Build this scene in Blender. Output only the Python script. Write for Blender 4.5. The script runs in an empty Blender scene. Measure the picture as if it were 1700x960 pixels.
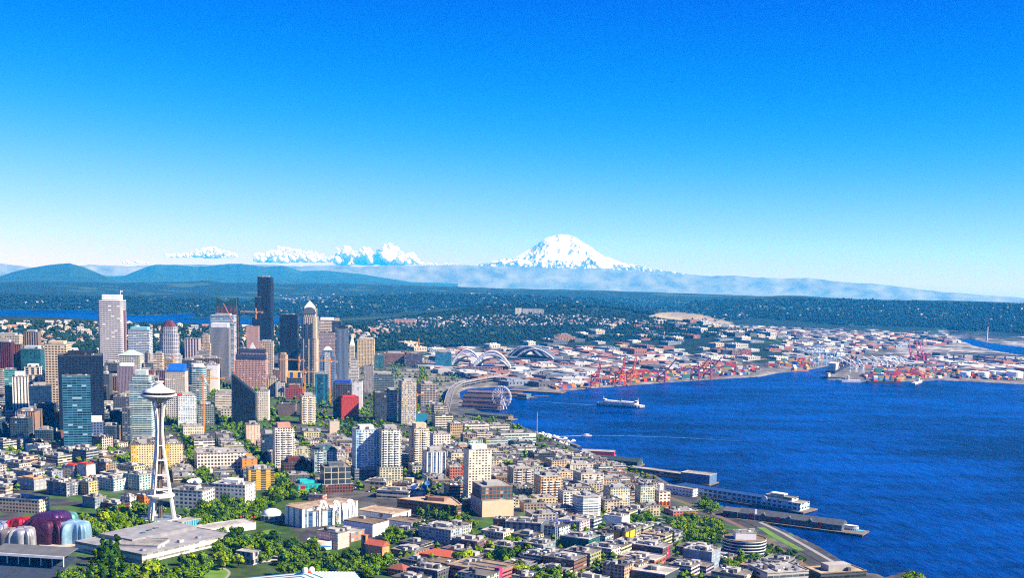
import bpy, bmesh, math, random
import numpy as np
from mathutils import Vector, Matrix
R = math.radians
random.seed(7)
rng = np.random.default_rng(7)
SC = bpy.context.scene
COL = SC.collection

# ------------------------------------------------------------------ camera
CAM_H = 350.0
PITCH, ROLL, FPX, PPY = R(8.2), R(1.35), 2050.0, 750.0
F_ = np.array([0, math.cos(PITCH), -math.sin(PITCH)])
R_ = np.array([1.0, 0, 0])
U_ = np.cross(R_, F_)
RX = R_ * math.cos(ROLL) + U_ * math.sin(ROLL)
UP = -R_ * math.sin(ROLL) + U_ * math.cos(ROLL)
cd = bpy.data.cameras.new('camera'); cam = bpy.data.objects.new('camera', cd); COL.objects.link(cam)
cam.matrix_world = Matrix(((RX[0], UP[0], -F_[0], 0), (RX[1], UP[1], -F_[1], 0), (RX[2], UP[2], -F_[2], CAM_H), (0, 0, 0, 1)))
cd.sensor_width = 36; cd.lens = 36 * FPX / 1700; cd.shift_y = (PPY - 480) / 1700
cd.clip_start = 5; cd.clip_end = 400000
SC.camera = cam

# ------------------------------------------------------------------ sky, sun, exposure
SUN_AZ, SUN_EL = R(106), R(38)          # azimuth clockwise from the view direction (+Y)
w = bpy.data.worlds.new('World'); SC.world = w; w.use_nodes = True
nt = w.node_tree; bg = nt.nodes['Background']
sk = nt.nodes.new('ShaderNodeTexSky'); sk.sky_type = 'NISHITA'; sk.sun_disc = False
sk.sun_elevation = SUN_EL; sk.sun_rotation = SUN_AZ
sk.altitude = 1000; sk.air_density = 1.0; sk.dust_density = 0.0; sk.ozone_density = 1.0
# clear deep-blue air: the sky's colour with its red and green floor taken out
lv = nt.nodes.new('ShaderNodeVectorMath'); lv.operation = 'MULTIPLY_ADD'; lv.inputs[1].default_value = (0.84, 0.74, 1.02); lv.inputs[2].default_value = (-3.1, -1.72, 0.0)
mxn = nt.nodes.new('ShaderNodeVectorMath'); mxn.operation = 'MAXIMUM'; mxn.inputs[1].default_value = (0, 0.12, 0)
nt.links.new(sk.outputs[0], lv.inputs[0]); nt.links.new(lv.outputs[0], mxn.inputs[0]); 
sxn = nt.nodes.new('ShaderNodeSeparateXYZ'); cbn = nt.nodes.new('ShaderNodeCombineXYZ'); smn = nt.nodes.new('ShaderNodeMath'); smn.operation = 'SMOOTH_MAX'; smn.inputs[1].default_value = 0.0; smn.inputs[2].default_value = 1.3
nt.links.new(lv.outputs[0], sxn.inputs[0]); nt.links.new(sxn.outputs[0], smn.inputs[0]); nt.links.new(smn.outputs[0], cbn.inputs[0])
syn = nt.nodes.new('ShaderNodeSeparateXYZ'); nt.links.new(mxn.outputs[0], syn.inputs[0]); nt.links.new(syn.outputs[1], cbn.inputs[1]); nt.links.new(syn.outputs[2], cbn.inputs[2])
nt.links.new(cbn.outputs[0], bg.inputs[0])
bg.inputs[1].default_value = 0.068
sl = bpy.data.lights.new('sun', 'SUN'); so = bpy.data.objects.new('sun', sl); COL.objects.link(so)
sl.energy = 5.0; sl.angle = R(0.5); sl.color = (1.0, 0.91, 0.76)
sd_ = Vector((math.sin(SUN_AZ) * math.cos(SUN_EL), math.cos(SUN_AZ) * math.cos(SUN_EL), math.sin(SUN_EL)))
so.rotation_euler = sd_.to_track_quat('Z', 'Y').to_euler()
SC.view_settings.view_transform = 'Standard'; SC.view_settings.look = 'None'
SC.view_settings.exposure = 1.3; SC.view_settings.gamma = 1
SC.render.engine = 'CYCLES'
cy = SC.cycles
cy.max_bounces = 5; cy.diffuse_bounces = 2; cy.glossy_bounces = 2; cy.transmission_bounces = 2; cy.volume_bounces = 2
cy.transparent_max_bounces = 6; cy.use_denoising = False; cy.filter_width = 1.15; cy.caustics_reflective = False; cy.caustics_refractive = False
cy.sample_clamp_indirect = 4

# ------------------------------------------------------------------ pixel (of the 1700 px photo) -> place
def ray(px, py):
    return F_ + RX * ((px - 850) / FPX) + UP * ((PPY - py) / FPX)
def atz(px, py, z):
    d = ray(px, py); t = (z - CAM_H) / d[2]
    return np.array([d[0] * t, d[1] * t, z])
def aty(px, py, y):
    d = ray(px, py); t = y / d[1]
    return np.array([d[0] * t, y, CAM_H + d[2] * t])
def proj(p):
    v = np.array(p, float) - np.array([0, 0, CAM_H]); ww = v @ F_
    return 850 + FPX * (v @ RX) / ww, PPY - FPX * (v @ UP) / ww

# ------------------------------------------------------------------ noise
def _hash(ix, iy, s):
    h = (ix.astype(np.int64) * 374761393 + iy.astype(np.int64) * 668265263 + s * 974711) & 0x7fffffff
    h = ((h ^ (h >> 13)) * 1274126177) & 0x7fffffff
    return ((h ^ (h >> 16)) & 0xffff) / 65535.0
def vnoise(x, y, s=0):
    x0 = np.floor(x); y0 = np.floor(y); fx = x - x0; fy = y - y0
    fx = fx * fx * (3 - 2 * fx); fy = fy * fy * (3 - 2 * fy)
    a = _hash(x0, y0, s); b = _hash(x0 + 1, y0, s); c = _hash(x0, y0 + 1, s); d = _hash(x0 + 1, y0 + 1, s)
    return (a * (1 - fx) + b * fx) * (1 - fy) + (c * (1 - fx) + d * fx) * fy
def fbm(x, y, o=4, s=0, g=0.5):
    t = 0; a = 1; n = 0
    for i in range(o):
        t = t + a * vnoise(x * 2 ** i, y * 2 ** i, s + i * 17); n += a; a *= g
    return t / n

# ------------------------------------------------------------------ materials
MATS = {}
def lin(c):
    return tuple(c[:3]) + (1.0,)
def newmat(name):
    m = bpy.data.materials.new(name); m.use_nodes = True
    return m, m.node_tree, m.node_tree.nodes['Principled BSDF']
def plain(name, col, rough=0.8, metal=0.0, var=0.25, scale=0.15, spec=0.3):
    """a painted or weathered surface: base colour broken by two noises"""
    key = (name, col, rough, metal, var, scale)
    if key in MATS: return MATS[key]
    m, t, b = newmat(name)
    tc = t.nodes.new('ShaderNodeTexCoord')
    nz = t.nodes.new('ShaderNodeTexNoise'); nz.inputs['Scale'].default_value = scale; nz.inputs['Detail'].default_value = 5
    t.links.new(tc.outputs['Object'], nz.inputs['Vector'])
    mr = t.nodes.new('ShaderNodeMapRange'); mr.inputs[1].default_value = 0.3; mr.inputs[2].default_value = 0.7
    mr.inputs[3].default_value = 1 - var; mr.inputs[4].default_value = 1 + var * 0.6
    t.links.new(nz.outputs[0], mr.inputs[0])
    vm = t.nodes.new('ShaderNodeVectorMath'); vm.operation = 'SCALE'; vm.inputs[0].default_value = col[:3]
    t.links.new(mr.outputs[0], vm.inputs['Scale']); t.links.new(vm.outputs[0], b.inputs['Base Color'])
    b.inputs['Roughness'].default_value = rough; b.inputs['Metallic'].default_value = metal
    b.inputs['Specular IOR Level'].default_value = spec
    MATS[key] = m
    return m

# ------------------------------------------------------------------ object helpers
def tag(o, label=None, cat=None, group=None, kind=None):
    if label: o['label'] = label
    if cat: o['category'] = cat
    if group: o['group'] = group
    if kind: o['kind'] = kind
    return o
def empty(name, loc, rz=0.0):
    o = bpy.data.objects.new(name, None); COL.objects.link(o)
    o.location = loc; o.rotation_euler = (0, 0, rz); o.empty_display_size = 5
    return o
def link(name, me, parent=None, loc=None, rz=None):
    o = bpy.data.objects.new(name, me); COL.objects.link(o)
    if parent is not None: o.parent = parent
    if loc is not None: o.location = loc
    if rz is not None: o.rotation_euler = (0, 0, rz)
    return o
def copy_tree(o, parent=None):
    c = o.copy(); COL.objects.link(c); c.parent = parent
    for ch in list(o.children): copy_tree(ch, c)
    return c
def grid_mesh(name, P, cols=None, smooth=True):
    """P: rows x cols x 3 array -> mesh"""
    r, c = P.shape[:2]
    me = bpy.data.meshes.new(name)
    i = np.arange(r * c).reshape(r, c)
    q = np.stack([i[:-1, :-1], i[:-1, 1:], i[1:, 1:], i[1:, :-1]], -1).reshape(-1, 4)
    me.vertices.add(r * c); me.vertices.foreach_set('co', P.reshape(-1).astype(np.float32))
    me.loops.add(q.size); me.loops.foreach_set('vertex_index', q.reshape(-1).astype(np.int32))
    me.polygons.add(len(q)); me.polygons.foreach_set('loop_start', np.arange(0, q.size, 4, dtype=np.int32))
    me.polygons.foreach_set('loop_total', np.full(len(q), 4, np.int32))
    me.update(calc_edges=True)
    me.polygons.foreach_set('use_smooth', np.full(len(q), smooth))
    if cols is not None:
        a = me.color_attributes.new('albedo', 'FLOAT_COLOR', 'POINT')
        cc = np.ones((r * c, 4), np.float32); cc[:, :3] = cols.reshape(-1, 3)
        a.data.foreach_set('color', cc.reshape(-1))
    return me

# ------------------------------------------------------------------ shore line (photo pixels), land outlines in metres
def poly(pts, z=2.0):
    return np.array([atz(x, y, z)[:2] for x, y in pts])
LAND = poly([(1800, 1290), (1640, 1010), (1556, 962), (1500, 948), (1470, 957), (1420, 943), (1360, 906), (1300, 878), (1268, 866), (1228, 851), (1196, 838), (1160, 822),
             (1118, 806), (1085, 786), (1020, 768), (978, 752), (930, 734), (894, 718), (868, 708), (838, 697), (800, 684), (775, 672), (764, 660), (763, 650),
             (775, 645), (800, 643), (835, 642), (880, 646), (925, 650), (985, 644), (1040, 640), (1110, 634.5), (1180, 630), (1262, 625), (1290, 619), (1330, 615.5),
             (1358, 611), (1392, 603.5), (1402, 601), (1420, 603), (1392, 613), (1370, 626), (1374, 630), (1410, 634), (1450, 635), (1500, 633), (1530, 633), (1560, 630.5), (1600, 633), (1640, 635), (1700, 638), (1800, 643), (2000, 650),
             (2600, 690)])
LAND = np.vstack([LAND, [[90000, 6000], [90000, 300000], [-90000, 300000], [-90000, -400], [LAND[0][0], -400]]])
RIVER = poly([(1560, 553), (1590, 563), (1620, 575), (1660, 584), (1710, 592), (1800, 603), (1900, 612), (1900, 592), (1800, 586), (1710, 577), (1660, 572), (1630, 567), (1600, 558), (1575, 551)])
LAKE = poly([(-260, 516), (-100, 515.5), (0, 515), (100, 515), (165, 516), (165, 523), (260, 524), (318, 521), (330, 523), (300, 530), (180, 532), (100, 533), (0, 534), (-100, 535), (-260, 537)], 6)
def sdf(poly_, x, y):
    """signed distance, positive inside"""
    n = len(poly_); d = np.full(x.shape, 1e12); ins = np.zeros(x.shape, bool)
    for i in range(n):
        ax, ay = poly_[i]; bx, by = poly_[(i + 1) % n]
        ex, ey = bx - ax, by - ay; wx, wy = x - ax, y - ay
        t = np.clip((wx * ex + wy * ey) / (ex * ex + ey * ey + 1e-9), 0, 1)
        d = np.minimum(d, (wx - ex * t) ** 2 + (wy - ey * t) ** 2)
        c = ((ay > y) != (by > y)) & (x < (bx - ax) * (y - ay) / (by - ay + 1e-12) + ax)
        ins ^= c
    d = np.sqrt(d)
    return np.where(ins, d, -d)
def sstep(a, b, v):
    t = np.clip((v - a) / (b - a), 0, 1); return t * t * (3 - 2 * t)

# ridges: (pixel x, pixel y of the crest, distance)
RIDGES = [
  ([(-900, 540, 5200), (-300, 536, 5200), (0, 533, 5200), (100, 532, 5200), (200, 535, 5300), (300, 540, 5400), (400, 541, 5500), (500, 541, 5600), (560, 540, 5700), (620, 543, 5800), (680, 552, 5900), (740, 575, 6000)], 0.26, 0.16),
  ([(470, 545, 8000), (560, 528, 8000), (640, 525, 8000), (700, 520, 8000), (760, 513, 8000), (800, 510, 8000), (860, 509, 8000), (940, 508, 8000), (1000, 512, 8000), (1060, 520, 7900), (1120, 530, 7600), (1170, 541, 7200), (1220, 550, 6900), (1280, 566, 6500)], 0.33, 0.25),
  ([(-900, 478, 10500), (-100, 487, 10500), (0, 488, 10500), (100, 490, 10500), (200, 492, 10500), (330, 490, 10500), (400, 499, 10500), (450, 505, 10500), (500, 503, 10800), (560, 495, 11000), (640, 489, 11500), (760, 487, 12000), (850, 490, 12000), (940, 494, 12000), (1000, 500, 12000), (1080, 510, 12000), (1150, 520, 11500)], 0.18, 0.2),
  ([(-900, 462, 15000), (0, 470, 15000), (100, 469, 15500), (200, 471, 16000), (320, 468, 16500), (345, 466, 16500), (370, 470, 16500), (620, 472, 17000), (700, 475, 17000), (840, 480, 17000), (1000, 483, 17000), (1200, 490, 17000), (1400, 497, 17000), (1700, 505, 17000), (2400, 520, 17000)], 0.16, 0.3),
  ([(1080, 520, 12500), (1150, 502, 12500), (1200, 497, 12500), (1260, 494, 12500), (1300, 493, 12500), (1400, 495, 12500), (1480, 500, 12500), (1520, 498, 12500), (1600, 501, 12500), (1700, 505, 12000), (1800, 508, 12000), (2400, 520, 12000)], 0.30, 0.25),
]
def ridge_h(x, y, spec):
    pts, wf, wb = spec
    D = np.hypot(x, y); az = np.arctan2(x, y)
    A = []; Z = []; DD = []
    for px, py, d in pts:
        r = ray(px, py); k = d / math.hypot(r[0], r[1])
        A.append(math.atan2(r[0], r[1])); Z.append(CAM_H + r[2] * k); DD.append(d)
    z = np.interp(az, A, Z, left=-50, right=-50) if A[0] > -0.5 and False else np.interp(az, A, Z)
    # fade where the ridge ends
    z = np.where((az < A[0]), z - (A[0] - az) * 2000, z); z = np.where((az > A[-1]), z - (az - A[-1]) * 2000, z)
    dd = np.interp(az, A, DD)
    l = np.log(np.maximum(D, 1) / dd)
    f = np.where(l < 0, np.exp(-(l / wf) ** 2 * 2.2), np.exp(-(l / wb) ** 2 * 1.5))
    return np.maximum(z, 0) * f
def ground(x, y, detail=True):
    x = np.asarray(x, float); y = np.asarray(y, float)
    sd = sdf(LAND, x, y)
    cap = 3 + 34 * (1 - sstep(3000, 3900, y)) * sstep(-100, 60, np.maximum(0, sd) - 60 + 0 * x)
    z = np.clip(sd * 0.6, -9, 3)
    rise = np.clip((sd - 45) * 0.11, 0, 34) * (1 - sstep(3100, 3900, y))
    # hill the far side of the centre stays up
    rise = np.maximum(rise, np.clip((sd - 500) * 0.05, 0, 40) * (1 - sstep(4300, 5200, y)) * sstep(100, -500, x))
    z = z + np.where(sd > 0, rise, 0)
    hill = 0
    for s in RIDGES: hill = np.maximum(hill, ridge_h(x, y, s))
    D = np.hypot(x, y)
    amp = sstep(4500, 9000, D)
    hill = hill * (1 + amp * 0.10 * (fbm(x / 900, y / 900, 3, 3) - 0.5) * 2 * sstep(20, 80, hill) * (D < 14000))
    z = z + np.where(sd > 0, np.maximum(hill - 3, 0), 0)
    for P_, lv in ((RIVER, 0), (LAKE, 6)):
        if np.any(y > 3000):
            s2 = sdf(P_, x, y)
            m = (s2 > -400)
            base = np.minimum(z, lv + np.maximum(-s2, 0) * (0.35 if lv else 0.5) + 0.0)
            z = np.where(m, np.where(s2 > 0, lv - np.minimum(s2, 8) - 0.5, base), z)
    return z
GA = np.linspace(-0.75, 0.75, 500); GL = np.linspace(math.log(200), math.log(48000), 900)
_A, _L = np.meshgrid(GA, GL); GT = ground(np.exp(_L) * np.sin(_A), np.exp(_L) * np.cos(_A))
def gz(x, y):
    a = (math.atan2(x, y) - GA[0]) / (GA[1] - GA[0]); l = (math.log(max(201, math.hypot(x, y))) - GL[0]) / (GL[1] - GL[0])
    a = min(max(a, 0), 498.99); l = min(max(l, 0), 898.99); i, j = int(l), int(a); u, v = l - i, a - j
    return float((GT[i, j] * (1 - v) + GT[i, j + 1] * v) * (1 - u) + (GT[i + 1, j] * (1 - v) + GT[i + 1, j + 1] * v) * u)
def on_ground(px, py, z0=20.0):
    z = z0
    for _ in range(6):
        p = atz(px, py, z); z = 0.5 * z + 0.5 * gz(p[0], p[1])
    p = atz(px, py, z); p[2] = gz(p[0], p[1])
    return p
# ------------------------------------------------------------------ terrain sheet
AIRFIELD = [(1076, 525), (1095, 520), (1125, 518.5), (1165, 523), (1218, 537), (1195, 541), (1150, 534), (1105, 529)]
PARKS = [[(135, 880), (190, 845), (245, 842), (330, 830), (440, 815), (480, 842), (480, 880), (500, 905), (600, 905), (660, 930), (660, 975), (200, 975), (190, 935), (140, 900)], [(620, 905), (700, 868), (790, 865), (800, 885), (700, 900), (640, 915)], [(1040, 856), (1085, 845), (1200, 870), (1220, 905), (1130, 905), (1040, 880)], [(360, 690), (400, 690), (445, 775), (540, 815), (520, 836), (440, 836), (420, 790)], [(730, 960), (790, 918), (870, 905), (965, 965), (900, 985), (730, 985)], [(1190, 930), (1290, 920), (1320, 955), (1200, 955)]]
def terrain():
    az = np.linspace(R(-40), R(40), 900)
    rows = [260.0]
    while rows[-1] < 57000:
        d = rows[-1]; rows.append(d * (1.0075 if d > 2600 else 1.011))
    D = np.array(rows)
    A, DD = np.meshgrid(az, D)
    X = DD * np.sin(A); Y = DD * np.cos(A)
    Z = ground(X, Y)
    Z = Z + np.where((DD > 6500) & (Z > 12), fbm(X / 160, Y / 160, 2, 9) * 12 - 6, 0)
    Z -= np.where(DD > 17500, (DD - 17500) * 0.02, 0)
    # albedo by land use
    forest = np.array([0.009, 0.024, 0.012]); field = np.array([0.30, 0.25, 0.15]); paved = np.array([0.052, 0.052, 0.055]); concrete = np.array([0.20, 0.19, 0.175]); roof = np.array([0.36, 0.35, 0.34])
    n1 = fbm(X / 300, Y / 300, 4, 1); n2 = fbm(X / 40, Y / 40, 3, 5)
    C = np.ones(X.shape + (3,)) * paved
    lay = lambda C, m, c: C * (1 - m[..., None]) + c * m[..., None]
    C = lay(C, sstep(0.5, 0.62, n2) * 0.5, concrete * 0.7)
    C = lay(C, sstep(0.52, 0.6, n1) * sstep(0.5, 0.55, n2) * (Y < 3300), np.array([0.05, 0.11, 0.02]))
    for pk in PARKS: C = lay(C, sstep(-8, 4, sdf(np.array([on_ground(a, b)[:2] for a, b in pk]), X, Y)) * (0.75 + 0.25 * (n2 > .5)), np.array([0.035, 0.075, 0.010]))
    port = sstep(3000, 3600, Y) * (Z < 8) * (X > -700)
    C = lay(C, port * (0.35 + 0.65 * sstep(0.4, 0.6, n2)), concrete)
    streaks = fbm(X / 90, Y / 25, 3, 12)
    C = lay(C, sstep(5200, 6200, DD) * (Z < 9) * (X > -700) * sstep(0.52, 0.6, streaks), roof)
    C = lay(C, sstep(4600, 6200, DD) * (Z < 9) * sstep(0.52, 0.58, n1) * 0.8, forest)
    C = lay(C, sstep(4300, 5200, DD) * (X < -700) * (Z < 40), forest * 1.2)
    wood = sstep(9, 16, Z) * sstep(4300, 5200, DD)
    C = lay(C, wood, forest * (0.75 + 0.5 * n2[..., None]) + 0 * C)
    C = lay(C, wood * sstep(0.60, 0.68, fbm(X / 500, Y / 200, 3, 21)) * 0.35, np.array([0.09, 0.15, 0.05]))
    # airfield strip on the flats beyond the long wooded hill
    ww = Y * F_[1] + (Z - CAM_H) * F_[2]; qx = 850 + FPX * (X * RX[0] + Y * RX[1] + (Z - CAM_H) * RX[2]) / ww; qy = PPY - FPX * (X * UP[0] + Y * UP[1] + (Z - CAM_H) * UP[2]) / ww
    m = sstep(-1.5, 1, sdf(np.array(AIRFIELD, float), qx, qy)) * (DD > 6000) * (DD < 14000); C = lay(C, m, field * (0.8 + 0.5 * n2[..., None]))
    P = np.stack([X, Y, Z], -1)
    me = grid_mesh('ground', P, C)
    m, t, b = newmat('ground')
    at = t.nodes.new('ShaderNodeAttribute'); at.attribute_name = 'albedo'
    ge = t.nodes.new('ShaderNodeNewGeometry')
    nz = t.nodes.new('ShaderNodeTexNoise'); nz.inputs['Scale'].default_value = 0.05; nz.inputs['Detail'].default_value = 6
    t.links.new(ge.outputs['Position'], nz.inputs['Vector'])
    mr = t.nodes.new('ShaderNodeMapRange'); mr.inputs[1].default_value = 0.3; mr.inputs[2].default_value = 0.7; mr.inputs[3].default_value = 0.55; mr.inputs[4].default_value = 1.4
    t.links.new(nz.outputs[0], mr.inputs[0])
    vm = t.nodes.new('ShaderNodeVectorMath'); vm.operation = 'SCALE'
    t.links.new(at.outputs['Color'], vm.inputs[0]); t.links.new(mr.outputs[0], vm.inputs['Scale'])
    t.links.new(vm.outputs[0], b.inputs['Base Color']); b.inputs['Roughness'].default_value = 0.95; b.inputs['Specular IOR Level'].default_value = 0.1
    me.materials.append(m)
    tag(link('ground', me), kind='structure')
terrain()

def water():
    m, t, b = newmat('sea water')
    ge = t.nodes.new('ShaderNodeNewGeometry')
    def noise(scale, det, stretch):
        mp = t.nodes.new('ShaderNodeMapping'); mp.inputs['Scale'].default_value = stretch
        t.links.new(ge.outputs['Position'], mp.inputs['Vector'])
        n = t.nodes.new('ShaderNodeTexNoise'); n.inputs['Scale'].default_value = scale; n.inputs['Detail'].default_value = det; n.inputs['Roughness'].default_value = 0.6
        t.links.new(mp.outputs[0], n.inputs['Vector']); return n
    fine = noise(0.045, 6, (1, 0.45, 1)); broad = noise(0.0022, 4, (1, 0.6, 1)); slick = noise(0.006, 5, (0.5, 1.4, 1))
    bp = t.nodes.new('ShaderNodeBump'); bp.inputs['Strength'].default_value = 1.0; bp.inputs['Distance'].default_value = 6.0
    t.links.new(fine.outputs[0], bp.inputs['Height']); t.links.new(bp.outputs[0], b.inputs['Normal'])
    rp = t.nodes.new('ShaderNodeValToRGB')
    rp.color_ramp.elements[0].position = 0.38; rp.color_ramp.elements[0].color = (0.0001, 0.009, 0.065, 1)
    rp.color_ramp.elements[1].position = 0.64; rp.color_ramp.elements[1].color = (0.0002, 0.045, 0.27, 1)
    ad = t.nodes.new('ShaderNodeMath'); ad.operation = 'ADD'
    m1 = t.nodes.new('ShaderNodeMath'); m1.operation = 'MULTIPLY'; m1.inputs[1].default_value = 0.7
    m2 = t.nodes.new('ShaderNodeMath'); m2.operation = 'MULTIPLY'; m2.inputs[1].default_value = 0.7
    t.links.new(broad.outputs[0], m1.inputs[0]); t.links.new(slick.outputs[0], m2.inputs[0])
    t.links.new(m1.outputs[0], ad.inputs[0]); t.links.new(m2.outputs[0], ad.inputs[1])
    a3 = t.nodes.new('ShaderNodeMath'); a3.operation = 'MULTIPLY_ADD'; a3.inputs[1].default_value = 0.40; a3.inputs[2].default_value = -0.40  # bright ripples painted into the water colour as well as the bump
    t.links.new(fine.outputs[0], a3.inputs[0]); a4 = t.nodes.new('ShaderNodeMath'); a4.operation = 'ADD'; t.links.new(ad.outputs[0], a4.inputs[0]); t.links.new(a3.outputs[0], a4.inputs[1])
    t.links.new(a4.outputs[0], rp.inputs[0]); t.links.new(rp.outputs[0], b.inputs['Base Color'])
    b.inputs['Roughness'].default_value = 0.35; b.inputs['IOR'].default_value = 1.33; b.inputs['Specular IOR Level'].default_value = 0.09
    def sheet(name, rows, z):
        P = np.array([[(x0, y, z), (x1, y, z)] for y, x0, x1 in rows], float)
        me = grid_mesh(name, P); me.materials.append(m); return tag(link(name, me), kind='structure')
    sheet('bay_water', [(-100, -3000, 9000), (4000, -3000, 9000), (8000, -3000, 9000)], 0.0)
    sheet('lake_water', [(6500, -9000, -500), (11500, -9000, -500)], 6.0)
water()

# ------------------------------------------------------------------ mountains
def mountain(name, pts, D0, front, back, mat, seed, rough=0.10, label=None, base=40, n=(500, 90), ridged=False, wk=0.5):
    A = []; Z = []
    for px, py in pts:
        r = ray(px, py); k = D0 / math.hypot(r[0], r[1]); A.append(math.atan2(r[0], r[1])); Z.append(CAM_H + r[2] * k)
    az = np.linspace(A[0], A[-1], n[0]); v = np.linspace(-1, 1, n[1])
    AA, VV = np.meshgrid(az, v)
    DD = D0 + np.where(VV < 0, VV * front, VV * back)
    X = DD * np.sin(AA); Y = DD * np.cos(AA)
    cr = np.interp(AA, A, Z)
    # crest wanders in depth
    wob = (fbm(AA * 60, 0 * AA + seed, 3, seed) - 0.5) * wk
    q = np.abs(VV - wob * (1 - np.abs(VV)))
    prof = np.clip(1 - q, 0, 1) ** 1.15
    nz = fbm(X / (D0 * 0.02), Y / (D0 * 0.02), 5, seed, 0.55)
    if ridged: nz = 1 - np.abs(2 * nz - 1)
    h = (cr - base) * prof
    h = h * (1 + rough * 2 * (nz - 0.5) * np.clip(q * 3, 0.15, 1))
    Zz = base - 160 * np.clip(q - 0.85, 0, 1) / 0.15 + h
    me = grid_mesh(name, np.stack([X, Y, Zz], -1)); me.materials.append(mat)
    return tag(link(name, me), label, kind='structure')
mw = plain('mountain forest', (0.02, 0.05, 0.03), 0.95, var=0.4, scale=0.002, spec=0.05)
hw = plain('rock and snow paled for haze', (0.15, 0.17, 0.19), 0.95, var=0.6, scale=0.0016, spec=0.05)  # grey lightened in the colour to stand in for haze over the farthest ridge
mountain('hills', [(-420, 478), (-200, 470), (-60, 456), (-10, 462), (20, 452), (40, 447), (80, 440), (115, 436.5), (140, 444), (170, 456), (195, 466), (230, 478)], 25000, 4500, 4500, mw, 31)
mountain('hills', [(150, 480), (190, 466), (220, 452), (250, 441), (262, 439), (300, 441), (330, 443), (380, 438), (400, 438), (440, 443), (470, 441), (500, 450), (540, 449), (600, 455), (640, 462), (700, 471), (760, 480)], 32000, 5000, 5000, mw, 47)
mountain('hills', [(-600, 446), (-200, 440), (0, 437), (25, 440), (70, 446), (150, 439), (210, 442), (280, 439), (440, 439), (500, 442), (560, 440), (600, 443), (650, 440), (700, 441), (760, 439), (800, 441), (850, 443), (1000, 446), (1090, 452), (1180, 458), (1220, 457), (1250, 460), (1300, 462), (1340, 461), (1400, 468), (1450, 471), (1480, 474), (1560, 484), (1640, 490), (1760, 499), (2200, 506)], 44000, 3000, 3000, hw, 53, n=(900, 90), base=-900, wk=0.08, rough=0.045)
def snow_mat():
    m, t, b = newmat('snow and rock')
    ge = t.nodes.new('ShaderNodeNewGeometry'); sx = t.nodes.new('ShaderNodeSeparateXYZ'); t.links.new(ge.outputs['Position'], sx.inputs[0])
    mp = t.nodes.new('ShaderNodeMapping'); mp.inputs['Scale'].default_value = (1.6, 0.6, 0.5); t.links.new(ge.outputs['Position'], mp.inputs['Vector'])
    nz = t.nodes.new('ShaderNodeTexNoise'); nz.inputs['Scale'].default_value = 0.0035; nz.inputs['Detail'].default_value = 7; nz.inputs['Roughness'].default_value = 0.65
    t.links.new(mp.outputs[0], nz.inputs['Vector'])
    # snow wins with height; rock shows where the noise is low
    h = t.nodes.new('ShaderNodeMapRange'); h.inputs[1].default_value = 480; h.inputs[2].default_value = 980; h.inputs[3].default_value = 0.60; h.inputs[4].default_value = 0.39
    t.links.new(sx.outputs['Z'], h.inputs[0])
    sub = t.nodes.new('ShaderNodeMath'); sub.operation = 'SUBTRACT'; t.links.new(nz.outputs[0], sub.inputs[0]); t.links.new(h.outputs[0], sub.inputs[1])
    st = t.nodes.new('ShaderNodeMapRange'); st.inputs[1].default_value = -0.02; st.inputs[2].default_value = 0.05; t.links.new(sub.outputs[0], st.inputs[0])
    mx = t.nodes.new('ShaderNodeMix'); mx.data_type = 'RGBA'; mx.inputs[6].default_value = (0.06, 0.08, 0.08, 1); mx.inputs[7].default_value = (0.68, 0.69, 0.71, 1)
    t.links.new(st.outputs[0], mx.inputs[0]); t.links.new(mx.outputs[2], b.inputs['Base Color']); b.inputs['Roughness'].default_value = 0.8
    return m
mountain('mountain', [(700, 452), (760, 446), (800, 438), (830, 432), (850, 430), (866, 423), (880, 414), (893, 407), (905, 399), (918, 394), (930, 392), (945, 393), (956, 397), (968, 404), (985, 415), (1003, 427), (1020, 432), (1045, 438), (1080, 447), (1110, 451), (1180, 462)], 50500, 3200, 3200, snow_mat(), 61, rough=0.34, base=120, n=(700, 260), ridged=True)

# ------------------------------------------------------------------ air
def haze():
    me = bpy.data.meshes.new('haze'); bm = bmesh.new()
    bmesh.ops.create_cube(bm, size=1)
    for v in bm.verts:
        v.co = (v.co.x * 110000, 28000 + v.co.y * 74000, (v.co.z + 0.5) * (1960 + 1200) - 1200)
    bm.to_mesh(me); bm.free()
    m = bpy.data.materials.new('haze'); m.use_nodes = True; t = m.node_tree
    t.nodes.remove(t.nodes['Principled BSDF'])
    v = t.nodes.new('ShaderNodeVolumePrincipled'); out = t.nodes['Material Output']
    t.links.new(v.outputs[0], out.inputs['Volume'])
    v.inputs['Color'].default_value = HAZE_COL + (1,); v.inputs['Density'].default_value = HAZE_DEN
    v.inputs['Absorption Color'].default_value = HAZE_ABS + (1,); v.inputs['Anisotropy'].default_value = 0.0
    try: m.cycles.homogeneous_volume = True
    except Exception: pass
    me.materials.append(m)
    o = tag(link('haze', me), kind='stuff')
HAZE_COL = (0.01, 0.38, 1.0); HAZE_DEN = 3.0e-5; HAZE_ABS = (1, 1, 1)
haze()
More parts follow.
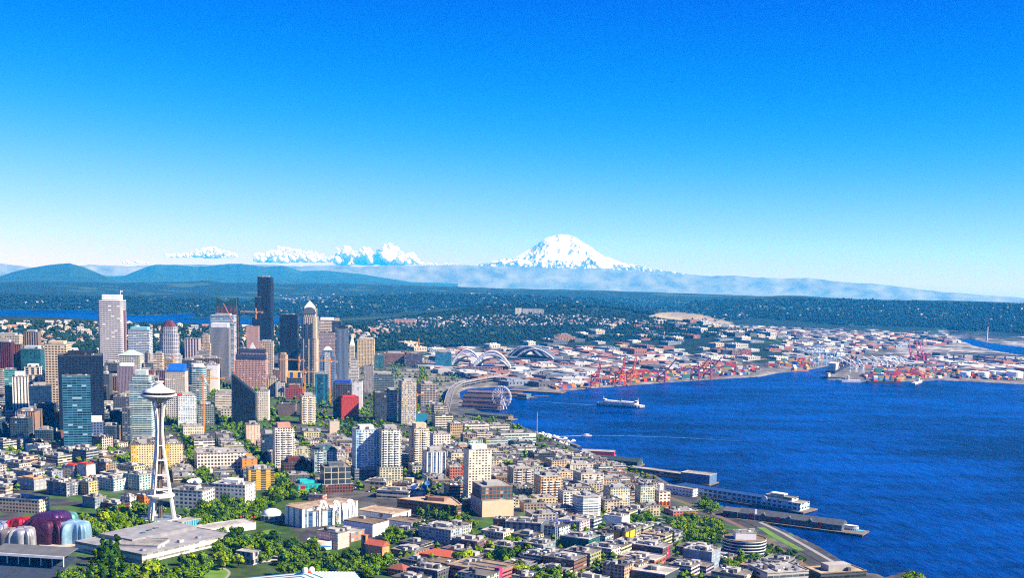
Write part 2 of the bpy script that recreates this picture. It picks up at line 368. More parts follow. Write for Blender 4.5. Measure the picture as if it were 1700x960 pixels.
# ------------------------------------------------------------------ facades: window pattern in metres over the wall's own UV
def facade(wall, glass=(0.03, 0.05, 0.08), fh=3.6, bw=3.2, wu=0.6, wv=0.55, blinds=0.05, grough=0.12, jit=0.5, stripe=None, wrough=0.75, metal=0.0):
    if sum(wall) > 1.2: wall = (wall[0] * .98, wall[1] * .92, wall[2] * .80)
    bw *= 1.25; fh *= 1.2; wu = min(.97, wu + .04) if wu < .9 else wu; wv = min(.97, wv + .05) if wv < .9 else wv
    key = ('fac', wall, glass, fh, bw, wu, wv, blinds, jit, stripe, metal)
    if key in MATS: return MATS[key]
    m, t, b = newmat('facade'); N = t.nodes.new; L = t.links.new
    def math_(op, a, v=None, c=None):
        n = N('ShaderNodeMath'); n.operation = op
        for i, x in enumerate((a, v, c)):
            if x is None: continue
            if isinstance(x, (int, float)): n.inputs[i].default_value = x
            else: L(x, n.inputs[i])
        return n.outputs[0]
    uv = N('ShaderNodeUVMap'); uv.uv_map = 'UVMap'; sx = N('ShaderNodeSeparateXYZ'); L(uv.outputs[0], sx.inputs[0])
    ub = math_('DIVIDE', sx.outputs[0], bw); vb = math_('DIVIDE', sx.outputs[1], fh)
    fu = math_('FRACT', ub); fv = math_('FRACT', vb)
    mu = math_('LESS_THAN', math_('ABSOLUTE', math_('SUBTRACT', fu, 0.5)), wu / 2)
    mv = math_('LESS_THAN', math_('ABSOLUTE', math_('SUBTRACT', fv, 0.5)), wv / 2)
    win = math_('MULTIPLY', mu, mv)
    cell = N('ShaderNodeCombineXYZ'); L(math_('FLOOR', ub), cell.inputs[0]); L(math_('FLOOR', vb), cell.inputs[1])
    oi = N('ShaderNodeObjectInfo'); L(oi.outputs['Random'], cell.inputs[2])
    wn = N('ShaderNodeTexWhiteNoise'); wn.noise_dimensions = '3D'; L(cell.outputs[0], wn.inputs['Vector'])
    # panes: dark to lighter, some with blinds
    k = math_('MULTIPLY_ADD', wn.outputs['Value'], 2 * jit, 1 - jit)
    gs = N('ShaderNodeVectorMath'); gs.operation = 'SCALE'; gs.inputs[0].default_value = glass; L(k, gs.inputs['Scale'])
    bl = math_('GREATER_THAN', wn.outputs['Value'], 1 - blinds)
    mb = N('ShaderNodeMix'); mb.data_type = 'RGBA'; L(bl, mb.inputs[0]); L(gs.outputs[0], mb.inputs[6])
    mb.inputs[7].default_value = tuple(min(0.6, 0.25 + 0.5 * w_) for w_ in wall) + (1,)
    # wall: weathered
    tc = N('ShaderNodeTexCoord'); nz = N('ShaderNodeTexNoise'); nz.inputs['Scale'].default_value = 0.12; nz.inputs['Detail'].default_value = 4
    L(tc.outputs['Object'], nz.inputs['Vector'])
    ws = N('ShaderNodeVectorMath'); ws.operation = 'SCALE'
    if stripe:
        ms = N('ShaderNodeMix'); ms.data_type = 'RGBA'
        L(math_('LESS_THAN', math_('FRACT', math_('DIVIDE', sx.outputs[0], bw * stripe[1])), stripe[2]), ms.inputs[0])
        ms.inputs[6].default_value = wall + (1,); ms.inputs[7].default_value = stripe[0] + (1,); L(ms.outputs[2], ws.inputs[0])
    else:
        ws.inputs[0].default_value = wall
    L(math_('MULTIPLY_ADD', nz.outputs[0], 0.5, 0.75), ws.inputs['Scale'])
    mx = N('ShaderNodeMix'); mx.data_type = 'RGBA'; L(win, mx.inputs[0]); L(ws.outputs[0], mx.inputs[6]); L(mb.outputs[2], mx.inputs[7])
    L(mx.outputs[2], b.inputs['Base Color'])
    L(math_('MULTIPLY_ADD', math_('MULTIPLY', win, math_('SUBTRACT', 1.0, bl)), grough - wrough, wrough), b.inputs['Roughness'])
    b.inputs['Specular IOR Level'].default_value = 0.16
    bp = N('ShaderNodeBump'); bp.inputs['Strength'].default_value = 0.6; bp.inputs['Distance'].default_value = 0.3; bp.invert = True
    L(win, bp.inputs['Height']); L(bp.outputs[0], b.inputs['Normal'])
    MATS[key] = m
    return m
# base colours
WHITE = (0.62, 0.60, 0.56); CREAM = (0.54, 0.44, 0.29); TAN = (0.38, 0.27, 0.15); BROWN = (0.20, 0.12, 0.07); BRICK = (0.30, 0.09, 0.055)
GREY = (0.36, 0.36, 0.35); DGREY = (0.10, 0.105, 0.11); NAVY = (0.012, 0.022, 0.045); TEAL = (0.03, 0.13, 0.15); MAROON = (0.12, 0.025, 0.035)
BLACK = (0.012, 0.016, 0.024); LBLUE = (0.42, 0.56, 0.64); YELLOW = (0.72, 0.42, 0.06); ORANGE = (0.66, 0.25, 0.04); RED = (0.55, 0.03, 0.025); PINK = (0.62, 0.42, 0.36)
GREENG = (0.30, 0.42, 0.38); SAND = (0.55, 0.46, 0.34); SLATE = (0.16, 0.19, 0.23); PEACH = (0.52, 0.30, 0.20)
def grid(w, g=(0.03, 0.045, 0.06), **k): return facade(w, g, **k)
def hband(w, g=(0.025, 0.04, 0.06), **k): return facade(w, g, **{**dict(bw=6.0, wu=0.96, wv=0.5), **k})
def vstripe(w, g=(0.02, 0.03, 0.05), **k): return facade(w, g, **{**dict(bw=3.4, wu=0.5, wv=0.97, blinds=0.0), **k})
def curtain(g, w=(0.10, 0.12, 0.14), **k): return facade(w, g, **{**dict(bw=3.0, wu=0.9, wv=0.84, blinds=0.008, grough=0.1, jit=0.5), **k})
def condo(w, g=(0.05, 0.08, 0.09), **k): return facade(w, g, **{**dict(fh=3.0, bw=3.6, wu=0.62, wv=0.6, blinds=0.16), **k})
def roofing(name, col, seam):
    """flat roofing: sheets with seams, puddle stains and patches"""
    m, t, b = newmat(name); N = t.nodes.new; L = t.links.new; tc = N('ShaderNodeTexCoord')
    n1 = N('ShaderNodeTexNoise'); n1.inputs['Scale'].default_value = .07; n1.inputs['Detail'].default_value = 6; n1.inputs['Roughness'].default_value = .7; L(tc.outputs['Object'], n1.inputs['Vector'])
    br = N('ShaderNodeTexBrick'); br.inputs['Scale'].default_value = 1; br.inputs['Brick Width'].default_value = 11; br.inputs['Row Height'].default_value = 5.5; br.inputs['Mortar Size'].default_value = .22
    for i, k in ((1, .72), (2, 1.08), (3, .45)): br.inputs[i].default_value = (k, k, k, 1)
    L(tc.outputs['Object'], br.inputs['Vector'])
    mr = N('ShaderNodeMapRange'); mr.inputs[1].default_value = .3; mr.inputs[2].default_value = .7; mr.inputs[3].default_value = .5; mr.inputs[4].default_value = 1.3; L(n1.outputs[0], mr.inputs[0])
    oi = N('ShaderNodeObjectInfo'); ov = N('ShaderNodeMapRange'); ov.inputs[3].default_value = .62; ov.inputs[4].default_value = 1.3; L(oi.outputs['Random'], ov.inputs[0])
    a = N('ShaderNodeVectorMath'); a.operation = 'SCALE'; L(br.outputs[0], a.inputs[0]); L(mr.outputs[0], a.inputs['Scale'])
    c = N('ShaderNodeVectorMath'); c.operation = 'SCALE'; L(a.outputs[0], c.inputs[0]); L(ov.outputs[0], c.inputs['Scale'])
    d = N('ShaderNodeVectorMath'); d.operation = 'MULTIPLY'; L(c.outputs[0], d.inputs[0]); d.inputs[1].default_value = col; L(d.outputs[0], b.inputs['Base Color'])
    b.inputs['Roughness'].default_value = .9; b.inputs['Specular IOR Level'].default_value = .15
    return m
ROOF_L = roofing('roof membrane', (0.36, 0.345, 0.32), .2)
ROOF_G = roofing('roof gravel', (0.19, 0.18, 0.17), .2)
ROOF_D = plain('dark roof', (0.07, 0.07, 0.075), 0.9, var=0.3, scale=0.12)
ROOF_T = roofing('tan roof', (0.34, 0.26, 0.18), .2)
METAL = plain('grey metal', (0.40, 0.41, 0.42), 0.45, 0.6, var=0.2, scale=0.4)
WPAINT = plain('white paint', (0.80, 0.80, 0.78), 0.5, var=0.12, scale=0.2)
CONC = plain('concrete', (0.34, 0.33, 0.31), 0.9, var=0.25, scale=0.1)
ROOFS = {'l': ROOF_L, 'g': ROOF_G, 'd': ROOF_D, 't': ROOF_T}

# ------------------------------------------------------------------ mesh makers (local metres)
def finish(bm, name, mats, smooth=False):
    me = bpy.data.meshes.new(name); bmesh.ops.recalc_face_normals(bm, faces=bm.faces); bm.to_mesh(me); bm.free()
    for m in (mats if isinstance(mats, (list, tuple)) else [mats]): me.materials.append(m)
    if smooth: me.polygons.foreach_set('use_smooth', np.ones(len(me.polygons), bool))
    return me
def add_prism(bm, pts, z0, z1, top=True, bottom=False, mi=0, tmi=None, pts1=None):
    """walls over a plan polygon; UV in metres (u round the plan, v up). pts1: the plan at the top when it tapers; z1 may be a list"""
    uvl = bm.loops.layers.uv.get('UVMap') or bm.loops.layers.uv.new('UVMap')
    n = len(pts); pts1 = pts1 or pts; zt = z1 if isinstance(z1, (list, tuple)) else [z1] * n
    lo = [bm.verts.new((p[0], p[1], z0)) for p in pts]; hi = [bm.verts.new((p[0], p[1], zt[i])) for i, p in enumerate(pts1)]
    u = 0
    for i in range(n):
        j = (i + 1) % n; l = math.hypot(pts[j][0] - pts[i][0], pts[j][1] - pts[i][1])
        f = bm.faces.new((lo[i], lo[j], hi[j], hi[i])); f.material_index = mi
        for lp, c in zip(f.loops, ((u, z0), (u + l, z0), (u + l, zt[j]), (u, zt[i]))): lp[uvl].uv = c
        u += l
    if top:
        f = bm.faces.new(hi); f.material_index = mi if tmi is None else tmi
    if bottom: bm.faces.new(lo[::-1]).material_index = mi
    return lo, hi
def rect(w, d, cx=0, cy=0, ch=0):
    a, b = w / 2, d / 2
    if ch: return [(cx - a + ch, cy - b), (cx + a - ch, cy - b), (cx + a, cy - b + ch), (cx + a, cy + b - ch), (cx + a - ch, cy + b), (cx - a + ch, cy + b), (cx - a, cy + b - ch), (cx - a, cy - b + ch)]
    return [(cx - a, cy - b), (cx + a, cy - b), (cx + a, cy + b), (cx - a, cy + b)]
def ngon(r, n, cx=0, cy=0, sx=1, ph=0): return [(cx + r * sx * math.cos(2 * math.pi * i / n + ph), cy + r * math.sin(2 * math.pi * i / n + ph)) for i in range(n)]
def shrink(pts, d):
    cx = sum(p[0] for p in pts) / len(pts); cy_ = sum(p[1] for p in pts) / len(pts); out = []
    n = len(pts)
    for i in range(n):
        a, b, c = pts[i - 1], pts[i], pts[(i + 1) % n]
        e1 = (b[0] - a[0], b[1] - a[1]); e2 = (c[0] - b[0], c[1] - b[1]); l1 = math.hypot(*e1) or 1; l2 = math.hypot(*e2) or 1
        n1 = (-e1[1] / l1, e1[0] / l1); n2 = (-e2[1] / l2, e2[0] / l2)
        k = 1 + n1[0] * n2[0] + n1[1] * n2[1]; k = max(k, 0.35)
        out.append((b[0] + d * (n1[0] + n2[0]) / k, b[1] + d * (n1[1] + n2[1]) / k))
    return out
def prism_mesh(name, pts, z0, z1, mat, **k):
    bm = bmesh.new(); add_prism(bm, pts, z0, z1, **k); return finish(bm, name, mat)
def box_mesh(name, w, d, h, mat, z0=0, cx=0, cy=0): return prism_mesh(name, rect(w, d, cx, cy), z0, z0 + h, mat, bottom=True)
def roof_mesh(pts, z, mat, par=1.1, over=0.25):
    """flat roof: parapet ring round a sunken deck"""
    bm = bmesh.new(); o = shrink(pts, -over); i = shrink(pts, 0.45)
    n = len(pts)
    V = lambda P, zz: [bm.verts.new((p[0], p[1], zz)) for p in P]
    o0, o1, i1, i0 = V(o, z + 0.02), V(o, z + par), V(i, z + par), V(i, z + 0.15)
    for a, b in ((o0, o1), (o1, i1), (i1, i0)):
        for k in range(n): bm.faces.new((a[k], a[(k + 1) % n], b[(k + 1) % n], b[k]))
    bm.faces.new(i0); bm.faces.new(o0[::-1])
    return finish(bm, 'roof', mat)
def gable_mesh(name, w, d, z, h, mat, over=0.6, hip=0.0, along='x'):
    bm = bmesh.new(); a, b = w / 2 + over, d / 2 + over
    if along == 'x': R2 = [(-a + hip * b, 0), (a - hip * b, 0)]
    else: R2 = [(0, -b + hip * a), (0, b - hip * a)]
    v = [bm.verts.new(c) for c in ((-a, -b, z), (a, -b, z), (a, b, z), (-a, b, z))]
    r = [bm.verts.new((p[0], p[1], z + h)) for p in R2]
    if along == 'x': F = ((v[0], v[1], r[1], r[0]), (v[1], v[2], r[1]), (v[2], v[3], r[0], r[1]), (v[3], v[0], r[0]))
    else: F = ((v[0], v[1], r[0]), (v[1], v[2], r[1], r[0]), (v[2], v[3], r[1]), (v[3], v[0], r[0], r[1]))
    for f in F: bm.faces.new(f)
    bm.faces.new(v[::-1])
    return finish(bm, name, mat)
def bar(bm, a, b, r, n=6, r1=None):
    a = Vector(a); b = Vector(b); d = b - a
    if d.length < 1e-6: return
    q = d.to_track_quat('Z', 'Y'); r1 = r if r1 is None else r1
    A = [bm.verts.new(a + q @ Vector((r * math.cos(2 * math.pi * i / n + 0.4), r * math.sin(2 * math.pi * i / n + 0.4), 0))) for i in range(n)]
    B = [bm.verts.new(b + q @ Vector((r1 * math.cos(2 * math.pi * i / n + 0.4), r1 * math.sin(2 * math.pi * i / n + 0.4), 0))) for i in range(n)]
    for i in range(n): bm.faces.new((A[i], A[(i + 1) % n], B[(i + 1) % n], B[i]))
    bm.faces.new(A[::-1]); bm.faces.new(B)
def lathe(bm, prof, n=48, cx=0, cy=0, sx=1.0, a0=0, a1=2 * math.pi):
    """revolve (radius, z) pairs; UV in metres"""
    uvl = bm.loops.layers.uv.get('UVMap') or bm.loops.layers.uv.new('UVMap')
    full = abs(a1 - a0 - 2 * math.pi) < 1e-6; m = n if full else n + 1
    ring = [[bm.verts.new((cx + sx * r * math.cos(a0 + (a1 - a0) * i / n), cy + r * math.sin(a0 + (a1 - a0) * i / n), z)) for i in range(m)] for r, z in prof]
    rr = max(p[0] for p in prof)
    for k in range(len(prof) - 1):
        for i in range(n):
            j = (i + 1) % m
            f = bm.faces.new((ring[k][i], ring[k][j], ring[k + 1][j], ring[k + 1][i]))
            us = ((a1 - a0) * i / n * rr, (a1 - a0) * (i + 1) / n * rr)
            for lp, c in zip(f.loops, ((us[0], prof[k][1]), (us[1], prof[k][1]), (us[1], prof[k + 1][1]), (us[0], prof[k + 1][1]))): lp[uvl].uv = c
    return ring
def lathe_mesh(name, prof, mat, n=48, smooth=True, **k):
    bm = bmesh.new(); lathe(bm, prof, n, **k); return finish(bm, name, mat, smooth)

# ------------------------------------------------------------------ fitting a block to its place on the ground
ZONE = {'D': R(4), 'B': R(19), 'S': R(-30), 'F': 0.0, 'E': R(-12)}
FOOT = []           # (x, y, yaw, w, d) of everything that stands
def place(x0, x1, ytop, ybase, ratio=0.8, zone='D'):
    yaw = ZONE[zone] if isinstance(zone, str) else R(zone)
    c = (x0 + x1) / 2; p = on_ground(c, ybase)
    be = math.atan2(p[0], p[1]); v = np.array([math.sin(be), math.cos(be)])
    dep = (np.array([p[0], p[1], p[2] - CAM_H]) @ F_); Wm = (x1 - x0) * dep / FPX
    ca, sa = abs(math.cos(yaw + be)), abs(math.sin(yaw + be))
    wdt = Wm / (ca + ratio * sa); d = wdt * ratio
    half = (wdt * sa + d * ca) / 2
    ctr = p[:2] + v * half
    g = gz(*ctr)
    back = p[:2] + v * 2 * half
    q = aty(c, ytop, back[1]); top = q[2]
    return dict(x=ctr[0], y=ctr[1], g=min(g, p[2]), yaw=yaw, w=wdt, d=d, h=max(4.0, top - min(g, p[2])), be=be)
def foot(P, grow=1.0): FOOT.append((P['x'], P['y'], P['yaw'], P['w'] * grow, P['d'] * grow))
def clear_of(x, y, r):
    for fx, fy, a, w_, d_ in FOOT:
        dx, dy = x - fx, y - fy
        if dx * dx + dy * dy > (w_ + d_ + r) ** 2: continue
        lx = abs(dx * math.cos(a) + dy * math.sin(a)) - w_ / 2; ly = abs(-dx * math.sin(a) + dy * math.cos(a)) - d_ / 2
        if max(lx, ly) < r: return False
    return True
REFS = []           # (x, y, words) used to say where a small block stands
UNITS = [box_mesh('roof_unit', 5, 3.5, 2.4, METAL), box_mesh('roof_unit', 3, 3, 1.8, WPAINT), box_mesh('roof_unit', 7, 4, 3, CONC), box_mesh('roof_unit', 12, 1.2, 1.3, METAL), box_mesh('roof_unit', 4, 4, 4.2, plain('dark plant', (.08, .08, .085), .7))]
def balcony_mesh(w_, d_, mat):
    bm = bmesh.new(); add_prism(bm, rect(w_, d_), 0, 0.25, bottom=True)
    add_prism(bm, rect(w_, 0.12, 0, -d_ / 2 + 0.06), 0.25, 1.25); add_prism(bm, rect(0.12, d_ - 0.12, -w_ / 2 + 0.06, 0.06), 0.25, 1.25); add_prism(bm, rect(0.12, d_ - 0.12, w_ / 2 - 0.06, 0.06), 0.25, 1.25)
    return finish(bm, 'balcony', mat)
BALC = {}
def building(P, mat, name='office_tower', label=None, cat='building', group=None, roof='g', plan=None, pent=0.5, penth=4.5, pmat=None, units=3, edge=0, emat=None,
             podium=None, rib=0, rmat=None, balc=0, bmat=None, ref=None, par=1.1, steps=None, fh=3.6, lower=None):
    o = empty(name, (P['x'], P['y'], P['g'] - 0.3), P['yaw']); tag(o, label, cat, group)
    w_, d_, h = P['w'], P['d'], P['h']; foot(P)
    ph = penth if pent else 0
    hb = max(3.0, h - par - (ph if pent else 0)) if pent else max(3.0, h - par)
    pts = plan(w_, d_) if plan else rect(w_, d_)
    z0 = -3.0
    if podium:
        pw, pd, phh, pm = podium
        pp = rect(w_ * pw, d_ * pd); link('podium', prism_mesh('podium', pp, z0, phh, pm), o); link('podium_roof', roof_mesh(pp, phh, ROOFS[roof], 0.8), o); z0 = phh + 0.3
        FOOT.append((P['x'], P['y'], P['yaw'], w_ * pw, d_ * pd))
    segs = steps or [(1.0, 1.0, 1.0)]           # (fraction of height, width, depth) from the bottom
    zb = z0; S = []
    for k, (fz, fw, fd) in enumerate(segs):
        zt = hb * fz; s = [(p[0] * fw, p[1] * fd) for p in pts]
        S.append((s, zb, zt)); link('wall' if k == 0 else 'upper_wall', prism_mesh('wall', s, zb, zt, mat if not (lower and k == 0) else lower), o)
        link('roof', roof_mesh(s, zt, ROOFS[roof], par), o); zb = zt + 0.2
    s, zs, zt = S[-1]
    if pent:
        k = math.sqrt(pent); pm = pmat or CONC
        pp = [(p[0] * k * 0.9, p[1] * k * 0.9) for p in s]
        link('penthouse', prism_mesh('penthouse', pp, zt + 0.2, zt + par + ph, pm), o)
    r_ = random.Random(int(abs(P['x']) * 7 + P['y']))
    ww = max(abs(p[0]) for p in s) * 2; dd = max(abs(p[1]) for p in s) * 2
    for _ in range(int(units * 1.7)):
        u = link('roof_unit', UNITS[r_.randrange(len(UNITS))], o, (r_.uniform(-.36, .36) * ww, r_.uniform(-.36, .36) * dd, zt + 0.16 + (ph + par - 0.1 if pent and False else 0)), r_.choice((0, R(90))))
        k = min(1.0, ww / 22, dd / 18); u.scale = (k, k, k)
    if edge:
        bm = bmesh.new()
        for q, a0, a1 in S:
            z = a0 + edge
            while z < a1 - 1: add_prism(bm, shrink(q, -0.35), z - 0.3, z + 0.3, bottom=True); z += edge
        link('floor_edge', finish(bm, 'floor_edge', emat or WPAINT), o)
    if rib:
        bm = bmesh.new()
        for q, a0, a1 in S[:1] if len(S) == 1 else S:
            n = len(q)
            for i in range(n):
                a, b = q[i], q[(i + 1) % n]; l = math.hypot(b[0] - a[0], b[1] - a[1]); c = max(1, int(l / rib))
                ex, ey = (b[0] - a[0]) / l, (b[1] - a[1]) / l
                for j in range(c + 1):
                    t = j / c * l; x, y = a[0] + ex * t, a[1] + ey * t; nx, ny = ey * .6, -ex * .6; gx, gy = ex * .45, ey * .45
                    add_prism(bm, [(x - gx, y - gy), (x - gx + nx, y - gy + ny), (x + gx + nx, y + gy + ny), (x + gx, y + gy)], a0, a1)
        link('rib', finish(bm, 'rib', rmat or WPAINT), o)
    if balc:
        bmt = bmat or WPAINT; bw = min(6.0, w_ / (balc + 1) * 0.8); key = (round(bw, 1), bmt.name)
        if key not in BALC: BALC[key] = balcony_mesh(bw, 1.7, bmt)
        q, a0, a1 = S[0]; fl = int((a1 - max(a0, 3)) / fh); st = 1 if fl * (2 * balc) <= 100 else 2
        xs = [(-0.5 + (i + 0.5) / balc) * w_ * 0.9 for i in range(balc)]
        for f in range(1, fl, st):
            for x in xs: link('balcony', BALC[key], o, (x, -d_ / 2 - 0.85, max(a0, 3) + f * fh - 0.4))
            for x in xs[:max(1, int(balc * d_ / w_))]: link('balcony', BALC[key], o, (w_ / 2 + 0.85, x * d_ / w_, max(a0, 3) + f * fh - 0.4), R(90))
    if ref: REFS.append((P['x'], P['y'], ref))
    return o
# ------------------------------------------------------------------ towers of the downtown core, then the blocks in front of them
def T(label, x0, x1, yt, yb, mat, ratio=0.8, zone='D', name='office_tower', cat='tower', ref=None, **k):
    return building(place(x0, x1, yt, yb, ratio, zone), mat, name, label, cat, ref=ref, **k)
oct_ = lambda c: (lambda w_, d_: rect(w_, d_, ch=c * min(w_, d_)))
def rounded(w_, d_, n=10):
    a, b, r = w_ / 2, d_ / 2, min(w_, d_) * 0.32
    return [(sx * (a - r) + r * math.cos(t), sy * (b - r) + r * math.sin(t)) for sx, sy, t0 in ((1, -1, -90), (1, 1, 0), (-1, 1, 90), (-1, -1, 180)) for t in [R(t0 + 90 * i / n) for i in range(n + 1)]]
def ellipse(w_, d_): return [(w_ / 2 * math.cos(2 * math.pi * i / 36), d_ / 2 * math.sin(2 * math.pi * i / 36)) for i in range(36)]

# --- tallest ones
T('tallest tower, black and stepped, with a lower shoulder on one side', 428, 455.5, 458, 611, vstripe(NAVY, BLACK, wu=0.6), 0.8, name='office_tower', ref='the tallest black tower', roof='d', pent=0.35, penth=3, plan=oct_(0.16), units=5)
T('black shoulder block attached low against the tallest black tower', 423.5, 434, 493, 613, vstripe(NAVY, BLACK, wu=0.6), 1.0, roof='d', pent=0, units=2)
o = T('white and navy striped tower with a tall white crown and flagpole', 166, 212, 489, 641, hband((0.72, 0.72, 0.76), (0.02, 0.02, 0.06), fh=4.4, wv=0.45, blinds=0.04), 0.75, ref='the white striped tower with flagpole', plan=oct_(0.1), roof='l', pent=0.72, penth=13, pmat=plain('white crown', (0.80, 0.80, 0.80), 0.5, var=0.1), units=1, lower=None)
def on_top(o, dx, dy, dz): return o, (dx, dy, dz)
def mast(o, x, y, z0, z1, r=0.6, name='mast', mat=None):
    bm = bmesh.new(); bar(bm, (x, y, z0), (x, y, z1), r, 6, r * 0.5); link(name, finish(bm, name, mat or WPAINT), o)
def top_of(o): return max(v[2] for c in o.children if c.type == 'MESH' for v in c.bound_box)
def half_of(o):
    c = o.children[0]; return max(v[0] for v in c.bound_box), max(v[1] for v in c.bound_box)
a_, b_ = half_of(o); zt_ = top_of(o)
mast(o, a_ * .85, b_ * .4, zt_ - 16, zt_ + 12, 0.7, 'flagpole')
link('flag', box_mesh('flag', 6, 0.3, 3.6, plain('flag cloth', (0.7, 0.5, 0.5), 0.9), zt_ + 7.5, a_ * .85 + 3.2, b_ * .4), o)
link('dark_band', prism_mesh('dark_band', shrink(rect(a_ * 2, b_ * 2, ch=.1 * min(a_, b_) * 2), -0.3), zt_ - 27, zt_ - 14, curtain(BLACK)), o)
link('side_bay', prism_mesh('side_bay', rect(a_ * .5, b_ * 1.0, a_ * 1.15, -b_ * .1), -3, zt_ - 40, vstripe((0.3, 0.12, 0.16), BLACK)), o)
link('groove', box_mesh('groove', 1.6, 0.5, (zt_ - 30) * .6, plain('dark slot', BLACK, 0.5), (zt_ - 30) * .3, -a_ * .25, -b_ - .1), o)
o = T('dark tower with green gabled top and brown flanks behind a crane', 358, 399, 492, 606, vstripe((0.17, 0.09, 0.08), BLACK, wu=0.6), 0.8, ref='the green gabled dark tower', roof='d', pent=0, units=0, steps=[(0.72, 1, 1), (0.86, .9, .9)])
a_, b_ = half_of(o); zt_ = top_of(o); M_ = plain('green copper roof', (0.015, 0.06, 0.06), 0.6)
hh = 150 * 0.16
for sx in (-1, 1):
    bm = bmesh.new(); add_prism(bm, rect(a_ * .86, b_ * 1.7, sx * a_ * .45, 0), zt_ + .2, [zt_ + hh * (.6 if (p[0] * sx) < a_ * .3 else 1.2) for p in rect(a_ * .86, b_ * 1.7, sx * a_ * .45, 0)]); link('gable_top', finish(bm, 'gable_top', M_), o)
T('blue glass tower with pale floor bands behind the orange luffing crane', 351, 393, 520, 616, hband(LBLUE, (0.03, 0.09, 0.22), fh=4, wv=0.6), 0.8, ref='the blue banded tower', roof='l', edge=4, emat=plain('pale band', (.5, .58, .66), .6))
T('grey tower of fine vertical ribs with a plain white top band', 349, 384, 536, 626, vstripe((0.30, 0.31, 0.34), (0.03, 0.035, 0.05), bw=2.6, wu=0.55), 0.85, ref='the fine ribbed grey tower', roof='l', pent=0.9, penth=12, pmat=plain('pale cladding', (.62, .64, .66), .6), units=0)
T('black box tower with a flat top, unlit and featureless', 464.5, 496.5, 521, 613, curtain(BLACK, (0.008, 0.01, 0.016), fh=3.9, blinds=0), 0.8, ref='the black box tower', roof='d', pent=0, units=4)
# arched tower with a pyramid hat
P = place(499, 530, 512, 642, 0.9, 'D'); m1 = vstripe((0.52, 0.45, 0.38), (0.02, 0.035, 0.06), bw=4.2, wu=0.42, wv=0.9)
o = building(P, m1, 'office_tower', 'tan stone tower with arched shoulders and a glazed pyramid hat', 'tower', ref='the pyramid topped tan tower', pent=0, units=0, plan=oct_(0.18), roof='l', steps=[(0.62, 1, 1), (0.9, .93, .93), (1.0, .8, .8)])
a_, b_ = half_of(o); zt_ = top_of(o); ptip = CAM_H
bm = bmesh.new(); add_prism(bm, rect(a_ * 1.15, b_ * 1.15), zt_, zt_ + 5); lo, hi = add_prism(bm, rect(a_ * 1.15, b_ * 1.15), zt_ + 5, zt_ + 22, pts1=rect(1.2, 1.2)); link('pyramid', finish(bm, 'pyramid', plain('pale glazed pyramid', (0.62, 0.60, 0.55), 0.4)), o)
for s_, w2, h2 in ((-1, .5, .93), (1, .5, .93)):
    link('glass_bay', box_mesh('glass_bay', a_ * .26, 1.2, P['h'] * .8, curtain((0.01, 0.03, 0.06)), 4, s_ * a_ * .28, -b_ - .2), o)
bm = bmesh.new(); N_ = 14
pr = [(a_ * .75 * math.cos(math.pi * i / N_), zt_ - 14 + a_ * .75 * math.sin(math.pi * i / N_)) for i in range(N_ + 1)]
f = [bm.verts.new((x, -b_ * .82 - .6, z)) for x, z in pr]; bm.faces.new(f); ex = bmesh.ops.extrude_face_region(bm, geom=bm.faces[:]); bmesh.ops.translate(bm, verts=[v for v in ex['geom'] if isinstance(v, bmesh.types.BMVert)], vec=(0, 2, 0)); link('arch_window', finish(bm, 'arch_window', curtain(NAVY)), o)
o = T('rounded tower with pale ribs and a stepped maroon crown', 265, 300, 541, 640, vstripe((0.42, 0.42, 0.48), (0.04, 0.05, 0.10), bw=4.5, wu=0.6, wv=0.8), 0.9, ref='the maroon crowned tower', plan=rounded, roof='l', pent=0, units=0, steps=[(0.88, 1, 1), (1.0, .85, .85)], edge=11)
a_, b_ = half_of(o); zt_ = top_of(o); M_ = plain('maroon roof', (0.16, 0.04, 0.045), 0.7)
for k in range(3): link('crown_tier', prism_mesh('crown_tier', rounded(a_ * 1.4 * (1 - .22 * k), b_ * 1.4 * (1 - .22 * k)), zt_ + .2 + 5 * k, zt_ + 5.1 + 5 * k, M_), o)
T('white and blue office tower with a teal topped setback', 215, 254, 542, 628, hband((0.55, 0.62, 0.70), (0.05, 0.10, 0.20), fh=4), 0.8, ref='the teal topped white tower', roof='l', pent=0.8, penth=7, pmat=plain('teal cladding', (0.20, 0.45, 0.52), .5))
T('broad pinkish slab tower with a plain windowless face', 419, 445.5, 527, 608, vstripe((0.46, 0.29, 0.24), (0.22, 0.12, 0.11), bw=2.2, wu=0.4, blinds=0), 0.55, ref='the pinkish slab', roof='t', pent=0, units=2)
T('lower pinkish slab standing just before the taller pinkish slab', 410, 431, 541, 616, vstripe((0.48, 0.30, 0.25), (0.24, 0.13, 0.12), bw=2.2, wu=0.4, blinds=0), 0.6, roof='t', pent=0, units=2)
T('tan stone block with square windows under the tallest black tower', 430.5, 455, 564, 622, grid((0.50, 0.38, 0.26), fh=4.5, bw=4.5), 0.8, ref='the tan stone block', roof='t', pent=0.5, penth=4)
T('white tower with horizontal ribbon windows beside the pyramid topped tower', 530, 556, 527, 617, hband((0.72, 0.66, 0.60), (0.09, 0.06, 0.06), fh=4.2), 0.7, ref='the white ribbon window tower', roof='l', pent=0.9, penth=8, pmat=WPAINT)
T('brown gridded lower block under the white ribbon window tower', 530, 557, 551, 622, grid((0.42, 0.33, 0.30), (0.05, 0.04, 0.06), fh=3.8, bw=2.6, wv=.7), 0.7, roof='l', pent=0)
T('slim grey blue tower with vertical bays and an offset dark top', 559, 578, 540, 636, vstripe((0.20, 0.25, 0.33), (0.03, 0.05, 0.09), bw=3), 0.9, ref='the slim grey blue tower', roof='g', pent=0.3, penth=10, pmat=plain('dark cladding', NAVY, .5))
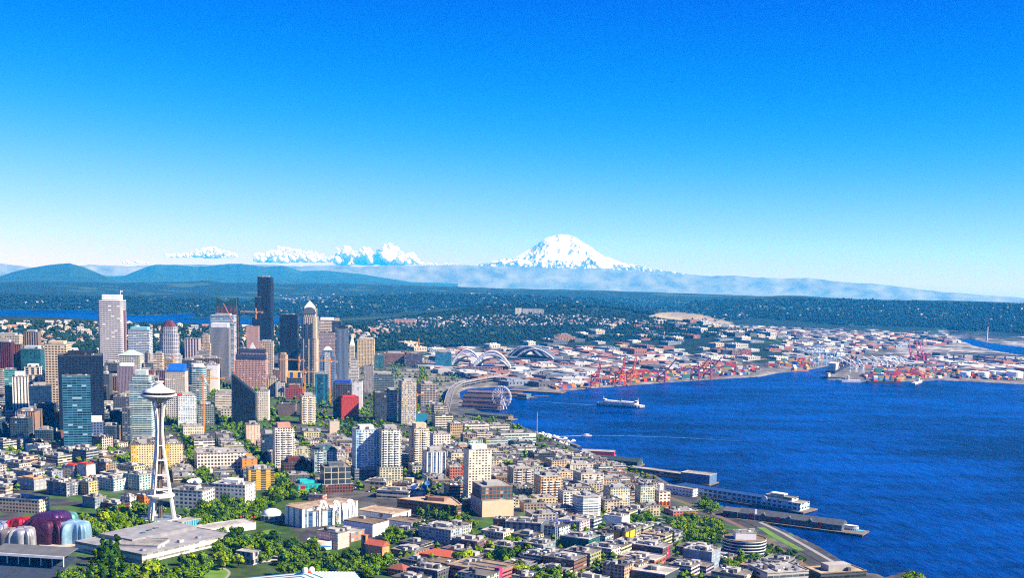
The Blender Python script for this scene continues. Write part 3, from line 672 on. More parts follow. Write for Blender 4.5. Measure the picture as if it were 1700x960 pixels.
T('slim navy tower with a cream block on its roof', 551, 567, 528, 622, curtain(NAVY), 0.9, roof='d', pent=0.3, penth=9, pmat=plain('cream block', CREAM, .8))
o = T('slender white tower ending in a tall pointed pyramid', 580, 589, 574, 622, grid((0.62, 0.58, 0.50), fh=4), 0.9, ref='the slender pointed tower', roof='l', pent=0, units=0)
a_, b_ = half_of(o); zt_ = top_of(o); bm = bmesh.new(); add_prism(bm, rect(2 * a_, 2 * b_), zt_, zt_ + 34, pts1=rect(.8, .8)); link('spire', finish(bm, 'spire', plain('pale spire', (.66, .63, .56), .7)), o)
T('cream tower with sharp even rows of windows standing alone', 593, 622, 560, 611, grid((0.66, 0.56, 0.40), (0.10, 0.05, 0.02), fh=4, bw=4.2, wu=.5, wv=.7), 0.8, ref='the lone cream tower', roof='l', pent=0.8, penth=4, pmat=plain('cream band', CREAM, .8))
o = T('blue glass tower with white bay and a rounded white crown', 531, 557, 580, 646, curtain((0.02, 0.07, 0.20), (.3, .4, .5)), 0.9, ref='the white crowned blue tower', roof='l', pent=0, units=0, steps=[(0.85, 1, 1), (1, .7, .7)])
a_, b_ = half_of(o); zt_ = top_of(o)
link('white_bay', box_mesh('white_bay', a_ * .7, 1.4, zt_ - 8, grid((.62, .68, .74), fh=4, bw=2.5), 2, 0, -b_ - .3), o)
link('crown', prism_mesh('crown', rect(a_ * 1.1, b_ * 1.1), zt_, zt_ + 9, WPAINT, pts1=rect(a_ * .35, b_ * .35)), o)
T('round topped tan tower with deep vertical fins', 462, 478.5, 585, 641, vstripe((0.36, 0.25, 0.18), (0.04, 0.03, 0.03), bw=3.6), 0.9, ref='the finned tan tower', plan=rounded, roof='t', pent=0.6, penth=5, pmat=plain('tan cap', TAN, .8), rib=4, rmat=plain('tan fin', (.5, .36, .25), .8))
T('low brown brick tower hugging the finned tan tower', 453, 466, 611, 648, grid((.24, .13, .10)), 0.9, roof='d', pent=0.4)
# broad pink office block with barrel roofs
P = place(392, 445.5, 594, 648, 0.75, 'D'); m1 = grid((0.50, 0.30, 0.25), (0.06, 0.025, 0.03), fh=3.9, bw=3.0, wu=.6, wv=.6)
o = building(P, m1, 'office_tower', 'broad pink granite block with dark barrel roofs and glass pyramid', 'tower', ref='the broad pink block', roof='d', pent=0, units=2)
a_, b_ = half_of(o); zt_ = top_of(o)
def barrel(w_, d_, z, h, mat, cy_=0, name='barrel_roof'):
    bm = bmesh.new(); n = 10; A = []
    for x in (-w_ / 2, w_ / 2):
        A.append([bm.verts.new((x, cy_ - d_ / 2 * math.cos(math.pi * i / n), z + h * math.sin(math.pi * i / n))) for i in range(n + 1)])
    for i in range(n): bm.faces.new((A[0][i], A[1][i], A[1][i + 1], A[0][i + 1]))
    bm.faces.new(A[0]); bm.faces.new(A[1][::-1]); return finish(bm, name, mat)
M_ = plain('dark slate roof', (0.02, 0.025, 0.05), 0.5)
link('barrel_roof', barrel(a_ * 2, b_ * .8, zt_, 12, M_, -b_ * .6), o)
link('upper_wall', prism_mesh('upper_wall', rect(a_ * 1.75, b_ * .9, a_ * .1, b_ * .5), zt_ - 1, zt_ + 14, m1), o)
link('barrel_roof', barrel(a_ * 1.75, b_ * .9, zt_ + 14, 11, M_, b_ * .5), o)
bm = bmesh.new(); add_prism(bm, rect(a_ * .62, a_ * .62, -a_ * .05, b_ * .8), zt_ + 14, zt_ + 42, pts1=rect(.8, .8, -a_ * .05, b_ * .8)); link('pyramid', finish(bm, 'pyramid', plain('glazed pyramid', (.45, .42, .45), .3)), o)
# --- left part of the core
T('tall maroon tower with dark vertical stripes', 1, 27, 563, 690, vstripe((0.13, 0.035, 0.05), (0.02, 0.012, 0.02), wu=.55), 0.8, ref='the maroon striped tower', roof='d', pent=0.5)
T('lower brown annex joined to the maroon striped tower', 25, 41, 571, 688, vstripe((0.22, 0.10, 0.09), (0.06, 0.03, 0.03)), 0.8, roof='d', pent=0)
T('wide pale office block seen over the maroon striped tower', -6, 39, 552, 640, grid((.5, .46, .38)), 0.5, roof='l')
T('brown tower with cream vertical strips on the skyline', 43, 70, 547, 632, vstripe((0.40, 0.30, 0.20), (0.03, 0.02, 0.04), bw=5, wu=.6), 0.8, ref='the brown and cream stripe tower', roof='g', pent=0.4)
T('teal glass tower with a pale mechanical deck', 39, 77, 573, 690, curtain((0.012, 0.08, 0.11), (.03, .12, .14)), 0.8, ref='the teal glass tower', roof='l', pent=0.6, penth=5, pmat=plain('pale deck', (.4, .5, .55), .6))
T('cream concrete hotel with a regular grid of dark windows', 79, 121, 565, 700, grid((0.66, 0.56, 0.42), (0.05, 0.03, 0.03), fh=4.2, bw=5.0, wu=.66, wv=.5), 0.85, ref='the cream grid hotel', name='hotel_tower', roof='l', pent=0.6, penth=5, pmat=plain('cream top', CREAM, .8))
T('huge dark navy tower with faint grid', 102, 173, 581, 733, curtain((0.008, 0.016, 0.034), (0.010, 0.020, 0.042), fh=4, bw=4.5, wu=.7, wv=.6, jit=.4, blinds=0), 0.7, zone='B', ref='the huge navy tower', roof='d', pent=0.4, penth=6, pmat=plain('black box', BLACK, .6), units=6)
T('rippled teal glass block set before the huge navy tower', 108, 152, 622, 752, hband((0.05, 0.18, 0.26), (0.012, 0.04, 0.075), fh=3.4, wv=.6, jit=.8), 0.35, zone='B', ref='the rippled glass block', roof='g', pent=0)
T('navy block with a cream bullnose cap and cream top band', 151, 172, 690, 742, grid((0.10, 0.14, 0.26), (0.02, 0.04, 0.08), fh=4, bw=4), 0.8, zone='B', ref='the cream capped navy block', roof='l', pent=0.8, penth=9, pmat=plain('cream cap', (.72, .64, .56), .7))
o = T('classic tower under a pale green hipped roof', 200, 239, 588, 652, grid((.50, .52, .50), (.04, .05, .06), fh=4, bw=3.4), 0.9, ref='the green hipped roof tower', roof='l', pent=0, units=0)
a_, b_ = half_of(o); zt_ = top_of(o); link('hip_roof', gable_mesh('hip_roof', a_ * 2, b_ * 2, zt_, 12, plain('verdigris roof', (.36, .48, .40), .7), hip=0.85), o)
T('tower with purple grey pinstripes and a white top slab', 197, 228, 602, 690, vstripe((0.30, 0.24, 0.27), (0.11, 0.08, 0.13), bw=2.4), 0.9, ref='the pinstriped tower', roof='l', pent=0.7, penth=5, pmat=WPAINT)
T('pale green glass apartment tower with a stepped top', 217, 258, 613, 735, hband((0.48, 0.62, 0.60), (0.05, 0.14, 0.18), fh=3.3, wv=.6), 0.8, name='apartment_tower', ref='the pale green apartment tower', roof='l', pent=0.6, penth=8, pmat=plain('pale green', (.48, .60, .56), .6), edge=3.3, emat=plain('pale slab', (.62, .70, .68), .7), steps=[(.9, 1, 1), (1, .75, .75)])
T('dark glass block with balconies beside the pale green apartment tower', 204, 220, 676, 738, condo((.10, .12, .14), (.03, .05, .07)), 1.0, name='apartment_tower', roof='g', pent=0)
T('grey round tower with conical top behind the white observation tower', 240, 257, 583, 640, vstripe((.40, .40, .42), (.08, .08, .1)), 1, plan=ellipse, roof='l', pent=0.3)
T('cream banded tower behind the white observation tower', 256, 273, 583, 652, hband((.66, .58, .48), (.12, .08, .07), fh=3.6), 1, ref='the cream banded tower', roof='l', pent=0.4)
o = T('cream hotel block with a sloping bright blue roof', 276, 313, 615, 694, grid((.66, .62, .54), (.06, .07, .1), fh=3.4, bw=3.2), 0.8, name='hotel_tower', ref='the blue roofed hotel', roof='l', pent=0, units=0)
a_, b_ = half_of(o); zt_ = top_of(o); bm = bmesh.new(); add_prism(bm, rect(a_ * 1.7, b_ * 1.9), zt_, [zt_ + 2, zt_ + 2, zt_ + 15, zt_ + 15]); link('slope_roof', finish(bm, 'slope_roof', plain('blue roof', (.012, .10, .42), .5)), o)
T('rounded teal glass tower with white floor bands and a white top', 313, 345, 603, 668, hband((.55, .60, .62), (.02, .10, .14), fh=4.2, wv=.66), 0.9, ref='the white banded teal tower', plan=rounded, roof='l', pent=0.6, penth=6, pmat=WPAINT)
T('white vertical striped tower on the skyline beside a beige one', 308, 334, 561, 632, vstripe((.66, .60, .62), (.05, .03, .09), bw=6.5, wu=.55), 0.8, ref='the white vertical stripe tower', roof='l', pent=0)
T('beige stepped tower behind the fine ribbed grey tower', 334, 351, 553, 626, grid((.55, .44, .32), fh=4), 0.8, roof='t', pent=0.4, steps=[(.8, 1, 1), (1, .75, .75)])
T('plain grey office block before the beige stepped tower', 327, 351, 582, 636, hband((.36, .34, .31), (.16, .15, .15), fh=4), 0.8, roof='g', pent=0)
T('white block with dark flank by the fine ribbed grey tower', 344, 365, 601, 650, plain('white render', (.74, .72, .72), .8, var=.1), 1.0, roof='l', pent=0.2)
T('beige rounded tower with a blue glass cap', -8, 19.5, 603, 690, hband((.58, .50, .42), (.05, .05, .06), fh=3.6), 0.9, ref='the blue capped beige tower', plan=rounded, roof='l', pent=0.8, penth=9, pmat=plain('blue glass cap', (.06, .25, .48), .3))
T('green glass apartment tower joined to the white pilaster tower', 11, 30, 611, 716, hband((.10, .28, .28), (.02, .10, .11), fh=3.3), 1.0, 'B', name='apartment_tower', roof='g', pent=0)
T('white tower of tall vertical pilasters with a white cap', 24, 49, 616, 720, vstripe((.76, .76, .76), (.05, .06, .08), bw=4.4, wu=.42), 0.8, 'B', name='apartment_tower', ref='the white pilaster tower', roof='l', pent=0.5, penth=8, pmat=WPAINT)
T('white postmodern tower with notched steps and black window bays', 40, 76, 603, 692, vstripe((.74, .70, .64), (.02, .03, .05), bw=9, wu=.5, wv=.9), 0.8, ref='the notched white tower', roof='l', pent=0.5, penth=5, pmat=WPAINT, steps=[(.84, 1, 1), (1, .8, .8)])
T('lower cream wing stepping down from the notched white tower', 70, 95, 614, 694, grid((.72, .66, .56), (.04, .04, .05), bw=5), 0.8, roof='l', pent=0, steps=[(.9, 1, 1), (1, .7, 1)])
T('dark blue glass block with rounded base wall', 49, 87, 634, 712, curtain((.012, .03, .075), (.02, .05, .11), fh=4), 0.7, 'B', ref='the dark blue glass block', roof='d', pent=0.3)
for x0, x1, c, s in ((217.5, 256, 'yellow and navy apartment tower beside the white observation tower', 0), (272, 303.5, 'yellow and blue apartment tower behind the white observation tower', 1)):
    o = T(c, x0, x1, 728, 780, grid((.66, .58, .36), (.05, .05, .06), fh=3, bw=3, wu=.4, wv=.45, stripe=((.70, .40, .03), 9, .25)), 0.9, 'B', name='apartment_tower', ref=('the yellow and blue towers' if s else 'the yellow and navy tower'), roof='g', pent=0.2)
    a_, b_ = half_of(o); zt_ = top_of(o)
    link('blue_corner', box_mesh('blue_corner', a_ * .3, b_ * 2.03, zt_ - 3, grid((.02, .14, .48) if s else (.03, .05, .11), fh=3, bw=3), 0, a_ * .88 if s else -a_ * .88, 0), o)
    link('yellow_edge', box_mesh('yellow_edge', a_ * .2, b_ * 2.06, zt_ - 2.5, plain('yellow render', YELLOW, .7), 0, a_ * 1.1 if s else -a_ * .62, 0), o)
o = T('white and pale blue apartment tower with a red corner sign', 295, 326, 650, 708, condo((.62, .68, .74), (.10, .20, .30)), 0.8, 'B', name='apartment_tower', ref='the white tower with red corner', roof='l', pent=0.4, units=3, edge=3, emat=plain('pale slab', (.7, .73, .76), .7))
a_, b_ = half_of(o); zt_ = top_of(o); link('corner_sign', box_mesh('corner_sign', 6, 6, 5, plain('red sign', RED, .5), zt_ - 6, -a_ * .85, -b_ * .8), o)
T('dark gridded office block behind the orange tower crane mast', 327, 357, 665, 706, grid((.20, .23, .22), (.03, .05, .05), fh=3.4, bw=3, wu=.75), 0.8, 'B', ref='the dark gridded block', roof='d')
T('long white department store with ribbon windows', 358, 393, 646, 682, hband((.74, .70, .62), (.20, .16, .12), fh=4.5, wv=.35), 0.9, ref='the white department store', name='store_building', cat='building', roof='l')
T('low white wing of the department store', 367, 393, 676, 697, grid((.74, .70, .62), fh=4.5, bw=5), 0.6, name='store_building', cat='building', roof='l', pent=0)
# black wedge with the slanted roof
P = place(386, 428, 620, 708, 0.7, 'D'); o = empty('office_tower', (P['x'], P['y'], P['g']), P['yaw']); tag(o, 'black wedge tower with a steeply slanted roof line', 'tower'); foot(P); REFS.append((P['x'], P['y'], 'the black wedge tower'))
pts = rect(P['w'], P['d']); hL, hR = P['h'], P['h'] * .62
bm = bmesh.new(); add_prism(bm, pts, -3, [hL, hR, hR * .98, hL * .98]); link('wall', finish(bm, 'wall', curtain((.010, .016, .026), (.014, .02, .032), blinds=0, jit=.3)), o)
link('glass_edge', prism_mesh('glass_edge', rect(1.2, P['d'] * 1.02, -P['w'] / 2 - .4, 0), -3, hL * 1.0, plain('greenish edge', (.05, .10, .10), .3)), o)
link('roof', box_mesh('roof', 8, 6, 3, METAL, hR, P['w'] * .4, P['d'] * .2), o)
T('white apartment tower against the black wedge', 428, 448, 643, 699, grid((.76, .72, .68), (.10, .09, .09), fh=3, bw=3.4, wu=.45, wv=.5), 0.9, name='apartment_tower', ref='the white tower against the wedge', roof='l', pent=0.4)
T('cream tower with scalloped bays before the broad pink block', 446, 461, 624, 658, vstripe((.68, .60, .44), (.2, .15, .1)), 0.9, ref='the scalloped cream tower', roof='l', pent=0.4)
T('white office block beside the scalloped cream tower', 458, 474, 634, 660, grid((.70, .70, .72), fh=4), 0.9, roof='l', pent=0)
T('brick block with stepped shadow under the yellow crane', 474, 504, 637, 664, grid((.36, .08, .07), (.05, .02, .02)), 0.7, ref='the stepped brick block', cat='building', name='brick_building', roof='t', pent=0, steps=[(.8, 1, 1), (1, .6, 1)])
T('white apartment tower with brown window bands beside low roofs', 498, 523.5, 651, 705, condo((.72, .64, .50), (.10, .06, .04), bw=3), 0.9, 'B', name='apartment_tower', ref='the brown banded white tower', roof='l', pent=0.5, balc=2)
T('plain grey brown theatre block with a dark roof', 462, 493, 668, 692, plain('grey brown wall', (.15, .11, .10), .9), 0.9, cat='building', name='theatre_building', ref='the grey brown theatre', roof='d', pent=0, units=4)
T('pink concrete apartment block with rounded corner', 407, 431.5, 698, 740, grid((.66, .50, .44), (.2, .12, .1), fh=3, bw=4.5, wu=.35, wv=.4), 0.9, 'B', name='apartment_tower', ref='the pink apartment block', roof='l', pent=0.3)
T('cream apartment tower with a salmon roof terrace', 453, 488, 700, 778, condo((.66, .55, .40), (.07, .07, .07), bw=3.2, stripe=((.72, .66, .56), 2, .5)), 0.85, 'B', name='apartment_tower', ref='the salmon roofed cream tower', roof='l', pent=0.55, penth=6, pmat=plain('salmon box', (.62, .25, .18), .8), balc=3)
T('dark blue glass block behind the salmon roofed cream tower', 433, 458, 713, 766, curtain((.015, .035, .07), (.03, .05, .09)), 0.9, 'B', roof='g', pent=0.3)
T('red cube building with a bright red flat roof', 562, 595.5, 655, 699, plain('red mottled cladding', (.36, .035, .025), .7, var=.45, scale=.5), 0.9, 'B', cat='building', name='red_building', ref='the red cube', roof='d', pent=0.85, penth=2, pmat=plain('red roof', (.66, .02, .02), .6), units=0)
T('white slab tower with grey flank behind the red cube', 583, 602, 628, 681, vstripe((.70, .72, .78), (.5, .52, .58), bw=8, wu=.3, blinds=0), 0.9, ref='the white slab tower', roof='l', pent=0.2)
T('black and cyan glass tower with white floor plates', 523, 545, 616, 672, curtain((.02, .10, .16), (.02, .03, .05), stripe=((.03, .36, .52), 5, .25)), 0.9, ref='the black and cyan tower', roof='l', pent=0.5, penth=4)
T('unfinished dark tower with blue formwork at its top', 553, 585, 630, 697, grid((.10, .11, .14), (.015, .025, .04), fh=3.4, bw=4, wu=.8, wv=.7), 0.9, ref='the unfinished blue topped tower', roof='g', pent=0.9, penth=5, pmat=plain('blue formwork', (.02, .06, .34), .7), units=6)
T('unfinished tower with yellow and blue climbing panels', 476, 503, 616, 660, grid((.10, .11, .13), (.02, .03, .05), wu=.8, wv=.7), 0.9, ref='the unfinished yellow topped tower', roof='g', pent=0.95, penth=14, pmat=grid((.70, .40, .02), (.03, .10, .40), fh=13, bw=15, wu=.35, wv=.9, blinds=0), units=4)
T('windowless beige block beside low blue gables', 545, 563.5, 697, 720, plain('beige wall', (.50, .42, .32), .9, var=.1), 0.8, 'B', cat='building', name='storage_building', roof='t', pent=0)
o = T('blue grey exhibition shed with stepped gables', 499, 532, 708, 722, plain('blue grey wall', (.28, .36, .46), .7), 0.6, 'B', cat='building', name='exhibition_shed', roof='g', pent=0, units=0)
T('white and sky blue apartment tower with a grey garage base', 584, 628, 703, 798, condo((.70, .74, .78), (.10, .22, .34), stripe=((.30, .50, .66), 6, .3)), 0.85, 'B', name='apartment_tower', ref='the sky blue apartment tower', roof='l', pent=0.45, penth=5, pmat=WPAINT, balc=2, lower=None, podium=(1.12, 1.15, 17, hband((.22, .24, .27), (.05, .06, .08), fh=3.4)))
T('cream and green apartment tower with planted terraces', 627, 664.5, 704, 801, condo((.58, .58, .48), (.08, .12, .11), stripe=((.72, .68, .56), 4, .5)), 0.85, 'B', name='apartment_tower', ref='the planted terrace tower', roof='l', pent=0.5, balc=3, podium=(1.22, 1.2, 22, condo((.52, .52, .44), (.08, .11, .11))))
T('cream tower with a bowed crown and red lower corner', 677, 712.5, 700, 782, condo((.68, .58, .42), (.08, .08, .08), bw=3), 0.9, 'B', name='apartment_tower', ref='the bowed cream tower', plan=oct_(.14), roof='l', pent=0.6, penth=7, pmat=plain('cream crown', CREAM, .8), balc=2)
T('blue grey apartment tower with white pilasters', 701, 739, 740, 800, vstripe((.62, .66, .72), (.05, .09, .16), bw=6, wu=.55), 0.9, 'B', name='apartment_tower', ref='the white pilaster blue tower', roof='l', pent=0.5, penth=5, rib=9)
T('tall white apartment slab with a grid of square windows', 768, 814.5, 735, 838, condo((.76, .70, .60), (.09, .08, .07), bw=3.6, wu=.55, wv=.5), 0.75, 'B', name='apartment_tower', ref='the tall white slab', roof='l', pent=0.55, penth=5, pmat=plain('white top', WHITE, .8), edge=0, podium=(1.05, 1.5, 9, grid((.6, .55, .48))))
T('tower with rainbow painted panels between grey edges', 661, 690.5, 627, 706, grid((.40, .36, .34), (.06, .10, .18), fh=3.2, bw=2.6, stripe=((.5, .42, .16), 3, .33), blinds=.3), 0.9, 'B', name='apartment_tower', ref='the rainbow panel tower', roof='l', pent=0.5, penth=4)
T('white apartment tower behind the planted terrace tower', 637, 659, 643, 700, hband((.74, .72, .68), (.08, .10, .14), fh=3.2), 0.9, 'B', name='apartment_tower', ref='the white ribbon apartment tower', roof='l', pent=0.4)
T('dark slab tower shading the white ribbon apartment tower', 619, 642, 650, 702, curtain((.03, .04, .06), (.05, .06, .08)), 0.9, 'B', name='apartment_tower', roof='d', pent=0)
T('dark grey office block with a cream flank', 620, 655, 617, 654, hband((.16, .19, .2), (.03, .06, .06), fh=4), 0.8, ref='the dark grey office block', roof='g')
T('plain grey slim tower before the lone cream tower', 604, 620, 606, 652, vstripe((.34, .31, .29), (.24, .22, .21), blinds=0), 0.9, roof='g', pent=0)
T('white stepped block with a small dome', 579, 596, 594, 640, hband((.72, .72, .72), (.1, .12, .15)), 1, ref='the domed white block', roof='l', steps=[(.7, 1, 1), (1, .6, .6)], pent=0.3)
T('teal glass prism beyond the lone cream tower', 622, 638, 588, 612, curtain((.02, .14, .16)), 0.9, cat='building', name='office_building', roof='g', pent=0)
T('concrete frame under construction behind an orange crane', 692, 726, 632, 676, grid((.40, .33, .27), (.04, .05, .07), fh=3.6, bw=6, wu=.85, wv=.66), 0.9, 'B', cat='building', name='unfinished_building', ref='the unfinished concrete frame', roof='g', pent=0.3)
T('solid teal box beside the unfinished frame', 687, 709.5, 684, 706, plain('teal cladding', (.01, .16, .26), .6), 0.8, 'B', cat='building', name='teal_building', ref='the solid teal box', roof='g', pent=0)
T('blue glass cube before the white arched stadium', 722, 749, 582, 612, curtain((.02, .13, .24), (.05, .16, .24)), 0.8, cat='building', name='office_building', ref='the blue glass cube', roof='g', pent=0.3)
T('dark unfinished block with a white lift shaft', 674, 701, 584, 610, grid((.10, .08, .10), (.03, .03, .05)), 0.8, cat='building', name='unfinished_building', roof='g', pent=0.2)
T('brown terraced block between far downtown roofs', 637, 672, 583, 606, grid((.24, .13, .10), (.05, .03, .04)), 0.8, cat='building', name='office_building', roof='t')
# ------------------------------------------------------------------ the nearer quarters: apartment blocks, halls, houses
def H(label, x0, x1, yt, yb, mat, ratio=0.8, zone='S', name='apartment_block', cat='building', ref=None, pent=0.12, penth=3, units=5, **k):
    return building(place(x0, x1, yt, yb, ratio, zone), mat, name, label, cat, ref=ref, pent=pent, penth=penth, units=units, **k)
# Belltown and the slope to the water
H('dark brick block with green roof garden above a tan base', 782, 850, 793, 859, grid((.20, .09, .06), (.03, .09, .11), fh=4, bw=4, wu=.72, wv=.7), 1.0, 'B', name='office_block', ref='the roof garden brick block', roof='l', pent=.3, podium=(1.02, 1.25, 22, plain('tan stone', (.62, .48, .32), .8, var=.1)))
H('tan apartment tower with orange striped bays facing the sun', 885, 932, 781, 838, condo((.60, .47, .32), (.07, .06, .05), bw=3.4, stripe=((.62, .30, .10), 4, .25)), .9, 'B', name='apartment_tower', ref='the orange striped apartment tower', roof='l', balc=3)
H('dark grey apartment tower beside the roof garden brick block', 841, 886, 768, 820, condo((.24, .20, .17), (.06, .06, .06), stripe=((.52, .44, .34), 3, .3)), .9, 'B', name='apartment_tower', ref='the dark grey apartment tower', roof='l', balc=2)
H('faceted white apartment tower with glass corner balconies', 946, 999, 813, 867, hband((.70, .72, .70), (.10, .16, .20), fh=3, wv=.55), .9, 'B', name='apartment_tower', ref='the faceted white apartment tower', plan=lambda w_, d_: rect(w_, d_, ch=.2 * min(w_, d_)), roof='l', edge=3)
H('white apartment tower half hidden by the faceted white one', 925, 962, 806, 848, condo((.66, .66, .62), (.08, .10, .12)), .9, 'B', name='apartment_tower', roof='l', balc=2)
H('grey apartment block of square bays near the old pier road', 950, 1002, 776, 815, condo((.58, .54, .46), (.06, .06, .06), bw=5), .9, 'B', name='apartment_tower', ref='the square bay block', roof='l', balc=3)
H('cream apartment tower with blue grey windows and penthouse domes', 1000, 1045, 800, 848, condo((.64, .60, .46), (.12, .20, .26), bw=3), .9, 'B', name='apartment_tower', ref='the cream domed apartment tower', roof='l', pent=.4)
H('pale green apartment tower beside the white fire tower building', 1053, 1086, 799, 842, condo((.55, .58, .48), (.10, .15, .16), bw=3), .9, 'B', name='apartment_tower', ref='the pale green corner tower', roof='l', pent=.35)
H('low stone terrace of flats below the pale green apartment tower', 1060, 1096, 830, 857, condo((.48, .42, .32), (.08, .08, .08)), .8, 'B', roof='g')
P = place(1085, 1112, 812, 841, 1.0, 'B')
o = building(P, grid((.76, .73, .68), (.16, .08, .06), fh=4, bw=5), 'fire_station', 'white building with brick red base and small open turret', 'building', ref='the white turreted building', pent=0, units=0, roof='l', lower=None)
a_, b_ = half_of(o); zt_ = top_of(o)
link('red_base', prism_mesh('red_base', rect(2 * a_ + .3, 2 * b_ + .3), -2, 7, grid((.5, .10, .03), (.08, .03, .02), fh=7, bw=5)), o)
bm = bmesh.new()
for sx in (-1, 1):
    for sy in (-1, 1): add_prism(bm, rect(1.2, 1.2, sx * 2.2 - a_ * .3, sy * 2.2), zt_, zt_ + 8)
add_prism(bm, rect(6.4, 6.4, -a_ * .3, 0), zt_ + 8, zt_ + 9.5, bottom=True); link('turret', finish(bm, 'turret', WPAINT), o)
H('red brick warehouse with long pale roof by the railway', 1101, 1158, 840, 859, grid((.46, .14, .09), (.10, .05, .04), fh=4.4, bw=4), .8, 'B', name='warehouse', roof='l', pent=0, ref='the red brick warehouse')
H('orange box building with a dark recess in its face', 998, 1055, 868, 902, vstripe((.70, .36, .03), (.10, .04, .02), bw=14, wu=.16, blinds=0), .9, 'S', name='storage_building', ref='the orange box', roof='g', units=9)
H('windowless white box behind the orange box', 1000, 1045, 850, 880, plain('white wall', (.78, .77, .75), .8, var=.08), .9, 'S', name='storage_building', ref='the windowless white box', roof='l', pent=0)
H('block wrapped in green scaffold netting beside the blue crane', 929, 996, 878, 915, curtain((.012, .09, .085), (.02, .12, .11), fh=3, blinds=0), .8, 'S', name='scaffolded_block', ref='the green netted block', roof='l', units=8)
H('dark brick apartment block with red end wall and white roof', 1045, 1116, 892, 928, condo((.12, .07, .08), (.04, .06, .08), stripe=((.5, .02, .03), 12, .1)), .7, 'S', ref='the red ended brick block', roof='l')
H('slate blue apartment block with a busy pale roof', 1133, 1195, 900, 945, condo((.20, .25, .32), (.30, .36, .40), bw=4), .8, 'S', ref='the slate blue block', roof='l', units=9)
H('long low brick block with flat grey roof above parked cars', 1025, 1105, 910, 938, grid((.34, .12, .08), (.06, .03, .03)), .7, 'S', roof='l')
o = H('square hall with a broad white roof on slim white columns', 1042, 1127, 930, 968, plain('shaded glass wall', (.05, .07, .08), .3), .9, 'S', name='exhibition_hall', ref='the columned white hall', roof='l', pent=.08, units=1)
a_, b_ = half_of(o); zt_ = top_of(o) - 5
bm = bmesh.new(); add_prism(bm, rect(a_ * 2.2, b_ * 2.2), zt_ - 1, zt_ + .6, bottom=True); link('roof_slab', finish(bm, 'roof_slab', ROOF_L), o)
for i in range(9):
    for q in ((-1.05 + .2625 * i, -1.06), (1.06, -1.05 + .2625 * i)): link('column', box_mesh('column', 1.1, 1.1, zt_ - 1, WPAINT, 0, q[0] * a_, q[1] * b_), o)
H('grey concave apartment crescent with white roofs', 871, 925, 842, 870, condo((.34, .32, .29), (.08, .07, .07), stripe=((.55, .5, .42), 3, .3)), .8, 'B', ref='the grey crescent', roof='l')
H('navy apartment block with planted pergola roof', 838, 906, 854, 893, vstripe((.11, .13, .17), (.03, .05, .08), bw=6, wu=.4), .7, 'E', ref='the pergola roofed navy block', roof='l', units=8)
H('brown brick end block joined to the navy apartment block', 818, 842, 858, 884, grid((.34, .17, .09), (.05, .04, .04), bw=5), .8, 'E', roof='g', pent=0)
H('teal grey apartment block with white roof boxes near the blue crane', 860, 922, 888, 923, condo((.20, .26, .27), (.12, .20, .22), bw=4), .9, 'S', ref='the teal grey block', roof='l', units=8)
H('cream row houses with pitched white roofs', 798, 853, 870, 897, condo((.68, .60, .42), (.12, .10, .08)), .8, 'S', name='row_houses', ref='the cream row houses', roof='l', units=7)
H('maroon brick apartment block with stepped bays', 749, 810, 883, 917, condo((.18, .07, .08), (.06, .06, .08), bw=4), .7, 'S', ref='the maroon apartment block', roof='l')
H('long grey apartment block stepping down with roof terraces', 695, 779, 860, 907, condo((.30, .34, .37), (.10, .14, .17), stripe=((.52, .46, .30), 8, .2)), .9, 'S', ref='the long grey terraced block', roof='l', units=12)
H('narrow yellow grey wing at the end of the long grey block', 694, 716, 868, 899, condo((.46, .40, .24), (.08, .10, .1)), .8, 'S', roof='d', pent=0)
# church, brick halls, garages
P = place(606, 646, 900, 937, .55, 'S'); o = building(P, vstripe((.60, .24, .09), (.5, .36, .24), bw=3, wu=.35, blinds=0), 'church', 'orange brick church with red roof and square bell tower', 'building', pent=0, units=0, ref='the red roofed church')
a_, b_ = half_of(o); zt_ = top_of(o); RT = plain('red tile roof', (.44, .10, .055), .85, var=.25, scale=.6)
link('tile_roof', gable_mesh('tile_roof', a_ * 2, b_ * 2, zt_, 5, RT, along='x'), o)
link('bell_tower', prism_mesh('bell_tower', rect(6, 6, -a_ - 3.2, -b_ * .3), -3, zt_ + 9, grid((.34, .14, .07), (.05, .03, .03), fh=6, bw=6, wu=.3)), o)
link('front_wing', prism_mesh('front_wing', rect(a_ * .5, 8, a_ * .2, -b_ - 4), -2, 6, grid((.5, .18, .07), (.05, .03, .03))), o)
H('brick school block with a wide white roof and courtyard', 648, 713, 899, 929, grid((.48, .22, .11), (.10, .06, .04), bw=4), .9, 'S', name='school_building', ref='the white roofed school', roof='l', units=7, pent=.25)
def hip_house(label, x0, x1, yt, yb, wall, roofm, ratio=.7, name='house', ref=None, hip=1.0, rh=5, zone='S'):
    P = place(x0, x1, yt, yb, ratio, zone); P['h'] = max(5, P['h'] - rh); o = building(P, wall, name, label, 'building', pent=0, units=0, ref=ref, par=.3)
    a, b = half_of(o); link('hip_roof', gable_mesh('hip_roof', a * 2, b * 2, top_of(o), rh, roofm, hip=hip), o); return o
hip_house('brick hall with terracotta hipped roof and white ridge deck', 697, 773, 905, 935, grid((.42, .17, .08), (.10, .05, .04), bw=4), RT, .55, 'brick_hall', 'the terracotta hipped hall')
hip_house('small square house with dark red hipped roof', 644, 683, 931, 961, grid((.50, .20, .10), (.06, .04, .03)), plain('dark tile roof', (.24, .075, .05), .85, var=.25, scale=.6), .8, 'house', 'the dark red hipped house', .95, 5)
P = place(740, 862, 924, 972, .75, 'S'); o = building(P, hband((.46, .12, .13), (.03, .02, .02), fh=3.2, wv=.4), 'parking_garage', 'pink red parking garage with open decks and bare concrete roof', 'building', pent=0, units=3, roof='t', ref='the pink parking garage')
a_, b_ = half_of(o); zt_ = top_of(o)
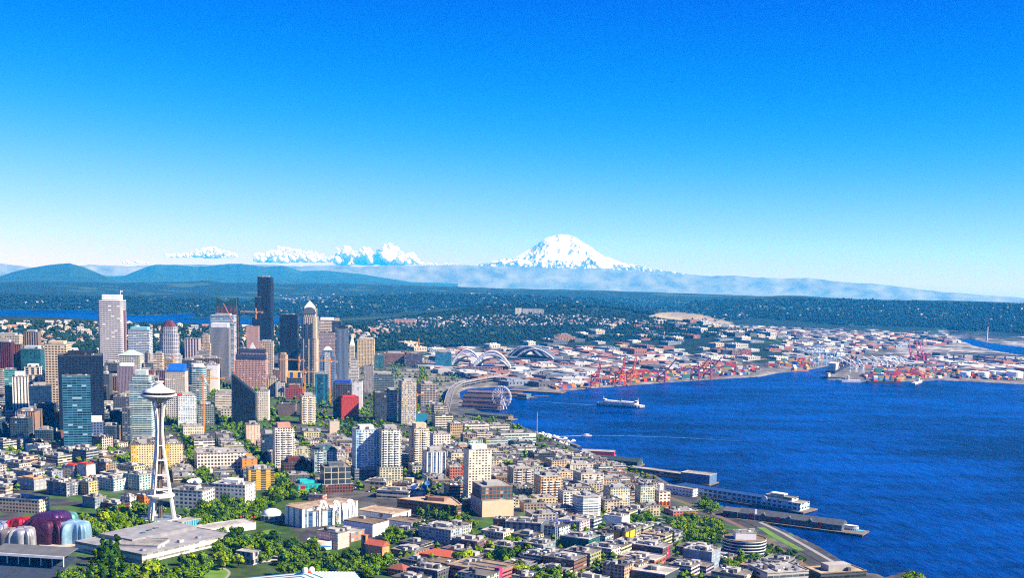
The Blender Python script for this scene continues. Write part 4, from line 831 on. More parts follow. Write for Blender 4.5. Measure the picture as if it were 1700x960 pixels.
link('stair_tower', prism_mesh('stair_tower', rect(6, 6, a_ * .98, -b_ * .8), -2, zt_ + 4, plain('magenta wall', (.42, .03, .14), .7)), o)
for k in (-1, 1): link('ramp_wall', box_mesh('ramp_wall', a_ * 1.7, .5, 1.1, CONC, zt_ - .7, 0, k * b_ * .3), o)
H('dark brick office with white fringe roof and timber upper deck', 900, 974, 910, 955, hband((.17, .09, .06), (.05, .04, .05), fh=3.4, wv=.4), .8, 'S', name='office_block', ref='the white fringed brick office', roof='l', units=9)
H('low white roofed shops beyond the white fringed brick office', 941, 1012, 945, 972, grid((.30, .12, .09), (.06, .04, .04)), .6, 'S', name='shop_building', roof='l', units=4)
H('broad cream roof with square skylight over a low office', 1180, 1252, 935, 975, hband((.58, .50, .42), (.14, .10, .08), fh=4), .9, 'S', name='office_block', ref='the skylit cream office', roof='l', pent=.15)
H('wide grey white roof with a dark court cut into it', 1240, 1340, 927, 985, hband((.40, .42, .44), (.07, .08, .09), fh=4), .8, 'B', name='office_block', ref='the court roofed office', roof='l', units=10)
H('long dark office with a pale flat roof and raised plant room', 1335, 1436, 926, 975, hband((.07, .08, .08), (.02, .03, .03), fh=4), .55, 'B', name='office_block', ref='the dark shoreline office', roof='t', pent=.3, penth=6, units=2)
# low blocks between the towers
H('cream flat roofed bank with an overhanging white cornice', 605, 651, 790, 815, grid((.62, .50, .34), (.10, .07, .05), fh=5, bw=6), .9, 'E', name='bank_building', ref='the cream bank', roof='l', pent=.25)
H('low brown roofed office with a cream plant room', 654, 705, 790, 812, hband((.58, .46, .30), (.10, .07, .05), fh=4), .9, 'E', name='office_block', ref='the brown roofed office', roof='t', pent=.12, penth=5, pmat=plain('cream plant room', CREAM, .8))
H('white curved television studio with wide ribbon windows', 625, 690, 804, 831, hband((.76, .72, .66), (.06, .04, .03), fh=4.5, wv=.42), .7, 'E', name='studio_building', ref='the white ribbon studio', roof='l')
H('plain cream annex joined to the white ribbon studio', 676, 707, 812, 828, plain('cream wall', (.66, .56, .42), .8, var=.1), .7, 'E', name='studio_building', roof='l', pent=0)
# brown wedge with a faceted roof
P = place(650, 782, 823, 862, .6, 'E'); o = empty('office_block', (P['x'], P['y'], P['g']), P['yaw']); tag(o, 'low brown office of triangular plan with a tan gravel roof', 'building'); foot(P); REFS.append((P['x'], P['y'], 'the brown triangular office'))
w2, d2 = P['w'] / 2, P['d'] / 2; pts = [(-w2, -d2 * .2), (w2 * .85, -d2), (w2, -d2 * .7), (w2 * .45, d2), (-w2 * .2, d2 * .9)]; hh = P['h']
link('wall', prism_mesh('wall', pts, -3, hh, hband((.15, .085, .06), (.03, .02, .02), fh=3.8, wv=.35)), o); link('roof', roof_mesh(pts, hh, plain('tan gravel', (.42, .29, .18), .95, var=.2), 1.2, .6), o)
link('penthouse', prism_mesh('penthouse', rect(w2 * .5, d2 * .5, w2 * .15, d2 * .1), hh, hh + 5, plain('brown box', (.24, .13, .08), .8)), o); link('round_drum', prism_mesh('round_drum', ngon(w2 * .14, 16, -w2 * .1, d2 * .3), hh, hh + 5, plain('brown box', (.24, .13, .08), .8)), o)
H('dark office tower with white frame grid over a brick base', 531, 582, 764, 819, grid((.46, .44, .40), (.04, .055, .07), fh=8, bw=8, wu=.86, wv=.84, jit=.7), .9, 'B', name='office_tower', cat='tower', ref='the white framed dark tower', roof='l', pent=.4, penth=4, pmat=curtain(DGREY), lower=None, podium=(1.15, 1.2, 12, grid((.16, .06, .05), (.03, .03, .03))))
H('grey green glass apartment tower with a planted crown', 516, 559, 735, 795, condo((.26, .34, .36), (.06, .12, .14)), .9, 'B', name='apartment_tower', cat='tower', ref='the grey green tower', roof='g', pent=.5, penth=6, pmat=curtain(TEAL), balc=2)
H('black brick block with maroon sloped roof beside trees', 466, 516, 756, 793, grid((.08, .05, .05), (.02, .02, .03), fh=4), .8, 'B', name='apartment_block', ref='the black brick block', roof='d', pent=.5, penth=6, pmat=plain('maroon roof wall', (.10, .03, .03), .8))
H('yellow balcony tower with dark glass flank', 409, 455, 770, 815, vstripe((.66, .38, .05), (.05, .07, .09), bw=11, wu=.5), .8, 'B', name='apartment_tower', cat='tower', ref='the yellow balcony tower', roof='g', pent=.3, edge=3.2, emat=plain('yellow slab', (.62, .40, .10), .8))
H('orange rendered block with a small roof box', 400, 427, 752, 788, grid((.60, .24, .05), (.08, .04, .03), fh=4, bw=8, wu=.2, wv=.3), .9, 'B', name='apartment_block', ref='the orange rendered block', roof='l', pent=.2, penth=5, pmat=plain('orange box', ORANGE, .8))
H('long white loft building with stepped roofs and red panels', 323, 412, 740, 786, grid((.70, .66, .64), (.10, .08, .08), fh=4.5, bw=4), .7, 'B', name='loft_building', ref='the long white lofts', roof='l', units=12)
H('white stepped office with ribbon windows behind the long white lofts', 321, 356, 722, 748, hband((.72, .72, .70), (.05, .05, .06), fh=4), .8, 'B', name='office_block', ref='the white stepped office', roof='l')
H('pale low block with brown base near the orange crane mast', 303, 338, 704, 727, grid((.62, .60, .52), (.30, .26, .22), fh=5), .8, 'B', name='store_building', roof='l', pent=0)
H('turquoise shop building with a curved turquoise roof', 485, 534, 793, 820, grid((.02, .42, .42), (.02, .16, .18), fh=5, bw=5), .7, 'B', name='shop_building', ref='the turquoise building', roof='g', pent=.4, penth=4, pmat=plain('turquoise vault', (.02, .46, .46), .5))
H('small red brick house with white trim by the road junction', 512, 542, 818, 834, grid((.50, .10, .06), (.5, .45, .4), fh=4), .7, 'E', name='house', roof='g', pent=0, units=1)
H('wide white office with square windows and terrace roof', 352, 424, 790, 838, grid((.76, .75, .72), (.07, .13, .15), fh=4.2, bw=4.4, wu=.5, wv=.5), .7, 'E', name='office_block', ref='the white square window office', roof='l', pent=.25, penth=5, pmat=WPAINT)
P = place(284, 356, 800, 848, .8, 'E'); o = building(P, grid((.72, .72, .70), (.08, .12, .14), fh=4.4, bw=5), 'broadcast_building', 'white broadcast centre with curved teal glass corner and dishes', 'building', pent=.2, penth=4, units=8, roof='l', ref='the teal cornered broadcast centre')
a_, b_ = half_of(o); zt_ = top_of(o)
link('glass_corner', prism_mesh('glass_corner', [(p[0] + a_ * .35, p[1] - b_ * .75) for p in ngon(b_ * .75, 28)], -3, zt_ - 3, hband((.20, .44, .42), (.015, .16, .16), fh=4, wv=.72)), o)
link('corner_roof', prism_mesh('corner_roof', [(p[0] + a_ * .35, p[1] - b_ * .75) for p in ngon(b_ * .78, 28)], zt_ - 2.9, zt_ - 1.6, ROOF_L, bottom=True), o)
def dish_mesh(r, mat):
    bm = bmesh.new(); lathe(bm, [(0.01, 0), (r * .5, r * .07), (r * .85, r * .22), (r, r * .34), (r * .98, r * .36), (r * .8, r * .24), (0.01, r * .05)], 20); bar(bm, (0, 0, -r * .9), (0, 0, 0), r * .12); bar(bm, (0, 0, .05), (0, 0, r * .7), r * .03)
    return finish(bm, 'dish', mat, True)
DISH = dish_mesh(4.2, WPAINT)
def dish(px, py, words, r=1.0, z=0, base=None, grp=None, mat=None):
    p = np.array(base); o = link('satellite_dish', DISH if mat is None else dish_mesh(4.2, mat), None, p, random.uniform(0, 6)); o.rotation_euler = (R(50), 0, R(random.uniform(-30, 60))); o.scale = (r, r, r)
    tag(o, words, 'dish', grp)
mw_ = o.matrix_basis.copy()
for i, (u, v, r) in enumerate(((-.7, .5, .6), (-.5, .2, .5), (-.35, .6, .75), (-.1, .3, .6), (.1, .7, .9), (.45, .75, 1.0), (.7, .55, 1.0))):
    c = mw_ @ Vector((u * a_, v * b_, zt_ + 2.6 + r * 2.0)); dish(0, 0, 'white satellite dish on the roof of the broadcast centre', r, base=c, grp='white dishes on the broadcast centre roof')
bp = on_ground(690, 826)
for px, py, r, c_ in ((687, 826, 1.1, None), (703, 827, 1.1, (.03, .14, .36)), (709, 820, .95, (.03, .14, .36))):
    q = on_ground(px, py); r0 = 14; dish(0, 0, 'pale dish raised beside the white ribbon studio' if c_ is None else 'blue dish raised beside the white ribbon studio', r, base=(q[0], q[1], q[2] + r0), grp=None if c_ is None else 'blue dishes by the studio', mat=None if c_ is None else plain('blue dish', c_, .5))
    st = [ob for ob in bpy.data.objects if ob.name.startswith('satellite_dish')][-1]
    bm = bmesh.new(); bar(bm, (q[0], q[1], q[2] - .5), (q[0], q[1], q[2] + r0 - 2.5), .8); tag(link('dish_mast', finish(bm, 'dish_mast', METAL)), 'steel mast holding up the ' + ('pale' if c_ is None else 'blue') + ' dish by the studio', 'mast', None if c_ is None else 'masts of the blue dishes')
# left edge
H('white and cream flats outlined by a red band at the roof', 104, 133, 768, 794, condo((.72, .64, .54), (.3, .26, .22)), .9, 'E', ref='the red banded flats', roof='l', pent=.9, penth=1.2, pmat=plain('red band', RED, .6), units=1)
H('white gabled flats framed by a tall red arch', 129, 158, 766, 796, vstripe((.76, .74, .72), (.5, .48, .46), bw=5, wu=.3), .8, 'S', ref='the red arched flats', roof='l', pent=.9, penth=1.5, pmat=plain('red band', RED, .6), units=1)
H('cream parking structure with rows of small dark openings', -8, 80, 815, 856, grid((.70, .56, .42), (.16, .08, .04), fh=3.6, bw=3.6, wu=.6, wv=.5), .35, 'E', name='parking_garage', ref='the cream parking structure', roof='l', units=2)
H('grey block dotted with round white frames under an orange deck', 30, 80, 787, 816, grid((.26, .27, .28), (.5, .52, .54), fh=5, bw=6, wu=.5, wv=.4), .7, 'S', ref='the round framed block', roof='t', pent=.5, penth=1, pmat=plain('orange deck', (.6, .28, .12), .9))
H('cream low office with stacked floors at the picture edge', -10, 20, 801, 826, hband((.66, .54, .38), (.2, .14, .1), fh=3.6), .8, 'E', name='office_block', roof='l')
H('dark and yellow striped apartment row with white parapets', 79, 132, 790, 826, condo((.13, .14, .18), (.05, .07, .1), stripe=((.40, .38, .34), 3, .3)), .6, 'S', ref='the dark striped apartment row', roof='l', units=6)
H('yellow apartment block closing the dark striped row', 130, 163, 791, 824, condo((.62, .46, .20), (.12, .10, .07), stripe=((.3, .32, .36), 4, .3)), .8, 'S', ref='the yellow closing block', roof='l')
H('white and teal apartment block with green glass bays', 163, 212, 785, 817, condo((.66, .68, .66), (.05, .20, .20), bw=4.2), .8, 'S', ref='the white teal block', roof='l', units=7)
H('teal glazed apartment block partly behind the white observation tower', 206, 254, 778, 816, condo((.44, .52, .50), (.03, .16, .17), bw=4.2), .8, 'S', ref='the teal glazed block', roof='l', units=7)
H('grey apartment block with a bushy roof garden', 138, 176, 816, 846, condo((.22, .26, .30), (.12, .17, .2)), .8, 'S', ref='the bushy roofed block', roof='t', units=5)
H('maroon clad apartment block with dark ribbon windows', 161, 219, 824, 849, hband((.17, .02, .035), (.05, .015, .02), fh=3.4, wv=.4), .6, 'S', ref='the maroon clad block', roof='g', units=5)
H('white corner block beside the maroon clad apartment block', 201, 228, 817, 845, condo((.74, .74, .74), (.08, .12, .16)), .8, 'S', ref='the white corner block', roof='l')
H('bright orange block beside the legs of the white observation tower', 227, 250, 818, 844, grid((.62, .17, .02), (.16, .05, .02), fh=4), .8, 'S', ref='the bright orange block', roof='l', pent=0)
H('low white sheds with a blue canopy at a car yard', 44, 84, 735, 756, plain('white shed', (.66, .66, .66), .8), .8, 'S', name='shed', roof='l', pent=0)
H('pale flat roofed block with cream end wall before the car yard', 10, 52, 760, 786, grid((.52, .5, .46), (.1, .1, .1)), .7, 'S', roof='l')
H('white roofed low apartments along the side street', 20, 76, 772, 800, condo((.46, .48, .52), (.1, .12, .15)), .5, 'S', roof='l', units=8)
H('dark apartments with balconies facing the cream parking structure', -6, 30, 786, 812, condo((.16, .19, .22), (.05, .07, .09)), .7, 'S', roof='l', units=5)
H('blue grey flats between the red banded flats and dark row', 66, 104, 774, 798, condo((.24, .28, .34), (.08, .10, .13)), .7, 'S', roof='l', units=5)
# waterfront side: offices, market, garages
H('white gridded office above the market slope', 713, 748, 714, 746, grid((.74, .70, .66), (.10, .08, .08), fh=4, bw=4), .8, 'B', name='office_block', ref='the white market office', roof='l')
o = H('red building with a big sky blue billboard on its face', 740, 763, 739, 758, plain('dark red wall', (.34, .03, .04), .8), .8, 'B', name='red_building', ref='the red billboard building', roof='d', pent=0, units=1)
a_, b_ = half_of(o); zt_ = top_of(o)
bl = box_mesh('billboard', 13, .6, 9, None, 0) if False else None
M_, t_, bs_ = newmat('billboard picture'); tc_ = t_.nodes.new('ShaderNodeTexCoord'); nz_ = t_.nodes.new('ShaderNodeTexNoise'); nz_.inputs['Scale'].default_value = .25; cr_ = t_.nodes.new('ShaderNodeValToRGB'); cr_.color_ramp.elements[0].color = (.05, .35, .62, 1); cr_.color_ramp.elements[1].color = (.75, .82, .85, 1); cr_.color_ramp.elements[0].position = .42; cr_.color_ramp.elements[1].position = .6
t_.links.new(tc_.outputs['Object'], nz_.inputs['Vector']); t_.links.new(nz_.outputs[0], cr_.inputs[0]); t_.links.new(cr_.outputs[0], bs_.inputs['Base Color'])
link('billboard', box_mesh('billboard', a_ * .95, .6, zt_ * .55, M_, zt_ * .42, -a_ * .4, -b_ - .4), o)
H('parking deck with white bands above the elevated road', 716, 752, 685, 711, hband((.70, .66, .58), (.03, .03, .03), fh=4, wv=.5), .8, 'B', name='parking_garage', ref='the white banded parking deck', roof='g', pent=0, units=2)
H('old market block with tan front and dark flank', 742, 768, 698, 726, grid((.46, .34, .20), (.05, .04, .03), fh=4.5), .9, 'B', name='market_building', ref='the tan market block', roof='g')
H('long sea green terminal with curved white bands', 824, 890, 712, 739, hband((.60, .66, .66), (.03, .10, .12), fh=4.5, wv=.5), .35, 'B', name='terminal_building', ref='the sea green terminal', roof='g', pent=.2)
H('glass office with a yellow panel facing the terminal', 800, 843, 722, 745, hband((.46, .52, .54), (.10, .20, .24), fh=4, stripe=((.66, .5, .05), 6, .15)), .6, 'B', name='office_block', ref='the yellow panelled office', roof='l')
H('white block with maroon panels below the tall slab', 812, 847, 756, 772, grid((.72, .70, .70), (.3, .02, .05), fh=9, bw=7, wu=.5, wv=.8, blinds=0), .8, 'B', name='office_block', roof='l', ref='the maroon panelled block')
H('charcoal apartment block with terraces near the sea green terminal', 875, 922, 744, 772, hband((.05, .055, .06), (.02, .03, .03), fh=3.3), .9, 'B', ref='the charcoal terraced block', roof='d', units=6)
H('sandy low office beside the charcoal terraced block', 905, 950, 756, 786, condo((.55, .45, .33), (.08, .07, .06)), .8, 'B', roof='l', ref='the sandy low office')
H('white office with green roof beds by the waterfront road', 848, 890, 735, 755, hband((.66, .66, .62), (.14, .16, .16), fh=4), .8, 'B', name='office_block', roof='l')
H('low cream flats with many bays near the pier road', 915, 952, 775, 800, condo((.60, .52, .40), (.08, .08, .08)), .9, 'B', roof='l', ref='the cream bay flats')
H('grey white flats stacked between the sandy office and square bays', 935, 985, 762, 790, condo((.56, .54, .50), (.10, .10, .10)), .7, 'B', roof='l')
H('terraced white flats with open stone decks by the old railway', 985, 1046, 784, 806, hband((.62, .60, .54), (.14, .14, .14), fh=3.6), .6, 'B', roof='l', ref='the terraced stone flats')
H('brick and white flats at the foot of the blue white tower', 738, 768, 764, 796, vstripe((.58, .50, .42), (.36, .03, .04), bw=7, wu=.4), .8, 'B', roof='t', ref='the brick and white flats')
H('low pale flats beside an empty lot under the tall slab', 742, 766, 772, 800, grid((.44, .15, .1), (.06, .04, .04)), .8, 'B', roof='l', pent=0)
H('pale stepped flats shaded by the roof garden brick block', 848, 882, 820, 844, condo((.52, .48, .42), (.08, .08, .08)), .8, 'B', roof='l')
H('brown flats with white roof strip behind the navy block', 862, 905, 826, 852, condo((.30, .24, .2), (.07, .07, .07)), .6, 'B', roof='l')

H('long white roofed market hall beside the elevated road', 764, 812, 697, 716, hband((.70, .68, .64), (.12, .11, .1), fh=5), .6, 'B', name='market_building', roof='l', units=6, ref='the white roofed market hall')
H('low pale hall with a bright roof near the grey green shed', 800, 846, 700, 714, hband((.62, .62, .6), (.1, .12, .14), fh=5), .5, 'B', name='market_building', roof='l', units=3)
H('brown warehouse turned offices under the elevated road', 764, 792, 716, 736, grid((.30, .19, .12), (.04, .04, .04), fh=4.5), .8, 'B', name='office_block', roof='t', units=3)
H('white terraced flats over the shore road by the market hall', 786, 818, 712, 732, hband((.66, .64, .6), (.08, .1, .12), fh=3.4), .7, 'B', roof='l')
H('dark glass hotel facing the marina', 846, 884, 727, 748, curtain((.02, .05, .07), (.08, .1, .12)), .6, 'B', name='hotel_block', roof='g')
H('square concrete parking deck by the white white banded deck'.replace('white white', 'white'), 716, 742, 668, 688, hband((.40, .37, .33), (.03, .03, .03), fh=3.6), .8, 'B', name='parking_garage', roof='g')
# ------------------------------------------------------------------ landmarks
def mat_group(): pass
IVORY = plain('ivory paint', (0.72, 0.69, 0.63), 0.55, var=.1)
def observation_tower():
    g0 = on_ground(267, 866); gx, gy = float(g0[0]), float(g0[1]); g = gz(gx, gy)
    o = empty('observation_tower', (gx, gy, g), R(12)); tag(o, 'tall white observation tower with a saucer top on three splayed legs', 'tower')
    REFS.append((gx, gy, 'the white observation tower')); FOOT.append((gx, gy, 0, 52, 52))
    def rad(z):
        Z = [0, 15, 30, 60, 90, 113, 128, 142, 152, 157]; Q = [17.5, 15.2, 13, 8.8, 5.0, 3.6, 4.2, 6.0, 8.6, 10.6]; return float(np.interp(z, Z, Q))
    for k in range(3):
        an = R(90 + 120 * k + 18); bm = bmesh.new()
        er = Vector((math.cos(an), math.sin(an), 0)); et = Vector((-math.sin(an), math.cos(an), 0))
        zs = [-1, 8, 16, 24, 32, 42, 52, 62, 72, 82, 92, 102, 112, 120, 128, 136, 144, 150, 156]
        for s in (-1, 1):
            pv = None
            for z in zs:
                off = 3.1 - 1.8 * min(1, max(0, z) / 113) if z < 113 else 1.3 + .9 * (z - 113) / 43
                wv_ = 1.25 - .35 * min(1, max(0, z) / 113); c = er * rad(max(z, 0)) + et * s * off + Vector((0, 0, z))
                ring = [bm.verts.new(c + er * a * wv_ + et * b * wv_) for a, b in ((-1, -1), (1, -1), (1, 1), (-1, 1))]
                if pv:
                    for i in range(4): bm.faces.new((pv[i], pv[(i + 1) % 4], ring[(i + 1) % 4], ring[i]))
                else: bm.faces.new(ring[::-1])
                pv = ring
            bm.faces.new(pv)
        for z in list(range(4, 112, 9)):
            off = 3.1 - 1.8 * z / 113; c = er * rad(z) + Vector((0, 0, z)); bar(bm, c - et * off, c + et * off, .55, 4)
        link('leg', finish(bm, 'leg', IVORY), o)
    bm = bmesh.new(); add_prism(bm, ngon(2.9, 6), 0, 152); link('core', finish(bm, 'core', vstripe((.30, .22, .16), (.05, .04, .04), bw=1.4, wu=.6)), o)
    bm = bmesh.new()
    for z in (40, 58, 76, 94): add_prism(bm, ngon(rad(z) + .6, 6, ph=.3), z, z + 1.0, bottom=True)
    link('brace_lattice', finish(bm, 'brace_lattice', IVORY), o)
    # low terrace a sixth of the way up
    link('lower_deck', lathe_mesh('lower_deck', [(2, 26), (12, 28.5), (16.8, 31), (17, 33.5), (14, 34.6), (3, 34.8)], IVORY, 12, False), o)
    link('deck_glazing', lathe_mesh('deck_glazing', [(15.2, 30.8), (16.2, 33.2)], curtain(BLACK), 12, False), o)
    # saucer
    s = empty('saucer', (0, 0, 0)); s.parent = o
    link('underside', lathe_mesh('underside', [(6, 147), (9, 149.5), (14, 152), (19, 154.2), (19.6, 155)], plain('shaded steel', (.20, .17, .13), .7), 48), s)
    bm = bmesh.new()
    for i in range(24):
        t = 2 * math.pi * i / 24; bar(bm, (7 * math.cos(t), 7 * math.sin(t), 148.6), (20.6 * math.cos(t), 20.6 * math.sin(t), 155), .32, 4)
    link('rib', finish(bm, 'rib', IVORY), s)
    link('halo_ring', lathe_mesh('halo_ring', [(19.5, 155), (21.2, 155.4), (21.6, 156.5), (21.2, 157.6), (19, 157.8), (18.6, 156)], IVORY, 64), s)
    link('restaurant_glazing', lathe_mesh('restaurant_glazing', [(15.2, 156.6), (16.6, 159.8)], facade((.30, .20, .12), (.05, .03, .02), fh=8, bw=2.4, wu=.8, wv=.95), 64), s)
    link('red_band', lathe_mesh('red_band', [(16.4, 159.6), (19.2, 159.9), (19.4, 160.6)], plain('rust red band', (.32, .10, .05), .6), 64), s)
    link('saucer_roof', lathe_mesh('saucer_roof', [(19.5, 160.5), (19.6, 161.1), (13, 163.6), (8.2, 166.2), (6.6, 167.6), (6.4, 168.6), (0.1, 168.8)], plain('white roof paint', (.80, .79, .75), .5, var=.08), 64), s)
    link('lift_house', lathe_mesh('lift_house', [(4.8, 168.6), (4.8, 172), (6.4, 172.2), (6.4, 173.2), (0.1, 173.6)], IVORY, 24), s)
    bm = bmesh.new(); bar(bm, (0, 0, 173), (0, 0, 184.5), .8, 6, .15); link('spire', finish(bm, 'spire', METAL), s)
    link('base_ring', lathe_mesh('base_ring', [(0.1, -1), (25, -1), (25, 1.2), (21, 3.2), (14, 4), (0.1, 4.2)], plain('base glass roof', (.16, .22, .26), .35), 40), o)
    bm = bmesh.new(); lathe(bm, [(24, 1.4), (24.4, 4.4), (23.2, 4.6)], 40); link('base_rim', finish(bm, 'base_rim', WPAINT, True), o)
observation_tower()

def ferris_wheel():
    p = on_ground(832, 687); Rr = 26.5
    s = (np.array([p[0], p[1], 0 - CAM_H]) @ F_) / FPX
    hub = 30; Rr = (888 - 800 - 6) / 2 * 0 + 27
    Rr = 17.8 * s / 1; hub = Rr + 4
    o = empty('ferris_wheel', (p[0], p[1], 3.5), R(-28)); tag(o, 'white ferris wheel at the end of a wooden pier', 'ferris wheel'); REFS.append((p[0], p[1], 'the ferris wheel'))
    def ring(r, y, t, n=40):
        for i in range(n):
            a, b = 2 * math.pi * i / n, 2 * math.pi * (i + 1) / n; bar(bm, (r * math.cos(a), y, hub + r * math.sin(a)), (r * math.cos(b), y, hub + r * math.sin(b)), t, 4)
    bm = bmesh.new()
    for y in (-2, 2): ring(Rr, y, .42); ring(Rr * .9, y, .28)
    link('rim', finish(bm, 'rim', WPAINT), o)
    bm = bmesh.new()
    for i in range(21):
        a = 2 * math.pi * i / 21
        for y in (-1.5, 1.5): bar(bm, (0, y * 1.3, hub), (Rr * math.cos(a), y, hub + Rr * math.sin(a)), .26, 4)
    link('spoke', finish(bm, 'spoke', WPAINT), o)
    for sx in (-1, 1):
        for y in (-5, 5):
            bm = bmesh.new(); bar(bm, (sx * Rr * .42, y * 1.5, 0), (0, y * .6, hub), .95, 6, .7); link('leg', finish(bm, 'leg', WPAINT), o)
    bm = bmesh.new(); bar(bm, (0, -4, hub), (0, 4, hub), 1.8, 12); link('hub', finish(bm, 'hub', WPAINT), o)
    gm = box_mesh('gondola', 2.2, 2.2, 2.4, plain('gondola glass', (.5, .55, .6), .3)); 
    for i in range(21):
        a = 2 * math.pi * (i + .5) / 21; link('gondola', gm, o, (Rr * 1.02 * math.cos(a), 0, hub + Rr * 1.02 * math.sin(a) - 1.6))
ferris_wheel()

# ---------------- stadiums
def arch_bars(bm, w_, h_, y, z, r=1.3, n=22, depth=5, rung=True):
    for k, (dz) in enumerate((0, depth)):
        pts = [(-w_ / 2 + w_ * i / n, y, z + dz * (.4 + .6 * math.sin(math.pi * i / n)) + h_ * math.sin(math.pi * i / n) ** .85) for i in range(n + 1)]
        for a, b in zip(pts, pts[1:]): bar(bm, a, b, r, 5)
        if k == 0: lo = pts
        else:
            if rung:
                for i in range(n): bar(bm, lo[i], pts[i], r * .6, 4); bar(bm, lo[i], pts[i + 1], r * .5, 4)
def stadium():
    a = on_ground(776, 612, 4); b = on_ground(820, 621, 4); c = (a + b) / 2
    sc = (np.array([c[0], c[1], -CAM_H]) @ F_) / FPX
    o = empty('stadium', (c[0], c[1] + 40, 4), R(-8)); tag(o, 'open stadium with two white trussed arches over its stands', 'stadium'); FOOT.append((c[0], c[1] + 60, 0, 240, 260)); REFS.append((c[0], c[1], 'the white arched stadium'))
    W = 62 * sc
    for s, nm in ((-1, 0), (1, 1)):
        x = s * 26 * sc
        bm = bmesh.new(); add_prism(bm, [(x - 7 * sc, -W * .62), (x + 7 * sc, -W * .62), (x + 9 * sc, W * .62), (x - 9 * sc, W * .62)], -1, 14 * sc * .55, bottom=True); link('stand', finish(bm, 'stand', facade((.42, .30, .24), (.04, .07, .12), fh=8, bw=7, wu=.6, wv=.5)), o)
    # arches run along the view, seen as two bows
    for (cx, cy_, hh, ww) in ((-26 * sc, 30, 21 * sc, 52 * sc), (22 * sc, -40, 22 * sc, 62 * sc)):
        bm = bmesh.new(); arch_bars(bm, ww, hh, 0, 7 * sc, 3.0, 24, 5 * sc); me = finish(bm, 'roof_arch', WPAINT); link('roof_arch', me, o, (cx, cy_, 0))
        bm = bmesh.new(); n = 16
        A = [[bm.verts.new((-ww * .46 + ww * .92 * i / n, y, 6 * sc + hh * .78 * math.sin(math.pi * (i + .4) / (n + .8)) ** .85 + dz)) for i in range(n + 1)] for y, dz in ((2, 0), (60, -3 * sc))]
        for i in range(n): bm.faces.new((A[0][i], A[0][i + 1], A[1][i + 1], A[1][i]))
        me = finish(bm, 'canopy', plain('pale canopy', (.55, .58, .62), .6)); md = link('canopy', me, o, (cx, cy_, 0)); mo = md.modifiers.new('thickness', 'SOLIDIFY'); mo.thickness = 1.2
    link('blue_seating', prism_mesh('blue_seating', rect(30 * sc, W * .5), 0, 8 * sc, plain('blue seats', (.03, .10, .32), .8), pts1=rect(44 * sc, W * .8)), o)
    link('facade_wall', prism_mesh('facade_wall', rect(66 * sc, 10, 10 * sc, -W * .68), -1, 9 * sc, facade((.46, .26, .20), (.06, .05, .06), fh=9, bw=9, wu=.6, wv=.6)), o)
    link('light_tower', box_mesh('light_tower', 5, 5, 18 * sc, plain('dark steel', (.07, .08, .1), .5), 0, -13 * sc, -W * .5), o)
stadium()
def ballpark():
    c = on_ground(876, 606, 4); sc = (np.array([c[0], c[1], -CAM_H]) @ F_) / FPX
    o = empty('ballpark', (c[0], c[1] + 60, 4), R(-14)); tag(o, 'ballpark under a dark retractable roof of stacked arched panels', 'stadium'); FOOT.append((c[0], c[1] + 100, 0, 330, 260)); REFS.append((c[0], c[1], 'the dark roofed ballpark'))
    for k, (x, w_, h_, y) in enumerate(((-22 * sc, 54 * sc, 24 * sc, 130), (-6 * sc, 62 * sc, 26 * sc, 70), (12 * sc, 66 * sc, 24 * sc, 0))):
        bm = bmesh.new(); n = 18; L_ = 90
        A = [[bm.verts.new((-w_ / 2 + w_ * i / n, y_, h_ * (.35 + .65 * math.sin(math.pi * i / n)) + dz)) for i in range(n + 1)] for y_, dz in ((0, 0), (L_, 0))]
        for i in range(n): bm.faces.new((A[0][i], A[0][i + 1], A[1][i + 1], A[1][i]))
        me = finish(bm, 'roof_panel', plain('dark steel roof', (.10, .12, .16), .5)); q = link('roof_panel', me, o, (x, y, 0)); q.modifiers.new('thickness', 'SOLIDIFY').thickness = 4
        bm = bmesh.new(); arch_bars(bm, w_, h_ * .65, 0, h_ * .35, 1.3, 18, 2, False); link('roof_truss', finish(bm, 'roof_truss', WPAINT), o, (x, y - 2, 1))
    link('wall', prism_mesh('wall', rect(78 * sc, 200, 4 * sc, 90), -1, 9 * sc, facade((.16, .20, .22), (.04, .07, .08), fh=9, bw=8)), o)
    link('exhibition_wing', prism_mesh('exhibition_wing', rect(56 * sc, 70, 46 * sc, 30), -1, 8 * sc, facade((.07, .09, .11), (.03, .05, .07), fh=9, bw=8)), o)
ballpark()

